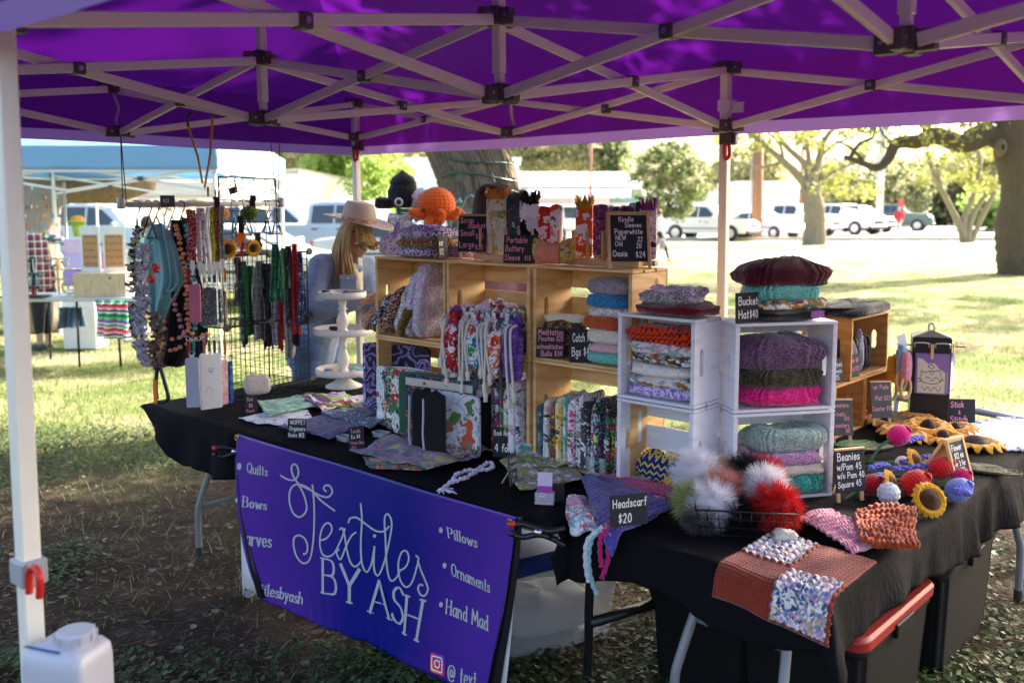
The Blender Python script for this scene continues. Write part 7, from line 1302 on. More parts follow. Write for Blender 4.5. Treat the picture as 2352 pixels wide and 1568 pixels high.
for k,(x,y0,y1,w,cs,nm) in enumerate(SCV):p=rl(min(x,640));hang('%s scarf hanging behind the wire rack' % nm,x,y0,y1,w*1.15,5.35,P_(*(cs+cs[:1])[:4],scale=34),'scarf',k,.012,1.6,1.0,'scarf','scarves behind the wire rack',.3)
for k,(x,y0,y1,w,cs,nm,tp2) in enumerate([(632,560,690,30,('#1f7a5a','#0f3a3a','#8ad0a0'),'green fish scale print scarf at the right of the rail',.5),(650,570,660,30,('#5aa86a','#3a8a5a','#9ad0a0'),'leaf green scarf right of the fish scale one',.45),(662,565,740,20,('#2a2226','#5a4a4a','#8a7a7a'),'dark brown scarf near the right end of the rail',.6),(676,560,770,22,('#b0141c','#d83a3a','#2a0a0a'),'red metallic scarf near the right end of the rail',.5),(690,580,745,22,('#1a2450','#6a7ab0','#c8c8d8'),'navy paisley scarf last on the rail',.4)]):hang(nm,x,y0,y1,w,5.25,P_(*(cs+cs[:1])[:4],scale=40),'scarf',k+30,.018,2,tp2,'scarf',GG,.3)
pp=G(600,880,TZ+.01);put(pillow(.14,.08,.11,4,.5,.5,.1),'gift_bag',P_('#e6dfd0','#2a2a30','#c02a2a',scale=50,dens=.2),G(592,905,TZ+.012),.4,'cream gift bag with a red bow inside the bottom of the wire rack','bag')
for k,(x0,y0,x1,y1,lb) in enumerate([(432,290,465,420,'orange bungee cord slanting down to the rack from the left'),(488,268,470,430,'orange bungee cord hooked on the canopy frame')]):
 a,b2=GD(x0,y0,4.45),GD(x1,y1,5.0);t=thing('bungee_cord',lb,'bungee cord',a,0,'orange bungee cords');m=MB();m.tube([Vector((0,0,0)),(b2-a)*.5+Vector((.01,0,0)),b2-a],.006,7);m.build('cord',plain('orange_bungee',(.7,.25,.03),.6),t,smooth=True);m=MB();m.tube([(0,0,.0),(.0,0,.05),(.014,0,.065),(.024,0,.05)],.006,7);m.build('hook',M_BBLK,t,smooth=True)
# ======================
def stack(base,rz,w,d,items,group,jx=.006):
 z=base.z
 for k,(h,mat,lab,kw) in enumerate(items):
  kw=dict(kw);ww=kw.pop('w',w);dz=kw.pop('dz',h*.86);dx=kw.pop('dx',0);ct=kw.pop('cat','knit');p=Vector((base.x+math.cos(rz)*(dx+jx*math.sin(k*2.2)),base.y+math.sin(rz)*(dx+jx*math.sin(k*2.2)),z))
  knit(p,rz+.05*math.sin(k*1.9),ww,d,h,mat,lab,ct,group,name='knitted_piece',seed=k*3+int(h*1000),**{**dict(nst=15,nrow=3.2,amp=.017 if kw.get('rib') else .013,e1=.6,wob=.12),**kw});z += dz
wl=lambda z,o=.09:W(.06+.1625,.489+o,z)
stack(wl(1.098),YD,.275,.15,[(.042,Y_('#c9b2e6','#8a6ac8','#e6dcf2',scale=120),'lilac folded knit at the bottom of the left white crate',{}),(.042,Y_('#e6ddcf','#a8683a','#8ab0cf','#efe9dc',scale=45),'cream knit with brown and blue flecks in the left white crate',{}),(.052,Y_('#efe6e2','#e6d4d2','#f0ece6',scale=120),'off white knit with a blush tint in the left white crate',{}),(.042,Y_('#e9e6e4','#2a3040','#c9862a','#8a4a2a','#8ab4c4',scale=60),'zigzag knit of white, navy, gold and rust in the left white crate',{}),(.042,Y_('#dcdfe0','#9aa8a4','#d8a0b4','#e6e6e4',scale=60),'grey, white and pink wavy knit in the left white crate',{})],'folded knits in the left white crate')
def mzig(name,cols,su,sv):
 t=NT(name);sp=t.node('SeparateXYZ');t.l.new(t.coord('UV'),sp.inputs[0]);z=t.math('PINGPONG',t.math('MULTIPLY',sp.outputs[0],su),.5);f=t.math('FRACT',t.math('ADD',t.math('MULTIPLY',sp.outputs[1],sv),z));n=t.noise(t.coord(),500,2);t.bump(n.outputs[0],.001,.4);return t.base(t.pal(f,cols),.95,0,.15,.3)
def mzig_obj(name,cols,su,sv):
 t=NT(name);sp=t.node('SeparateXYZ');t.l.new(t.coord(),sp.inputs[0]);z=t.math('PINGPONG',t.math('MULTIPLY',sp.outputs[0],su),.6);f=t.math('FRACT',t.math('ADD',t.math('MULTIPLY',t.math('ADD',sp.outputs[1],t.math('MULTIPLY',sp.outputs[2],-1.0)),sv),z));n=t.noise(t.coord(),500,2);t.bump(n.outputs[0],.001,.4);return t.base(t.pal(f,cols),.95,0,.15,.3)
stack(wl(1.285),YD,.285,.155,[(.062,mzig_obj('black_orange_zigzag',['#d83a10','#d83a10','#0b0b0d'],55,38),'black and bright orange zigzag hat topping the left white crate stack',dict(cat='hat',dome=.012))],'folded knits in the left white crate')
stack(W(.06+.20,.489+.085,1.398),YD,.27,.18,[(.045,Y_('#6a0a16','#7d0f1c','#58060f'),'dark red knit lying on the left white crate',dict(w=.27,cat='hat')),(.058,Y_('#a8a0ac','#6a626e','#c9c2cc','#8a828e'),'heathered grey hat slumped on the dark red knit',dict(w=.22,dx=-.02,cat='hat',wob=.2))],'hats on top of the left white crates')
q=G(1520,1112,TZ+.006);knit((q.x,q.y,q.z),YD+.2,.21,.09,.11,mzig_obj('blue_yellow_zigzag',['#0f2a7a','#0f2a7a','#d8c040'],45,33),'navy and yellow zigzag hat leaning in the lower left white crate','hat',None,name='crocheted_hat',seed=4,nst=18,nrow=7,amp=.009,e1=.7,rot=(-.35,.1,YD+.2))
ux_,uy_=Vector((math.cos(WRr),math.sin(WRr),0)),Vector((-math.sin(WRr),math.cos(WRr),0))
wr=lambda z,dx=0,dy=.085:Vector((wr_c.x,wr_c.y,z))+ux_*dx+uy_*dy
stack(wr(1.076,.01),WRr,.29,.17,[(.075,Y_('#d40a72','#b8065f','#e62a8a'),'hot pink ribbed cowl at the bottom of the upper right white crate',dict(rib=1,nrow=4,nst=15)),(.072,Y_('#2e2a14','#4a4420','#242010'),'dark olive ribbed cowl in the upper right white crate',dict(rib=1,nrow=4,nst=15)),(.10,Y_('#5f4460','#7a5a78','#4a3450'),'dusty purple ribbed cowl heaped on top in the upper right white crate',dict(rib=1,nrow=5,nst=15,dome=.025,w=.315))],'cowls in the right white crates')
stack(wr(TZ+.018,.06,.07),WRr,.17,.16,[(.075,Y_('#1f8a80','#3aa89a','#157068'),'teal ribbed cowl at the bottom of the lower right white crate',dict(rib=1,nrow=4,nst=13,w=.19,dx=.015)),(.045,Y_('#d8d2c0','#c9c2ae'),'cream knit between the teal and mauve cowls',dict(w=.22)),(.055,Y_('#b88ab0','#c8a0c0','#a0749a'),'mauve pink ribbed cowl in the lower right white crate',dict(rib=1,nrow=4,nst=15,w=.26,dx=-.03)),(.09,Y_('#8fa8a0','#a8beb4','#7a948c'),'pale sage ribbed cowl with a hollow top in the lower right white crate',dict(rib=1,nrow=5,nst=15,dip=.04,w=.285,dx=-.025))],'cowls in the right white crates')
stack(wr(1.381,.025,.09),WRr,.255,.19,[(.045,Y_('#0c0c0e','#18181b'),'black hat with a violet tag under the striped one',dict(cat='hat')),(.036,Y_('#e9e4da','#c9862a','#3a8a8a','#b02a2a','#e9e4da',scale=50),'white hat with orange and teal flecks above the black one',dict(cat='hat')),(.056,Y_('#6ac0b8','#7fd0c6','#58aca4'),'aqua ribbed hat in the tall bucket hat stack',dict(cat='hat',rib=1)),(.064,Y_('#4a0f1e','#5c1628','#3a0a16'),'maroon ribbed hat with a raised point topping the bucket hat stack',dict(cat='hat',rib=1,w=.315,dome=.03,dx=-.01,wob=.14))],'bucket hats on the white crates')
m=MB();m.box((0,0,.012),(.05,.003,.022));put(m,'price_tag',plain('violet_tag',(.4,.12,.5),.6),wr(1.392,.11,-.008),WRr,'small violet tag on the black hat of the bucket hat stack','tag',smooth=False)
chalk_sign(wr(1.380,-.155,-.002),WRr+.22,.098,.105,[('Bucket',.12,.60,.26,'w'),('Hat',.12,.16,.26,'w'),('$40',.6,.16,.25,'w')],'black slate lettered Bucket Hat in white chalk',.05)
# ======================
Rp=lambda o,z,a=.38:W(a,o,z)
knit(Rp(2.08,RZ2+.003,.28),RZR+.05,.50,.24,.05,Y_('#0b0a0c','#161317'),'thick black knitted piece laid over the upper natural pine crate','knit',None,name='knitted_piece',nst=24,nrow=4,amp=.014,seed=9,wob=.12)
for k,(o,c,lb) in enumerate([(1.945,('#3a4250','#4a5464'),'slate blue hot pad at the left end of the pine crate'),(1.99,('#8a8796','#a09dac'),'light grey crocheted hot pad'),(2.03,('#7f7c8a','#95929f'),'mid grey crocheted hot pad behind the light one'),(2.075,('#3a3626','#4a4632'),'olive brown crocheted hot pad'),(2.115,('#9a98a4','#aeacb6'),'pale grey hot pad right of the olive one'),(2.16,('#0c0b0d','#151416'),'black crocheted hot pad'),(2.205,('#0c0b0d','#151416'),'second black hot pad nearest the crate end')]):
 knit(Rp(o,RZ1+.014,.27),RZR+.9,.17,.032,.17+.012*math.sin(k*2),Y_(*c),lb,'hot pad','hot pads in the pine crate',name='hot_pad',nst=13,nrow=7,amp=.010,seed=k,e1=.5)
DL=dict(dusty=True)
chalk_sign(Rp(1.925,RZ1+.013,.35),RZR-.45,.085,.105,[('Coaster $4',.06,.62,.2,'p'),('Hot Pad $12',.08,.24,.2,'p')],'dusty slate in pink chalk for coasters and hot pads',.1,**DL);chalk_sign(Rp(1.80,RZ1+.003,.32),RZR-.6,.085,.105,[('Hand Dyed',.04,.68,.19,'w'),('Tea towels',.04,.4,.18,'w'),('$15',.45,.1,.2,'w')],'dusty slate lettered Hand Dyed Tea towels',.1,**DL)
knit(Rp(1.79,RZ1+.003,.22),RZR,.12,.14,.13,Y_('#3a2a20','#5a4434'),'brown towel bundle behind the hand dyed towel slate','towel',None,name='tea_towel',nst=10,nrow=5,amp=.006,seed=3)
chalk_sign(Rp(1.68,TZ+.004,.42),RZR-.75,.10,.155,[('Monsters',.06,.8,.12,'p'),('Rivets',.2,.55,.12,'p'),('$15',.62,.42,.11,'p'),('Coasters',.08,.24,.12,'p'),('$8',.66,.08,.12,'p')],'dusty slate on a small easel in front of the lower pine crate',.2,'easel',**DL);chalk_sign(Rp(2.03,TZ+.03,.46),RZR-.75,.10,.165,[('Jar Pads',.1,.8,.12,'p'),('Mat $22',.2,.5,.12,'p'),('Coaster $10',.06,.2,.12,'p')],'dusty slate on a small easel behind the golden sunflower scarves',.2,'easel',**DL)
for k,(x,y,c) in enumerate([(2050,850,('#d8921c','#c07a10')),(2072,828,('#7a9ac0','#9ab4d4')),(2082,845,('#c8788a','#d890a0'))]):
 p=GD(x,y,4.42-.04*k);t=thing('teether',['wooden ring teether with a golden knitted strap','wooden ring teether with a blue knitted strap','wooden ring teether with a pink knitted strap'][k],'teether',p,.5,'wooden ring teethers');m=MB();m.tube([Vector((.034*math.cos(a),0,-.095+.05*math.sin(a))) for a in np.linspace(0,2*PI,26,endpoint=False)],.0075,8,closed=True);m.build('ring',M_SIGNWOOD,t,smooth=True);m=knit_pillow(.05,.03,.13,8,5,.008,k,.5,.5);m.v=[(a,b,c_-.06) for a,b,c_ in m.v];m.build('strap',Y_(*c),t,smooth=True)
b=G(2130,968,TZ+.004);t=thing('display_box','tall black metal box with handles used as a card display','display',b,-.35);m=MB();m.box((0,0,.21),(.17,.17,.42));m.build('body',plain('black_box_metal',(.010,.010,.011),.4,.3,var=.3),t,bev=.004);m=MB();m.add([(-.085,-.085,.422),(.085,-.085,.422),(.085,.085,.422),(-.085,.085,.422),(0,0,.448)],[(0,1,4),(1,2,4),(2,3,4),(3,0,4),(3,2,1,0)]);m.build('lid',M_BBLK,t);m=MB();m.tube(smooth_path([(-.012,0,.44),(-.01,0,.475),(.01,0,.475),(.012,0,.44)]),.005,7);m.build('lid_ring',M_STEEL,t,smooth=True)
for s in (-.045,.045):m=MB();m.tube(smooth_path([(s-.03,-.09,.375),(s-.028,-.10,.395),(s+.028,-.10,.395),(s+.03,-.09,.375)]),.0035,6);m.build('handle',M_STEEL,t,smooth=True)
M_CARD=plain('card_cream',(.62,.58,.47),.8,var=.05);M_CARDP=plain('card_purple',(.22,.14,.36),.7)
R35=rotz(-.35)
def cardp(off,rzz,w,h,label,cat_art,pk):
 p=b+R35 @ Vector(off);c=thing('print_card',label,'card',p,-.35+rzz,'cards pegged on the black box');m=MB();m.box((0,0,-h/2),(w,.003,h));m.build('backing',M_CARDP,c);m=MB();m.add([(x,-.0026,z) for x,z in [(-w*.44,-h*.97),(w*.44,-h*.97),(w*.44,-h*.45),(w*.25,-h*.36),(w*.1,-h*.22),(-w*.12,-h*.24),(-w*.3,-h*.12),(-w*.46,-h*.1)]],[tuple(range(8))]);m.build('print_area',M_CARD,c)
 if cat_art:
  m=MB();art=[[(-.3,-.5),(-.34,-.42),(-.2,-.46),(-.05,-.42),(.12,-.42),(.26,-.4),(.3,-.52),(.34,-.62),(.2,-.72),(-.05,-.74),(-.25,-.7),(-.36,-.6),(-.3,-.5)],[(-.2,-.6),(-.1,-.58),(-.02,-.6)],[(.08,-.6),(.16,-.58),(.24,-.62)],[(-.02,-.64),(.04,-.66),(.08,-.64)],[(-.44,-.62),(-.3,-.64)],[(-.43,-.7),(-.28,-.68)],[(.4,-.62),(.26,-.66)],[(-.3,-.8),(-.2,-.9),(-.1,-.82),(0,-.92),(.12,-.82),(.24,-.92),(.32,-.8)],[(-.05,-.44),(0,-.52)],[(.05,-.43),(.06,-.51)],[(-.12,-.3),(-.02,-.26),(.08,-.32),(0,-.36),(-.12,-.3)]]
  for P in art:ribbon(m,[(q.x,q.y) for q in smooth_path([(x,y,0) for x,y in P],4)],.018,lambda x,y:(x*w,-.0033,y*h))
  m.build('line_drawing',M_BBLK,c)
 if pk is not None:m=MB();m.box((0,-.007,.012),(.013,.004,.07));m.box((0,.005,.012),(.013,.004,.07));put(m,'clothes_peg',M_SIGNWOOD,p,-.35+rzz,pk,'clothes peg','wooden clothes pegs on the black box',False)
cardp((.0,-.102,.345),0,.135,.19,'cream and purple card with a line drawn sleeping cat',True,'clothes peg holding the sleeping cat card');cardp((.004,-.094,.348),.05,.15,.19,'purple backing card behind the sleeping cat card',False,None)
for k in range(4):cardp((-.092-.010*k,-.02-.004*k,.345-.002*k),-1.25+.06*k,.12,.185,['first','second','third','outermost'][k]+' purple card fanned on the left side of the black box',False,'clothes peg holding the left hand cards' if k==3 else None)
cardp((.092,-.03,.345),1.2,.10,.18,'purple card seen edge on at the right side of the black box',False,'clothes peg at the right side of the black box');m=MB();m.box((0,0,0),(.045,.002,.065));put(m,'paper_tag',plain('paper_white',(.7,.69,.7),.8),b+Vector((-.16,-.05,.40)),.3,'white paper tag tilted above the left cards of the black box','tag',smooth=False,rot=(0,-.3,.3));m=MB();m.tube([(-.15,0,0),(0,0,0),(.15,0,0)],.004,6);put(m,'peg_bar',M_BLKLEG,b+Vector((-.0,-.0,.372)),-.3,'thin black rod through the top of the card display','rod')
chalk_sign(G(2206,976,TZ+.004),-.05,.135,.125,[('Stick',.15,.68,.22,'p'),('&',.42,.42,.15,'p'),('Stitch',.14,.10,.24,'p')],'black slate lettered Stick and Stitch in pink chalk',.08)
a_,b_=G(2072,930,.80),W(1.25,3.0,.78);t=thing('tube_rail','grey metal tube rail behind the black card display','rail',W(.9,2.85,0));c0=t.location
P0,P1=GD(2060,912,4.95),GD(2420,975,4.62);m=MB();m.tube([P0-c0,P1-c0],.018,12);m.build('tube',plain('grey_tube',(.3,.31,.34),.4,.2),t,smooth=True)
for e in (P0,P1):m=MB();m.tube([e-c0,Vector((e.x,e.y,0))-c0],.014,10);m.build('post',plain('grey_tube',(.3,.31,.34),.4,.2),t,smooth=True)
# ======================
GOLD=Y_('#d8921c','#e6a82e','#c07a10',scale=70)
gg=random.Random(6)
for k,(x,y,r) in enumerate([(2035,975,.12),(2075,1000,.12),(2130,985,.12),(2165,1010,.115),(2195,990,.10),(2110,958,.10)]):flower(G(x,y,TZ+.006+.012*(k % 3)),(.12*math.sin(k*2),.12*math.cos(k*1.7),k),r,['golden sunflower square by the small dusty easel','golden sunflower square behind the pink tulip','golden sunflower square at the back of the heap','golden sunflower square behind the flower price sign','golden sunflower square below the Stick and Stitch slate','golden sunflower square against the black display'][k],group='golden sunflower squares',petals=16,disc=.30,cc='#2a1612',pc='#d8921c')
flower(G(2238,1025,TZ+.006),(0,0,.3),.125,'flat golden sunflower lying in front of the white doily',group='golden sunflower squares',petals=14,disc=.5,cc='#2a1a18',pc='#d89a24')
def leafc(x,y,l,w,rz,col,label):
 n,q=40,22;s,v=np.meshgrid(np.linspace(0,1,n),np.linspace(-1,1,q),indexing='ij');P=np.stack([(s-.5)*l,v*w*.5*np.sin(PI*np.clip(s*.94+.03,0,1))**.6,.006+.006*snoise(s*6,v*3,int(x))],-1);m=knit_sheet(P[:,::-1],.006,14,8,.008);put(m,'crocheted_leaf',Y_(*col),G(x,y,TZ+.006),rz,label,'leaf','crocheted leaves on the right table')
leafc(2262,1078,.26,.14,-.6,('#4a4a1a','#5a5a24'),'olive crocheted leaf by the flower price sign');leafc(1965,1022,.2,.1,.3,('#2f5a12','#3f7018'),'bright green crocheted leaf behind the beanie sign');leafc(2010,1030,.2,.1,.5,('#3a3a1a','#4a4a20'),'dark olive leaf behind the pink tulip');leafc(2130,1062,.16,.1,.2,('#4a5020','#5a602a'),'olive leaf under the lavender stems')
n=70;s,v=np.meshgrid(np.linspace(0,1,n),np.linspace(0,1,n),indexing='ij');P=np.stack([(s-.5)*.62,(v-.5)*.42,.006+.005*snoise(s*9,v*8,2)],-1);P[...,0] += .02*np.sin(v*34)*(np.abs(s-.5)>.45);P[...,1] += .02*np.sin(s*44)*(np.abs(v-.5)>.44);put(knit_sheet(P[:,::-1],.005,26,20,.009),'doily',Y_('#c9c6e2','#dcdaee'),G(2330,995,TZ+.006),YD+1.3,'white crocheted lace doily at the far right of the table','doily')
def tulip(x,y,r,col,label,rz=0,h=.0,tilt=1.2):
 p=G(x,y,TZ+.006);t=thing('crocheted_tulip',label,'tulip',p,0,'crocheted tulips');m=knit_ball(r,20,12,.004,1.15,(0,0,0),1,lambda U,V:np.where(V>.5,1+.18*(V-.5)*np.sin(U*3),1));R=Matrix.Rotation(rz,3,'Z') @ Matrix.Rotation(tilt,3,'Y');m.v=[tuple(R @ Vector(q)+Vector((0,0,r*1.0+h))) for q in m.v];m.build('bloom',Y_(*col),t,smooth=True)
 for k in range(3):
  a=k*2.1;m=MB();m.lathe([(r*.42,0),(r*.32,r*.25),(r*.1,r*.45),(0,r*.5)],10);m.v=[tuple(R @ (Vector(q)+Vector((r*.5*math.cos(a),r*.5*math.sin(a),r*.85)))+Vector((0,0,r+h))) for q in m.v];m.build('petal_tip',Y_(*col),t,smooth=True)
 m=MB();m.tube(smooth_path([R @ Vector((0,0,-r))+Vector((0,0,r+h)),R @ Vector((0,0,-r*2.5))+Vector((0,0,r+h)),R @ Vector((0,0,-r*5))+Vector((0,0,max(.012,r*.5)))]),.006,7);m.build('stem',plain('green_stem',(.02,.14,.05),.6),t,smooth=True);return t
tulip(2062,1050,.042,('#d80f7a','#c00a68'),'hot pink crocheted tulip at the top of the bunch',.4,.05);tulip(2160,1105,.042,('#b00a14','#c8141c'),'big red crocheted tulip left of the flower price sign',.3,.01);tulip(2100,1138,.046,('#b00a14','#c8141c'),'red crocheted tulip tucked behind the large sunflower',.3);tulip(2000,1135,.036,('#8a0a18','#a00c1c'),'dark red crocheted tulip beside the beanie sign',.3);tulip(2200,1150,.040,('#6a7ac8','#7f8ed4'),'periwinkle crocheted tulip at the front of the bunch',.2);tulip(2208,1112,.030,('#b80f5a','#d01a6a'),'magenta crocheted tulip behind the periwinkle one',.1);tulip(2070,1085,.022,('#d8d8e0','#c8c8d4'),'small white crocheted bud amid the lavender stems',.4,.02)
flower(G(2132,1148,TZ+.055),(1.05,0,.15),.062,'largest crocheted sunflower facing forward in the flower bunch',petals=18,disc=.62);flower(G(2098,1060,TZ+.07),(1.0,.5,.5),.052,'crocheted sunflower upright behind the pink tulip',petals=16,disc=.6);flower(G(2042,1112,TZ+.05),(1.0,.75,.5),.054,'crocheted sunflower turned right beside the beanie sign',petals=16,disc=.62)
put(knit_ball(.037,14,6,.006,1,(0,0,.037)),'yarn_ball',Y_('#c8d0da','#dce2ea'),G(2040,1156,TZ+.004),.4,'ball of pale white yarn at the front of the flower bunch','yarn ball')
for k,(x0,y0,x1,y1) in enumerate([(2055,1078,2175,1072),(2070,1062,2160,1048),(2000,1075,2040,1070),(1998,1102,2030,1092),(2085,1015,2120,1005),(2195,1128,2225,1135)]):
 a,c=G(x0,y0,TZ+.06),G(x1,y1,TZ+.05);m=MB();Q=smooth_path([Vector((0,0,0)),(c-a)*.5+Vector((0,0,.008)),c-a],12);N_=len(Q)
 for i in range(N_):m.lathe([(0,-.008),(.010,-.003),(.011,.003),(0,.008)],6,Q[i]+Vector((0,.007*math.sin(i*2.4),.006*math.cos(i*2.4))))
 o=put(m,'lavender_stem',Y_('#5a5ac0','#7070cc'),a,0,['long lavender stem across the middle of the bunch','lavender stem pointing at the flower price sign','short lavender stem left of the turned sunflower','lavender stem by the dark red tulip','lavender sprig lying on the golden squares','lavender tip beyond the periwinkle tulip'][k],'lavender','crocheted lavender stems')
m=MB()
for k in range(7):a,c=G(1985+k*3,1060+k*11,TZ+.02+.006*(k % 3)),G(2095+k*4,1062+k*9,TZ+.03);m.tube([a-G(2000,1080,TZ),c-G(2000,1080,TZ)],.0045,6)
put(m,'flower_stems',plain('green_stem',(.02,.14,.05),.6),G(2000,1080,TZ),0,'bundle of green wire stems lying under the crocheted flowers','stems')
chalk_sign(G(1956,1152,TZ+.004),.30,.122,.148,[('Beanies',.08,.76,.18,'w'),('w/Pom 45',.05,.54,.15,'w'),('w/o Pom 40',.05,.34,.14,'w'),('Square 45',.06,.12,.14,'w')],'black easel sign lettered Beanies with three prices',.14,'easel');chalk_sign(G(2215,1108,TZ+.004),.62,.095,.125,[('Flower',.12,.74,.18,'w'),('$12 ea',.2,.5,.17,'w'),('or 3 for',.15,.28,.15,'w'),('$30',.4,.06,.16,'w')],'black A frame sign lettered Flower $12 ea',.3,'aframe')
c4=[G(1603,1228,TZ+.006),G(1822,1240,TZ+.006)];bc=(c4[0]+c4[1])/2;brz=math.atan2((c4[1]-c4[0]).y,(c4[1]-c4[0]).x);bw=(c4[1]-c4[0]).length;bk=thing('wire_basket','black wire basket overflowing with fur pompoms','basket',bc,brz);bh,bd=.085,.24;m=MB()
for (x0,y0,x1,y1,n) in ((-bw/2,0,bw/2,0,9),(bw/2,0,bw/2,bd,7),(-bw/2,bd,bw/2,bd,9),(-bw/2,0,-bw/2,bd,7)):
 for i in range(n+1):s=i/n;x,y=x0+(x1-x0)*s,y0+(y1-y0)*s;m.tube([(x*.93,y*.93+.008,0),(x*1.06,y*1.06-.01,bh)],.0014,5)
 for j in range(4):z=bh*j/3;k=.93+.13*j/3;m.tube([(x0*k,y0*k+.008-.018*j/3,z),(x1*k,y1*k+.008-.018*j/3,z)],.0014 if j<3 else .0032,6)
for i in range(9):x=(-bw/2+bw*i/8)*.93;m.tube([(x,.008,.001),(x,bd*.95,.001)],.0014,5)
m.build('wire_frame',M_WIRE,bk,smooth=True)
def pom(dx,dy,dz,r,cols,label,n=7000,l=.034):
 p=bc+rotz(brz) @ Vector((dx,dy+.035,dz));r *= .86;t=thing('fur_pompom',label,'pompom',p,0,'fur pompoms in the basket');mt=mleaf('fur_%d' % len(bpy.data.materials),cols,.3);knit_ball(r*.80,14,9,.004).build('core',mt,t,smooth=True)
 g=np.random.default_rng(int(abs(dx*1000)+abs(dy*700))+5);d=g.normal(size=(n,3));d /= np.linalg.norm(d,axis=1,keepdims=True);d2=d+g.normal(size=(n,3))*.34+.35*np.sin(d*9+2);d2[:,2] -= .06;d2 /= np.linalg.norm(d2,axis=1,keepdims=True);ll=l*(g.uniform(.35,1.6,n)**1.3)[:,None];s=np.cross(d2,g.normal(size=(n,3)));s /= np.linalg.norm(s,axis=1,keepdims=True);o=link('fur',quads_mesh('fur',d*r*.78+d2*ll/2,d2*ll/2,s*.0006),mt,t);o['kind']='stuff'
WF=[(.8,.79,.88),(.86,.85,.9),(.9,.9,.92)];BF=[(.006,.006,.008),(.012,.011,.013)];RF=[(.55,.012,.015),(.7,.02,.02),(.42,.01,.012)]
for a in [(-.145,.20,.135,.075,WF,'big white pompom rising at the back left of the basket'),(.02,.20,.125,.068,BF,'black pompom at the back middle of the basket'),(.075,.13,.115,.062,WF,'white pompom in the middle right of the basket'),(.10,.05,.075,.075,RF,'red pompom at the front right of the basket'),(-.10,.05,.07,.07,WF,'white pompom pressed against the front left wires'),(-.01,.035,.03,.06,BF,'black pompom at the bottom front of the basket'),(-.06,.13,.10,.055,[(.7,.2,.12),(.8,.4,.3),(.75,.5,.5)],'salmon and pink pompom in the middle of the basket'),(-.165,.09,.07,.045,[(.4,.55,.1),(.6,.7,.3),(.1,.08,.06)],'lime and brown pompom poking out of the left side'),(.085,.245,.12,.05,RF,'red pompom at the back right of the basket'),(-.05,.24,.115,.045,[(.6,.5,.4),(.5,.25,.1),(.7,.66,.6)],'tan and white pompom behind the black one'),(-.13,.02,.02,.045,[(.03,.025,.02),(.2,.18,.17),(.01,.01,.01)],'dark grey pompom at the lower left corner')]:pom(*a)
knit(bc+rotz(brz) @ Vector((.12,-.015,.0)),brz,.07,.05,.035,Y_('#d8d4c4','#c8c4b2'),'small cream knit at the foot of the basket','knit',nst=8,nrow=3,amp=.006,seed=3)
PUR,MAG,MLT=Y_('#4a3f8a','#5a4f9c','#3d3478'),Y_('#b00a6a','#c41a7a','#980658'),Y_('#c8d4d6','#8ab0b8','#b0607a','#e6e0dc',scale=60)
def crochet_px(pix,mat,label,seed,lift,nst,nrow,wr=.012,over=None,name='headscarf',cat='headscarf',group='crocheted headscarves',amp=.008,res=4):
 c=[G(x,y,TZ+.006+lift) for x,y in pix];ctr=(c[0]+c[2])/2;s,q=np.meshgrid(np.linspace(0,1,int(nst*res)),np.linspace(0,1,int(nrow*res)),indexing='ij');P=np.zeros(s.shape+(3,))
 for k in range(2):P[...,k]=(c[0][k]*(1-s)+c[1][k]*s)*(1-q)+(c[3][k]*(1-s)+c[2][k]*s)*q-ctr[k]+.008*snoise(s*5,q*5,seed+k)
 P[...,2]=wr*(1+snoise(s*4,q*4,seed+3))*.6
 if over is not None:P=over(P,ctr)
 m=knit_sheet(P[:,::-1],.007,nst,nrow,amp);return put(m,name,mat,ctr,0,label,cat,group)
TH_=np.array([-TN[0],-TN[1]])
def drop_over(P,ctr,o_edge=.075,a_edge=None):
 """lets what lies beyond the table edge hang down"""
 X=P[...,0]+ctr.x-TB[0];Yy=P[...,1]+ctr.y-TB[1];a=X*TD[0]+Yy*TD[1];o=X*TN[0]+Yy*TN[1];e=np.maximum(o_edge-o,0);out=.045*(1-np.exp(-e/.045))+.17*e;sh=e-out;P[...,0] += TN[0]*sh;P[...,1] += TN[1]*sh;P[...,2] -= np.maximum(e-.045*(1-np.exp(-e/.045)),0)*.97;return P
crochet_px([(1380,1092),(1545,1115),(1540,1150),(1400,1125)],MAG,'magenta headscarf folded at the back of the headscarf pile',2,.025,20,8);crochet_px([(1365,1095),(1480,1078),(1555,1100),(1400,1120)],Y_('#a89a9a','#5a4a6a','#8a9a6a','#c8b8b0',scale=60),'brown and grey flecked headscarf at the very back of the pile',4,.012,18,6);crochet_px([(1370,1108),(1500,1120),(1530,1158),(1395,1140)],MLT,'pale aqua and rose headscarf edge in the pile',5,.018,20,8);crochet_px([(1330,1105),(1430,1108),(1540,1180),(1385,1238)],PUR,'violet headscarf heaped under the Headscarf slate',6,.022,24,18,.038,over=drop_over);crochet_px([(1310,1150),(1380,1140),(1400,1235),(1295,1215)],MLT,'pale multicoloured headscarf hanging at the left of the violet one',7,.006,14,12,.03,over=drop_over)
knit(G(1542,1128,TZ+.006),.3,.05,.05,.05,Y_('#d8a828','#c89418'),'mustard knit peeking between the magenta headscarf and the basket','knit',nst=8,nrow=4,amp=.006,seed=2);knit(G(1320,1165,TZ+.02),.3,.05,.04,.03,Y_('#b87a9a','#c8a0b0'),'small pink knot of crochet at the left end of the headscarf pile','knit',nst=7,nrow=3,amp=.006,seed=5)
chalk_sign(G(1444,1206,TZ+.045),.28,.126,.10,[('Headscarf',.07,.60,.26,'w'),('$20',.22,.12,.28,'w')],'black slate lettered Headscarf $20 at the front of the table',.02)
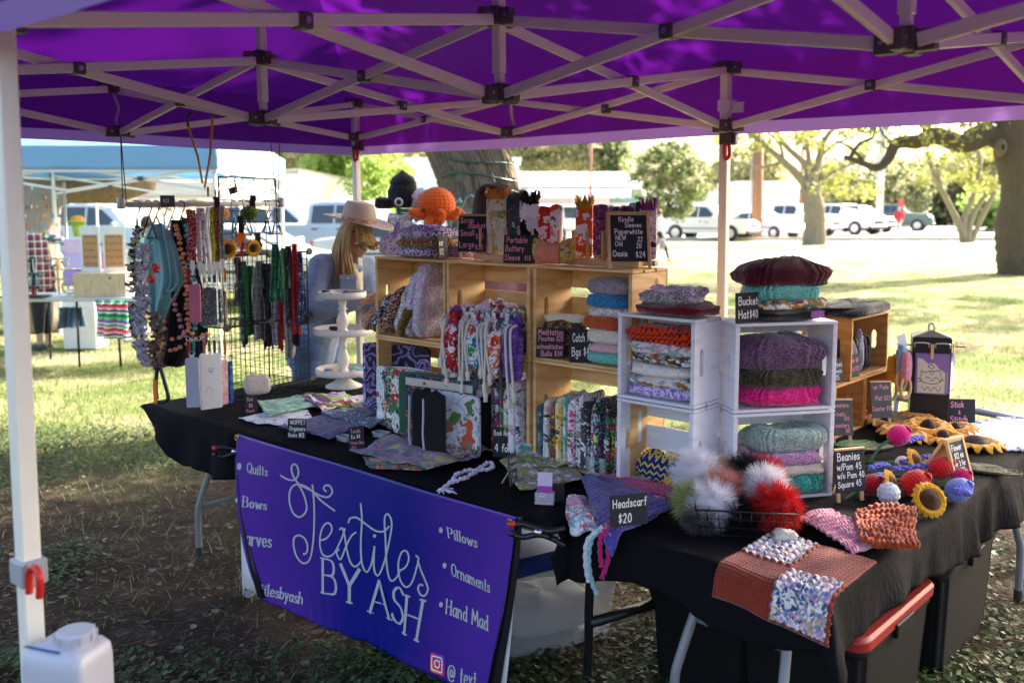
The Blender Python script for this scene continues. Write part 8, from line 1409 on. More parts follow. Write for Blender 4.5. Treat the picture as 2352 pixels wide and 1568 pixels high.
for k,(pts,c,lb) in enumerate([([(1395,1205),(1362,1232),(1352,1280),(1358,1330),(1372,1365)],('#7aa8b0','#9ac0c6'),'pale aqua tie hanging over the table edge'),([(1385,1208),(1350,1240),(1345,1290),(1352,1335)],('#c8ccd0','#b0b8c0'),'white grey tie hanging beside the aqua one'),([(1395,1205),(1382,1215),(1378,1260),(1382,1300)],('#b00a6a','#c41a7a'),'shorter magenta tie hanging over the table edge'),([(1398,1205),(1392,1220),(1397,1280),(1382,1328)],('#b00a6a','#c41a7a'),'longer magenta tie hanging over the table edge'),([(1430,1210),(1470,1200),(1500,1185),(1525,1165)],('#4a3f8a','#5a4f9c'),'violet tie curling across the cloth in front of the slate')]):
 Q=smooth_path([(G(x,y,TZ+.012) if k==4 else GD(x,y,2.86)) for x,y in pts],9);m=MB();m.tube([q-Q[0] for q in Q],[.0075+.0018*math.sin(i*1.7) for i in range(len(Q))],8);put(m,'headscarf_tie',Y_(*c),Q[0],0,lb,'tie','ties of the headscarves')
crochet_px([(1825,1200),(1900,1172),(2050,1258),(1955,1282)],Y_('#b87f94','#c892a6','#a86c82'),'blush pink chunky headband lying by the orange one',11,.0,15,10,.022,name='headband',cat='headband',group='chunky headbands',amp=.016,res=6);crochet_px([(1968,1180),(2095,1180),(2108,1268),(1968,1255)],Y_('#983704','#ac460a','#7f2c03'),'burnt orange chunky headband at the right of the shawl',13,.02,12,9,.03,name='headband',cat='headband',group='chunky headbands',amp=.018,res=6)
cs=[G(1772,1228,TZ),G(1985,1292,TZ),G(1840,1418,TZ),G(1622,1322,TZ)]
def shawl():
 U0,U1,U2,U3=[Vector(c) for c in cs];e1,e2=(U1-U0),(U3-U0);U2=U0+e1*1.0+e2*1.0
 ctr=U0.copy();n=150;s,q=np.meshgrid(np.linspace(0,1,n),np.linspace(0,1,n),indexing='ij');P=np.zeros((n,n,3));k1,k2=1.12,1.24
 for k in range(2):P[...,k]=e1[k]*s*k1+e2[k]*q*k2*.86
 P[...,2]=.012+.006*snoise(s*5,q*5,4);o_edge=.085
 P=drop_over(P,ctr,o_edge);sq,tq=np.mod(s*2,1),np.mod(q*2,1);bob=np.abs(np.sin(PI*sq*7))*np.abs(np.sin(PI*tq*7));grain=(np.floor(s*2)+np.floor(q*2)) % 2==0
 du=np.gradient(P,axis=0);dv=np.gradient(P,axis=1);N=np.cross(du,dv);N /= np.linalg.norm(N,axis=-1,keepdims=True)+1e-9;N *= np.sign(N[...,2:3]+1e-6*1)*0+np.where((np.mean(N[...,2])<0),-1,1)
 st=np.where(grain,bob**.6*2.2,stitch(s*30,q*30)*.9);P=P+N*(st*.006)[...,None];m=MB();flip=np.mean(np.cross(np.gradient(P,axis=0),np.gradient(P,axis=1))[...,2])<0
 UVs=np.stack([s,q],-1)
 if flip:m.slab(P[:,::-1],.006,UVs[:,::-1])
 else:m.slab(P,.006,UVs)
 t=NT('granny_square_yarn');uv=t.coord('UV');sp=t.node('SeparateXYZ');t.l.new(uv,sp.inputs[0]);f1=t.math('FLOOR',t.math('MULTIPLY',sp.outputs[0],2));f2=t.math('FLOOR',t.math('MULTIPLY',sp.outputs[1],2));ck=t.math('MODULO',t.math('ADD',f1,f2),2);ex=t.math('PINGPONG',t.math('MULTIPLY',sp.outputs[0],2),.5);ex2=t.math('PINGPONG',t.math('MULTIPLY',sp.outputs[1],2),.5);bd=t.math('LESS_THAN',t.math('MINIMUM',t.math('ABSOLUTE',ex),t.math('ABSOLUTE',ex2)),.05)
 v=t.voro(uv,14,rand=0);sc_=t.node('SeparateColor');t.l.new(v.outputs['Color'],sc_.inputs[0]);v2=t.voro(uv,55);s2_=t.node('SeparateColor');t.l.new(v2.outputs['Color'],s2_.inputs[0]);mc=t.pal(t.math('FRACT',t.math('ADD',sc_.outputs[0],t.math('MULTIPLY',s2_.outputs[0],.35))),['#e6e2da','#3d5f8a','#dcd8d0','#c8a878','#6a8ab0','#c89ab0','#e6e2da','#2f4a70']);n_=t.noise(t.coord(),40,3);rs=t.mix(n_.outputs[0],'#702414','#8a3420');isr=t.math('MAXIMUM',ck,bd);c_=t.mix(isr,mc,rs);fz=t.noise(t.coord(),600,2);t.bump(fz.outputs[0],.0015,.5);put(m,'granny_shawl',t.base(c_,.95,0,.15,.35),ctr,0,'brick red granny square shawl with white and blue blocks draped over the table edge','shawl')
shawl()
# ======================
def lid_blue(t,ring,h):
 m=MB();A,B=ring(1.04,h),ring(1.04,h+.035);Ci,D_=ring(.93,h+.05),ring(.88,h+.06);n=len(A);vs=A+B+Ci+D_;m.add(vs,[(i+k*n,(i+1) % n+k*n,n+(i+1) % n+k*n,n+i+k*n) for k in range(3) for i in range(n)]+[tuple(3*n+i for i in range(n))]);l=m.build('lid',plain('blue_lid',(.01,.035,.2),.35),t);m=MB()
 write(m,'Hefty',lambda a,q:(.10+a*.035,-.232,h-.004+q*.035),.14);m.build('lettering',M_BBLK,l)
bp=G(1232,1522,0);tub((bp.x+.01,bp.y+.27,.005),.58,.60,.44,.36,'clear storage bin with a dark blue lid under the long table',M_CLR2,lid_blue,'storage bins under the tables',name='storage_bin',cat='bin',taper=.86);m=pillow(.40,.28,.16,3,.5,.5,.1);put(m,'stored_fabric',cloth_plain('pale_fabric',(.4,.4,.42)),(bp.x+.03,bp.y+.3,.02),.5,'pale folded fabric seen through the clear storage bin','fabric')
M_TOTE=plain('black_tote_plastic',(.006,.006,.0065),.6,0,.2,var=.2);M_RLID=plain('red_tote_lid',(.32,.018,.018),.45)
def tote(loc,rz,w,d,h,label,lidm):
 t=thing('storage_tote',label,'tote',loc,rz,'storage bins under the tables');m=MB();n=48
 def ring(s,z,rib=0):return [(x*s*w/2*(1+(rib if (i % 6)<3 else 0)),y*s*d/2*(1+(rib if (i % 6)<3 else 0)),z) for i,(x,y) in enumerate([(q[0]*2-1,q[1]*2-1) for q in rrect((.5,.5),.5,.09,11)])]
 rs=[ring(.88,0),ring(.9,.03,-.02),ring(.97,h-.06,-.02),ring(.97,h-.05),ring(1.0,h-.045),ring(1.0,h)];k=len(rs[0]);m.add(sum(rs,[]),[(a*k+i,a*k+(i+1) % k,(a+1)*k+(i+1) % k,(a+1)*k+i) for a in range(len(rs)-1) for i in range(k)]+[tuple(range(k-1,-1,-1))]);m.build('body',M_TOTE,t,bev=.003);m=MB();rs=[ring(1.03,h-.02),ring(1.04,h+.012),ring(1.0,h+.026),ring(.9,h+.028),ring(.86,h+.014)];m.add(sum(rs,[]),[(a*k+i,a*k+(i+1) % k,(a+1)*k+(i+1) % k,(a+1)*k+i) for a in range(4) for i in range(k)]+[tuple(4*k+i for i in range(k))]);m.build('lid',lidm,t,bev=.002)
 for s in (-1,1):m=MB();m.box((s*w*.515,0,h-.03),(.02,.16,.05));m.build('handle',M_TOTE,t,bev=.005)
 return t
tote(W(.74,.90,.004),YD,.46,.66,.385,'black storage tote with a red lid under the right table',M_RLID);tote(W(.77,1.6,.004),YD,.46,.66,.44,'plain black storage tote behind the red lidded one',M_TOTE);tote(W(.36,.85,.004),YD,.4,.6,.40,'black tote in the dark behind the grey table legs',M_TOTE)
jp=GD(157,1520,1.86);jp.z=0;JH=.63;t=thing('water_jug','pale grey water jug used as a weight strapped to the near canopy leg','jug',jp,-.25);mj=plain('hdpe_jug',(.46,.47,.53),.4,var=.03);m=MB();P=np.array([[(x*2-1)*.072*s,(y*2-1)*.058*s,z] for s,z in ((.9,JH),(1,JH+.02),(1,JH+.215),(.96,JH+.238),(.8,JH+.252),(.3,JH+.256)) for x,y in rrect((.5,.5),.5,.14,7)]).reshape(6,32,3);m.grid(P,wv=True);m.add([tuple(p) for p in P[5]],[tuple(range(32))]);m.build('body',mj,t,smooth=True)
for s in (-.045,0,.045):m=MB();m.box((s,-.0605,JH+.12),(.018,.006,.13));m.build('rib',mj,t,bev=.003)
m=MB();m.lathe([(.034,0),(.034,.006),(.038,.008),(.038,.026),(.034,.03),(0,.031)],20,(.022,.0,JH+.252));[m.box((.022+.039*math.cos(a),.039*math.sin(a),JH+.27),(.006,.006,.016),rotz(a)) for a in np.linspace(0,2*PI,10,endpoint=False)];m.build('cap',mj,t);m=MB();m.add([(-.07,-.045,JH+.2535),(.02,-.052,JH+.2535),(.022,-.044,JH+.254),(-.068,-.036,JH+.254)],[(0,1,2,3)]);m.build('label_strip',plain('label_blue',(.03,.08,.3),.5),t);m=MB();m.tube(smooth_path([(-.085,.03,JH+.1),(0,.075,JH+.1),(.085,.03,JH+.1),(.07,-.066,JH+.08),(-.07,-.066,JH+.08),(-.085,.03,JH+.1)]),.004,6);m.build('strap',M_BBLK,t)
m=MB();m.box((0,0,JH/2-.002),(.24,.2,JH-.004));put(m,'plinth_box',wood('weathered_box','#8a7a66','#6a5c4c',kn=.2),jp,-.25,'plain wooden box the water jug stands on','box',smooth=False)
# ======================
MT=plain('verdigris_paint',(.16,.32,.26),.5,.2,var=.2);bq=GD(980,600,6.3);bq.z=0;t=thing('garden_bench','verdigris metal bench back with scrolls, carrying the crocheted toys','bench',bq);zt=GD(980,483,6.3).z;f=lambda x,y:GD(x,y,6.3)-bq
for x0,x1 in ((912,1090),):m=MB();m.bar(f(x0,484),f(x1+10,484),.025,.03);m.bar(f(x0,600),f(x1+10,600),.02,.02);m.build('rail',MT,t)
for x,y0 in ((915,480),(1055,470),(1100,484)):e=f(x,y0);m=MB();m.tube([(e.x,0,0),(e.x,0,e.z)],.016,8);m.lathe([(.02,0),(.022,.02),(0,.05)],8,(e.x,0,e.z));m.build('post',MT,t,smooth=True)
for x in (945,975,1005,1035):e=f(x,484);m=MB();m.tube([(e.x,0,.45),(e.x,0,e.z)],.007,6);m.build('baluster',MT,t)
for c,r in (((1072,535),.055),((1085,515),.04)):
 e=f(*c);m=MB();m.tube([e+Vector((r*math.cos(a)*(1-a*.06),0,r*math.sin(a)*(1-a*.06))) for a in np.linspace(0,9,40)],.006,6);m.build('scroll',MT,t,smooth=True)
e0,e1,e2=f(1058,480),f(1075,452),f(1100,484);m=MB();m.tube(smooth_path([e0,e1,f(1090,455),e2],8),.008,7);m.build('arch',MT,t,smooth=True);m=MB();m.box((f(990,484).x,.18,zt-.03),(.56,.34,.02));m.build('seat_shelf',MT,t)
def toy(x,y,Y,label,nm,parts,cat='crocheted toy'):
 p=GD(x,y,Y);t=thing(nm,label,cat,p,0,'crocheted toys on the bench');[mm.build(n_,mt,t,smooth=True) for n_,mm,mt in parts];return t
OR=Y_('#e0620f','#d4560a');k=6.15/2148
def arm(pts,r0,r1):
 m=MB();Q=smooth_path([Vector((a*k,b*k,c*k)) for a,b,c in pts],12);N_=len(Q);m.tube(Q,[(r0+(r1-r0)*i/N_)*k*(1+.07*math.sin(i*2.2)) for i in range(N_)],12);return m
sq=lambda s:knit_ball(s*k,24,14,.011,.92)
toy(1003,470,6.12,'orange crocheted octopus with curled tentacles on the bench rail','crocheted_octopus',[('head',sq(42),OR)]+[('tentacle',arm(P,14,6),OR) for P in ([(-30,-14,-22),(-45,-30,-18),(-60,-34,-16)],[(0,-24,-25),(10,-36,-35),(16,-40,-22),(6,-42,-14)],[(20,-22,-22),(42,-28,-24),(52,-30,-8)],[(-8,-26,-28),(-16,-36,-60),(-8,-36,-90),(10,-34,-104)],[(30,-10,-20),(50,-16,-26),(60,-18,-14)])]+[('eye',MB().lathe([(0,-.012),(.012,0),(0,.012)],10,(-28*k,-36*k,-12*k)),M_BBLK)])
BS=Y_('#0d0b10','#141117','#2a2630','#0a090c',scale=120)
toy(926,478,6.2,'black glittery crocheted squid with a pointed hood and round eye','crocheted_squid',[('body',(lambda m:m)(knit_pillow(64*k,56*k,62*k,12,7,.012,2,.6,.9)),BS),('hood',(lambda m:(setattr(m,'v',[(a*(1.0+.25*math.sin(PI*min(1,max(0,c/(46*k))))) ,b,c+46*k) for a,b,c in m.v]),m)[1])(MB().lathe([(20*k,0),(27*k,10*k),(20*k,24*k),(6*k,36*k),(0,42*k)],18)),BS),('eye',MB().lathe([(0,-.02),(.026,-.016),(.03,0)],16,(-6*k,-27*k,14*k),axis=Matrix.Rotation(-PI/2,3,'X')),plain('eye_white',(.7,.7,.7),.3)),('pupil',MB().lathe([(0,-.027),(.016,-.025),(.018,-.018)],14,(-6*k,-27*k,14*k),axis=Matrix.Rotation(-PI/2,3,'X')),M_BBLK)])
toy(884,480,6.2,'small dark maroon crocheted toy left of the black squid','crocheted_toy',[('body',knit_pillow(46*k,44*k,26*k,10,5,.014,5,.7,.9),Y_('#1c0810','#3a0f1e','#12060a',scale=90))]);toy(962,480,6.2,'white and lilac speckled crocheted toy between the squid and the octopus','crocheted_toy',[('body',knit_pillow(44*k,44*k,44*k,11,6,.013,6,.7,.9),Y_('#d8d2dc','#a89ab8','#e6e2e4','#c8b8c8',scale=90))])
SP=Y_('#d8d4d8','#b8b0c0','#8a8494','#e6e2e2','#8fb0a0',scale=80)
toy(935,500,6.1,'pale speckled crocheted octopus arms draped over the bench rail','crocheted_toy',[('tentacle',arm(P,12,7),SP) for P in ([(-40,0,0),(-10,-8,-4),(20,-10,6)],[(-10,-8,-2),(0,-14,-16),(4,-16,-30)],[(18,-6,0),(34,-10,6),(46,-10,10)],[(-24,-6,-4),(-30,-10,-40),(-24,-10,-70)])]);toy(915,590,5.0,'lavender crocheted fish like toy behind the scarf stack','crocheted_toy',[('body',knit_pillow(.20,.1,.12,12,7,.012,7,.7,.8),Y_('#c8bcd8','#9a8ab8','#dcd4e4',scale=80)),('fin',knit_pillow(.05,.05,.18,6,6,.01,8,.8,.8),Y_('#8a84b8','#9a94c4'))])
# ======================
def caps(m,a,b,r0,r1,n=14):
 a,b=Vector(a),Vector(b);d=(b-a).normalized();pts=[];rr=[]
 for q in (-.95,-.7,-.35):pts.append(a+d*r0*q);rr.append(r0*math.sqrt(1-q*q))
 pts += [a.lerp(b,t) for t in (0,.33,.66,1)];rr += [r0+(r1-r0)*t for t in (0,.33,.66,1)]
 for q in (.35,.7,.95):pts.append(b+d*r1*q);rr.append(r1*math.sqrt(1-q*q))
 m.tube(pts,rr,n)
def skin(name,segs,mat,parent,vox=.012,it=5,balls=()):
 m=MB();[caps(m,*s) for s in segs]
 for c,rx,ry,rz_ in balls:
  P=np.array([[(c[0]+rx*math.cos(v)*math.cos(u),c[1]+ry*math.cos(v)*math.sin(u),c[2]+rz_*math.sin(v)) for v in np.linspace(-PI/2,PI/2,12)] for u in np.linspace(0,2*PI,18,endpoint=False)]);m.grid(P,wu=True)
 o=m.build(name,mat,parent,smooth=True);r=o.modifiers.new('remesh','REMESH');r.mode='VOXEL';r.voxel_size=vox;r.use_smooth_shade=True;s=o.modifiers.new('smooth','SMOOTH');s.iterations=it;s.factor=.5;return o
M_SKIN=plain('skin',(.52,.30,.22),.5,var=.05,scale=8);M_DENIM=cloth_plain('light_denim',(.23,.29,.43),.85,.3,45);M_JEAN=cloth_plain('blue_jeans',(.07,.13,.28),.85,.2,45)
wq=GD(725,800,5.95);wq.z=0;t=thing('person','woman in a tan wide brimmed hat and denim shirt looking down over the table','person',wq);D=lambda x,y,Y=5.95:GD(x,y,Y)-wq
F_=Vector((.88,-.34,-.33)).normalized();hc=D(818,536,5.84);up_=(Vector((0,0,1))-F_*F_.z).normalized();sd_=F_.cross(up_);hp=lambda a,b,c:hc+F_*a+sd_*b+up_*c
nk,chs,pel=D(795,598,5.90),D(765,650,5.95),D(720,790,6.0);shN,shF=D(738,612,5.76),D(838,618,6.06);elN,haN=D(704,722,5.62),D(836,690,5.56);elF,haF=D(858,715,5.95),D(868,684,5.58);hipN,hipF=D(705,800,5.9),D(745,800,6.08)
knN,anN=Vector((hipN.x-.01,hipN.y-.03,.47)),Vector((hipN.x-.02,hipN.y,.09));knF,anF=Vector((hipF.x+.02,hipF.y-.03,.47)),Vector((hipF.x+.03,hipF.y+.02,.09))
fw=(haN-elN).normalized();fing=[]
for hb,el in ((haN,elN),(haF,elF)):
 d=(hb-el).normalized();dn=Vector((d.x,d.y,d.z-.5)).normalized();sdh=d.cross(Vector((0,0,1))).normalized();fing += [(hb,hb+d*.075,.027,.03)]
 for q in range(4):b0=hb+d*.085+sdh*(.026-.0175*q);fing += [(b0,b0+d*(.034+.006*(q in (1,2))),.0095,.009),(b0+d*(.034+.006*(q in (1,2))),b0+d*.045+dn*(.032+.006*(q in (1,2))),.009,.0075)]
 b0=hb+d*.03+sdh*.03;fing += [(b0,b0+d*.035+sdh*.022,.012,.010),(b0+d*.035+sdh*.022,b0+d*.06+sdh*.022+Vector((0,0,-.01)),.010,.008)]
skin('body',[(hp(-.02,0,.02),hp(.0,0,-.07),.088,.062),(hp(.05,0,-.02),hp(.05,0,-.09),.058,.036),(nk,hp(-.03,0,-.08),.05,.05),(nk,chs,.06,.11),(chs,pel,.12,.12),(hp(.085,0,-.005),hp(.108,0,-.035),.011,.016),(hp(.088,0,-.072),hp(.088,0,-.078),.02,.018),(hp(.072,0,-.112),hp(.06,0,-.108),.024,.03),(elN,haN,.04,.028),(elF,haF,.04,.028),(shN,elN,.045,.04),(shF,elF,.045,.04),(hipN,knN,.085,.055),(knN,anN,.052,.04),(hipF,knF,.085,.055),(knF,anF,.052,.04),(pel,hipN,.1,.09),(pel,hipF,.1,.09),(nk,shN,.05,.05),(nk,shF,.05,.05)]+fing,M_SKIN,t,.0075,3)
skin('shirt',[(nk+Vector((-.02,.02,-.05)),chs,.09,.155),(chs,pel+Vector((0,0,.02)),.165,.15),(shN,shF,.085,.085),(shN,elN,.078,.068),(elN,elN.lerp(haN,.86),.066,.048),(shF,elF,.078,.066),(elF,elF.lerp(haF,.85),.064,.048),(chs+Vector((.05,-.06,.06)),pel+Vector((.03,-.06,.05)),.11,.12),(pel,pel+Vector((-.02,0,-.06)),.16,.165)],M_DENIM,t,.012,3)
m=MB();fp=lambda x,y:D(x,y,5.70);sh_=bpy.data.objects['shirt']
m=MB();q_=D(800,652,5.70);m.box(q_,(.10,.012,.10),rotz(.3));m.box(q_+Vector((0,-.008,.04)),(.108,.01,.035),rotz(.3));m.build('pocket',M_DENIM,sh_,bev=.004);m=MB();m.lathe([(0,-.005),(.008,-.004),(.008,0)],10,q_+Vector((0,-.012,.035)),axis=Matrix.Rotation(-PI/2,3,'X'));m.build('button',plain('pearl',(.6,.55,.4),.3),sh_)
m=MB();m.tube(smooth_path([nk+Vector((-.10,.0,.02)),nk+Vector((-.06,-.10,.03)),nk+Vector((.04,-.13,-.02)),nk+Vector((.10,-.06,-.05))],6),.022,8);m.build('collar',M_DENIM,sh_,smooth=True)
skin('jeans',[(pel+Vector((0,0,-.02)),hipN,.15,.125),(pel+Vector((0,0,-.02)),hipF,.15,.125),(hipN,knN,.105,.075),(knN,anN,.072,.065),(hipF,knF,.105,.075),(knF,anF,.072,.065)],M_JEAN,t,.014,3)
for an in (anN,anF):m=MB();caps(m,an+Vector((-.03,0,-.05)),an+Vector((.13,-.05,-.055)),.04,.035);m.build('shoe',M_BBLK,t,smooth=True)
gg=random.Random(9);m=MB()
for i in range(330):
 a=gg.uniform(-.95,1.7) if i % 5 else gg.uniform(2.1,3.9);e=gg.uniform(.0,1.0);r0=.100;root=hp(-math.cos(a)*r0*.55-.005,math.sin(a)*r0*.8,.075-.03*e);front=abs(a)>1.9
 ln=(.05+.015*gg.random()) if front else gg.uniform(.26,.36);out=hp(-math.cos(a)*.118+.012,math.sin(a)*.112,-.01-.04*e);end=out+Vector((0,0,-ln+.05))+Vector((gg.uniform(-.03,.03),gg.uniform(-.03,.03),0))+F_*(.0 if not front else .02)+Vector((.02*math.sin(i),-.01,0));mid=out.lerp(end,.5)+sd_*(.022*math.sin(a)+gg.uniform(-.012,.012))-F_*.012*math.cos(a);P=smooth_path([root,out,mid,end],5);m.tube(P,[.0075*(1-.75*(j/(len(P)-1))**2) for j in range(len(P))],5)
m.build('hair',mleaf('blonde_hair',[(.30,.17,.06),(.52,.34,.14),(.66,.48,.24)],.1),t,smooth=True)
HT=cloth_plain('tan_felt',(.50,.38,.31),.85,.06);Rh=Matrix((F_,-sd_,up_)).transposed() @ Matrix.Rotation(-.16,3,'Y');hb=hp(-.005,0,.072);m=MB();nu=44;P=np.zeros((nu,9,3))
for i in range(nu):
 a=2*PI*i/nu
 for j in range(9):r_=.085+.12*j/8;q=Rh @ Vector((r_*1.12*math.cos(a),r_*.98*math.sin(a),.022*math.sin(a)**2*(j/8)**2-.010*math.cos(a)*(j/8)**2));P[i,j]=tuple(hb+q)
m.slab(np.concatenate([P,P[:1]],0),.004);hat=m.build('hat',HT,t,smooth=True)
m=MB();prof=[(.100,0),(.099,.05),(.094,.095),(.082,.122),(.05,.128),(.0,.112)];nn=36;vs=[]
for r_,z in prof:
 for i in range(nn):a=2*PI*i/nn;pin=1-.20*max(0,math.cos(a))*(z/.128)**2;vs.append(tuple(hb+Rh @ Vector((r_*1.12*math.cos(a)*pin,r_*.92*math.sin(a)*(1-.12*(z/.128)*(max(0,math.cos(a)))),z))))
m.add(vs,[(a*nn+i,a*nn+(i+1) % nn,(a+1)*nn+(i+1) % nn,(a+1)*nn+i) for a in range(5) for i in range(nn)]);m.build('crown',HT,hat,smooth=True)
m=MB();vs=[tuple(hb+Rh @ Vector((.102*1.12*math.cos(2*PI*i/60),.102*.92*math.sin(2*PI*i/60),z))) for z in (.004,.034) for i in range(60)];m.add(vs,[(i,(i+1) % 60,60+(i+1) % 60,60+i) for i in range(60)],[(i/60*8,z) for z in (0,1) for i in range(60)]);tb=NT('woven_band');sp=tb.node('SeparateXYZ');tb.l.new(tb.coord('UV'),sp.inputs[0]);z_=tb.math('ADD',tb.math('PINGPONG',sp.outputs[0],.5),tb.math('ABSOLUTE',tb.math('SUBTRACT',sp.outputs[1],.5)));m.build('hat_band',tb.base(tb.pal(tb.math('FRACT',tb.math('MULTIPLY',z_,1.4)),['#d8b8a0','#3a2030','#b8862a','#d8c0b0','#8a3a3a']),.8),hat,smooth=True)
gl=MB()
for s in (-1,1):c=hp(.088,s*.034,.014);gl.add([tuple(c+sd_*(.027*math.cos(a))+up_*(.021*math.sin(a))+F_*(-.012*abs(math.cos(a)))) for a in np.linspace(0,2*PI,14,endpoint=False)],[tuple(range(14))]);gl.bar(hp(.082,s*.062,.02),hp(-.02,s*.082,.02),.004,.010)
gl.bar(hp(.094,-.012,.016),hp(.094,.012,.016),.005,.005);gl.build('sunglasses',plain('sunglass_lens',(.02,.012,.01),.1),t);m=MB();m.tube(smooth_path([hp(.094,-.017,-.073),hp(.1,0,-.071),hp(.094,.017,-.073)]),.0055,6);m.build('lips',plain('lip',(.42,.12,.11),.4),t,smooth=True)
m=MB();m.tube(smooth_path([nk+Vector((-.05,-.07,.02)),nk+Vector((.03,-.12,-.01)),nk+Vector((.07,-.13,-.10)),nk+Vector((.09,-.15,-.22)),nk+Vector((.11,-.16,-.30))],6),[.032,.032,.034,.036,.036,.034,.03,.03,.032,.034,.036,.036,.036,.036,.034,.034,.034,.034,.034,.034,.034,.034,.032,.03,.026],9);m.build('neck_scarf',P_('#b8a888','#8a7a5a','#d8ccb0',scale=50),t,smooth=True);m=MB();m.tube(smooth_path([shF+Vector((.0,-.06,.06)),chs+Vector((.12,-.17,.02)),pel+Vector((.16,-.14,.12))],6),.008,6);m.build('bag_strap',plain('tan_leather',(.35,.16,.05),.6),t,smooth=True)
sq_=GD(1135,462,5.3);sq_.z=0;t=thing('person','seller with dark auburn hair sitting behind the pine crates in a mauve top','person',sq_);hz=GD(1135,466,5.3).z;skin('body',[((0,0,hz),(0,.01,hz-.07),.095,.07),((0,.02,hz-.2),(0,.01,hz-.1),.05,.05),((0,.03,hz-.75),(0,.03,hz-.3),.14,.13),((-.06,0,.48),(-.08,-.4,.48),.08,.06),((.06,0,.48),(.08,-.4,.48),.08,.06),((-.08,-.4,.48),(-.08,-.38,.06),.055,.04),((.08,-.4,.48),(.08,-.38,.06),.055,.04)],M_SKIN,t,.016);MV=cloth_plain('mauve_knit',(.24,.13,.18));skin('top',[((0,.03,.5),(0,.03,hz-.3),.17,.16),((-.17,.03,hz-.28),(.17,.03,hz-.28),.075,.075),((-.18,.02,hz-.3),(-.22,-.05,hz-.58),.06,.05),((.18,.02,hz-.3),(.22,-.05,hz-.58),.06,.05)],MV,t,.016)
m=MB();gg=random.Random(2)
for i in range(300):a=gg.uniform(-PI,PI);q=gg.uniform(0,1);P=smooth_path([(gg.uniform(-.02,.02),gg.uniform(-.02,.02),hz+.108),(.075*math.cos(a),.075*math.sin(a),hz+.085),(.112*math.cos(a),.112*math.sin(a),hz+.0),(.12*math.cos(a),.12*math.sin(a),hz-.1-.12*q)],5);(m.tube(P,.0075,5) if math.sin(a)>-.55 or True else None)
m.build('hair',mleaf('auburn_hair',[(.03,.010,.010),(.06,.02,.018),(.10,.035,.03)],.1),t,smooth=True);m=MB();m.box((0,.05,.43),(.46,.42,.04));[m.box((sx*.2,.05+sy*.18,.205),(.03,.03,.41)) for sx in (-1,1) for sy in (-1,1)];put(m,'stool',M_BLKLEG,sq_,0,'black stool under the auburn haired seller','stool',smooth=False)
def walker(label,x,yb,h,top_,low,hairc,stride,faceang,extra=None,bend=0):
 p=G(x,yb,0);t=thing('person',label,'person',p,faceang);s=h/1.7;q=lambda a,b,c:Vector((a*s,b*s,c*s));st=stride
 skin('body',[(q(0,0,1.6),q(.01,0,1.55),.10*s,.085*s),(q(0,0,1.38),q(0,0,1.5),.05*s,.05*s),(q(st*.55,-.09,.1),q(st*.55+.12,-.09,.06),.04*s,.035*s),(q(-st*.6,.09,.12),q(-st*.6+.11,.09,.07),.04*s,.035*s),(q(0,0,.95),q(0,0,1.38),.12*s,.12*s),(q(.1,-.24,.88),q(.12,-.24,.8),.04*s,.035*s),(q(-.1,.24,.88),q(-.1,.24,.8),.04*s,.035*s),(q(0,0,.95),q(st*.55,-.09,.15),.08*s,.04*s),(q(0,0,.95),q(-st*.6,.09,.15),.08*s,.04*s)],M_SKIN,t,.03*s,2)
 skin('top',[(q(0,0,.92),q(0,0,1.34),.165*s,.165*s),(q(0,-.17,1.36),q(0,.17,1.36),.085*s,.085*s),(q(0,-.21,1.34),q(.02,-.25,1.1),.07*s,.06*s),(q(.02,-.25,1.1),q(.1,-.24,.9),.058*s,.05*s),(q(0,.21,1.34),q(-.03,.25,1.1),.07*s,.06*s),(q(-.03,.25,1.1),q(-.1,.24,.9),.058*s,.05*s)],top_,t,.028*s,3)
 skin('trousers',[(q(0,-.07,.93),q(0,.07,.93),.13*s,.13*s),(q(0,-.08,.9),q(st*.35,-.09,.5),.09*s,.07*s),(q(st*.35,-.09,.5),q(st*.55,-.09,.13),.065*s,.048*s),(q(0,.08,.9),q(-st*.2,.09,.5),.09*s,.07*s),(q(-st*.2,.09,.5),q(-st*.6,.09,.15),.065*s,.048*s)],low,t,.026*s,2)
 m=MB();P=np.array([[tuple(q(-.015+.112*math.cos(v)*math.cos(u),.108*math.cos(v)*math.sin(u),1.62+.12*math.sin(v))) for v in np.linspace(-.5,PI/2,10)] for u in np.linspace(.6,2*PI-.6,18)]);m.grid(P);m.build('hair',hairc,t,smooth=True)
 for a,b in ((st*.55,-.09),(-st*.6,.09)):m=MB();caps(m,q(a-.02,b,.045),q(a+.15,b,.04),.046*s,.04*s);m.build('shoe',plain('white_shoe',(.65,.65,.65),.6),t,smooth=True)
 if extra:extra(t,q)
 return t
def bag_(t,q):m=pillow(.16,.3,.32,3,.4,.5,.1);m.v=[(x+.02,y-.27,z+.42) for x,y,z in m.v];m.build('carried_bag',cloth_plain('grey_bag',(.3,.28,.3)),t,smooth=True)
walker('person in a white hooded jacket and black leggings striding past the cedar',1513,600,1.66,cloth_plain('white_fleece',(.68,.68,.68)),cloth_plain('black_leggings',(.02,.02,.022)),plain('brown_hair',(.10,.06,.035),.7),.55,.1,bag_)
def board_(t,q):
 m=pillow(.10,.34,.62,3,.3,.9,.02);m.v=[(x+.15,y-.1,z+1.62) for x,y,z in m.v];m.build('carried_sign',plain('coral_red',(.55,.09,.07),.6),t,smooth=True);m=MB();m.box((-.175,0,1.2),(.01,.22,.16));m.build('back_print',plain('print_dark',(.08,.08,.09),.8),t)
walker('person in a red long sleeved shirt and white trousers walking away near the green pickup',2063,541,1.75,cloth_plain('red_jersey',(.55,.03,.03)),cloth_plain('white_trousers',(.65,.65,.63)),plain('teal_cap',(.15,.42,.42),.7),.35,1.25,board_)
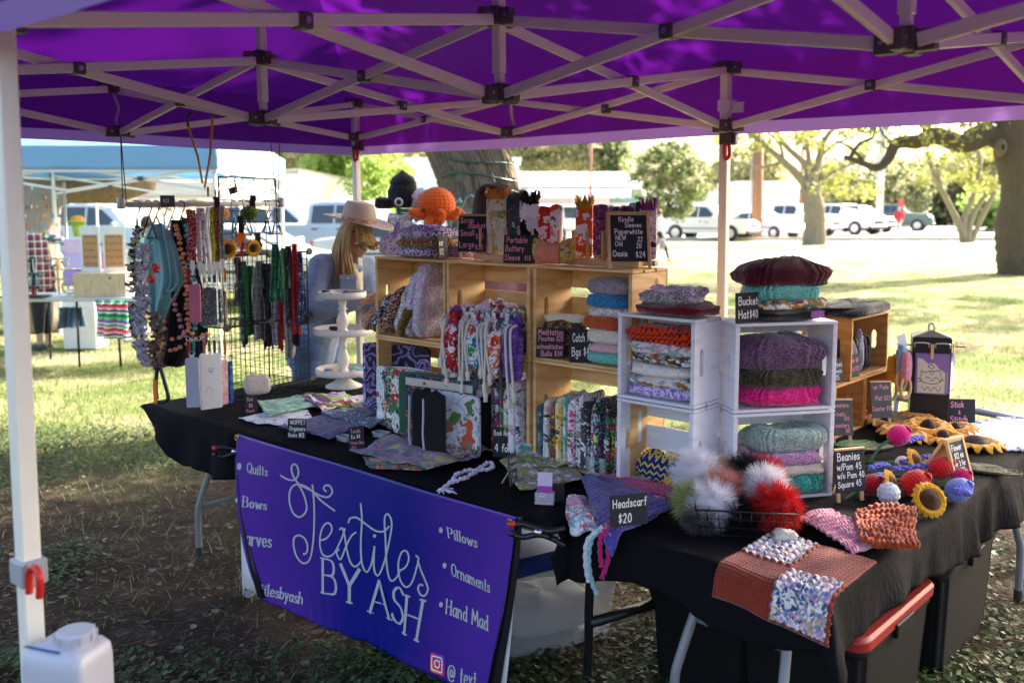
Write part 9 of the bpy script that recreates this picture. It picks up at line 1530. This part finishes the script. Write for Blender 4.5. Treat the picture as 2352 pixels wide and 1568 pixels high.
tp_=NT('red_navy_plaid');sp=tp_.node('SeparateXYZ');tp_.l.new(tp_.coord(),sp.inputs[0]);fx=tp_.math('FRACT',tp_.math('MULTIPLY',tp_.math('ADD',sp.outputs[0],tp_.math('MULTIPLY',sp.outputs[1],.6)),11));fz=tp_.math('FRACT',tp_.math('MULTIPLY',sp.outputs[2],11));cx=tp_.pal(fx,['#1a2240','#1a2240','#8a2a22','#d8cfc8']);cz=tp_.pal(fz,['#1a2240','#a83a2c','#a83a2c','#e0d6d0']);M_PLAID=tp_.base(tp_.mix(.5,cx,cz),.9)
pq=G(92,800,0);t=thing('person','shopper in a red and navy plaid shirt bending over the neighbouring stall, black leggings','person',pq,0);E_=lambda x,y,Y=11.7:GD(x,y,Y)-pq
skin('body',[(E_(12,555),E_(6,570),.10,.09),(E_(40,570),E_(15,560),.07,.05),(E_(88,655),E_(50,580),.13,.13),(E_(88,690),E_(92,775),.07,.045),(E_(104,690,11.9),E_(112,775,11.9),.07,.045),(E_(92,775),E_(92,795),.04,.045),(E_(112,775,11.9),E_(112,795,11.9),.04,.04)],M_SKIN,t,.02);skin('plaid_shirt',[(E_(90,660),E_(55,575),.19,.17),(E_(45,575),E_(80,560),.13,.15),(E_(40,580,11.5),E_(50,640,11.45),.075,.06),(E_(95,640),E_(80,580),.17,.17)],M_PLAID,t,.02,4);skin('leggings',[(E_(90,670),E_(100,670),.155,.15),(E_(88,690),E_(90,760),.10,.06),(E_(104,690,11.9),E_(110,760,11.9),.10,.06)],cloth_plain('black_leggings',(.02,.02,.022)),t,.02,3)
for x_,Yq in ((92,11.7),(112,11.9)):e=E_(x_,797,Yq);m=MB();caps(m,e+Vector((.04,0,0)),e+Vector((-.12,-.04,-.01)),.05,.045);m.build('shoe',plain('dark_trainer',(.05,.05,.055),.6),t,smooth=True)
m=MB();P=np.array([[tuple(E_(12,553)+Vector((.115*math.cos(v)*math.cos(u),.115*math.cos(v)*math.sin(u),.12*math.sin(v)))) for v in np.linspace(-.4,PI/2,9)] for u in np.linspace(0,2*PI,18)]);m.grid(P);m.build('hair',plain('brown_hair',(.10,.06,.035),.7),t,smooth=True)
walker('shopper with dark hair and a mint top standing beyond the hanger rail',350,765,1.62,cloth_plain('mint_cotton',(.35,.5,.38)),cloth_plain('dark_skirt',(.05,.05,.06)),plain('dark_hair',(.03,.018,.012),.6),.1,1.6)
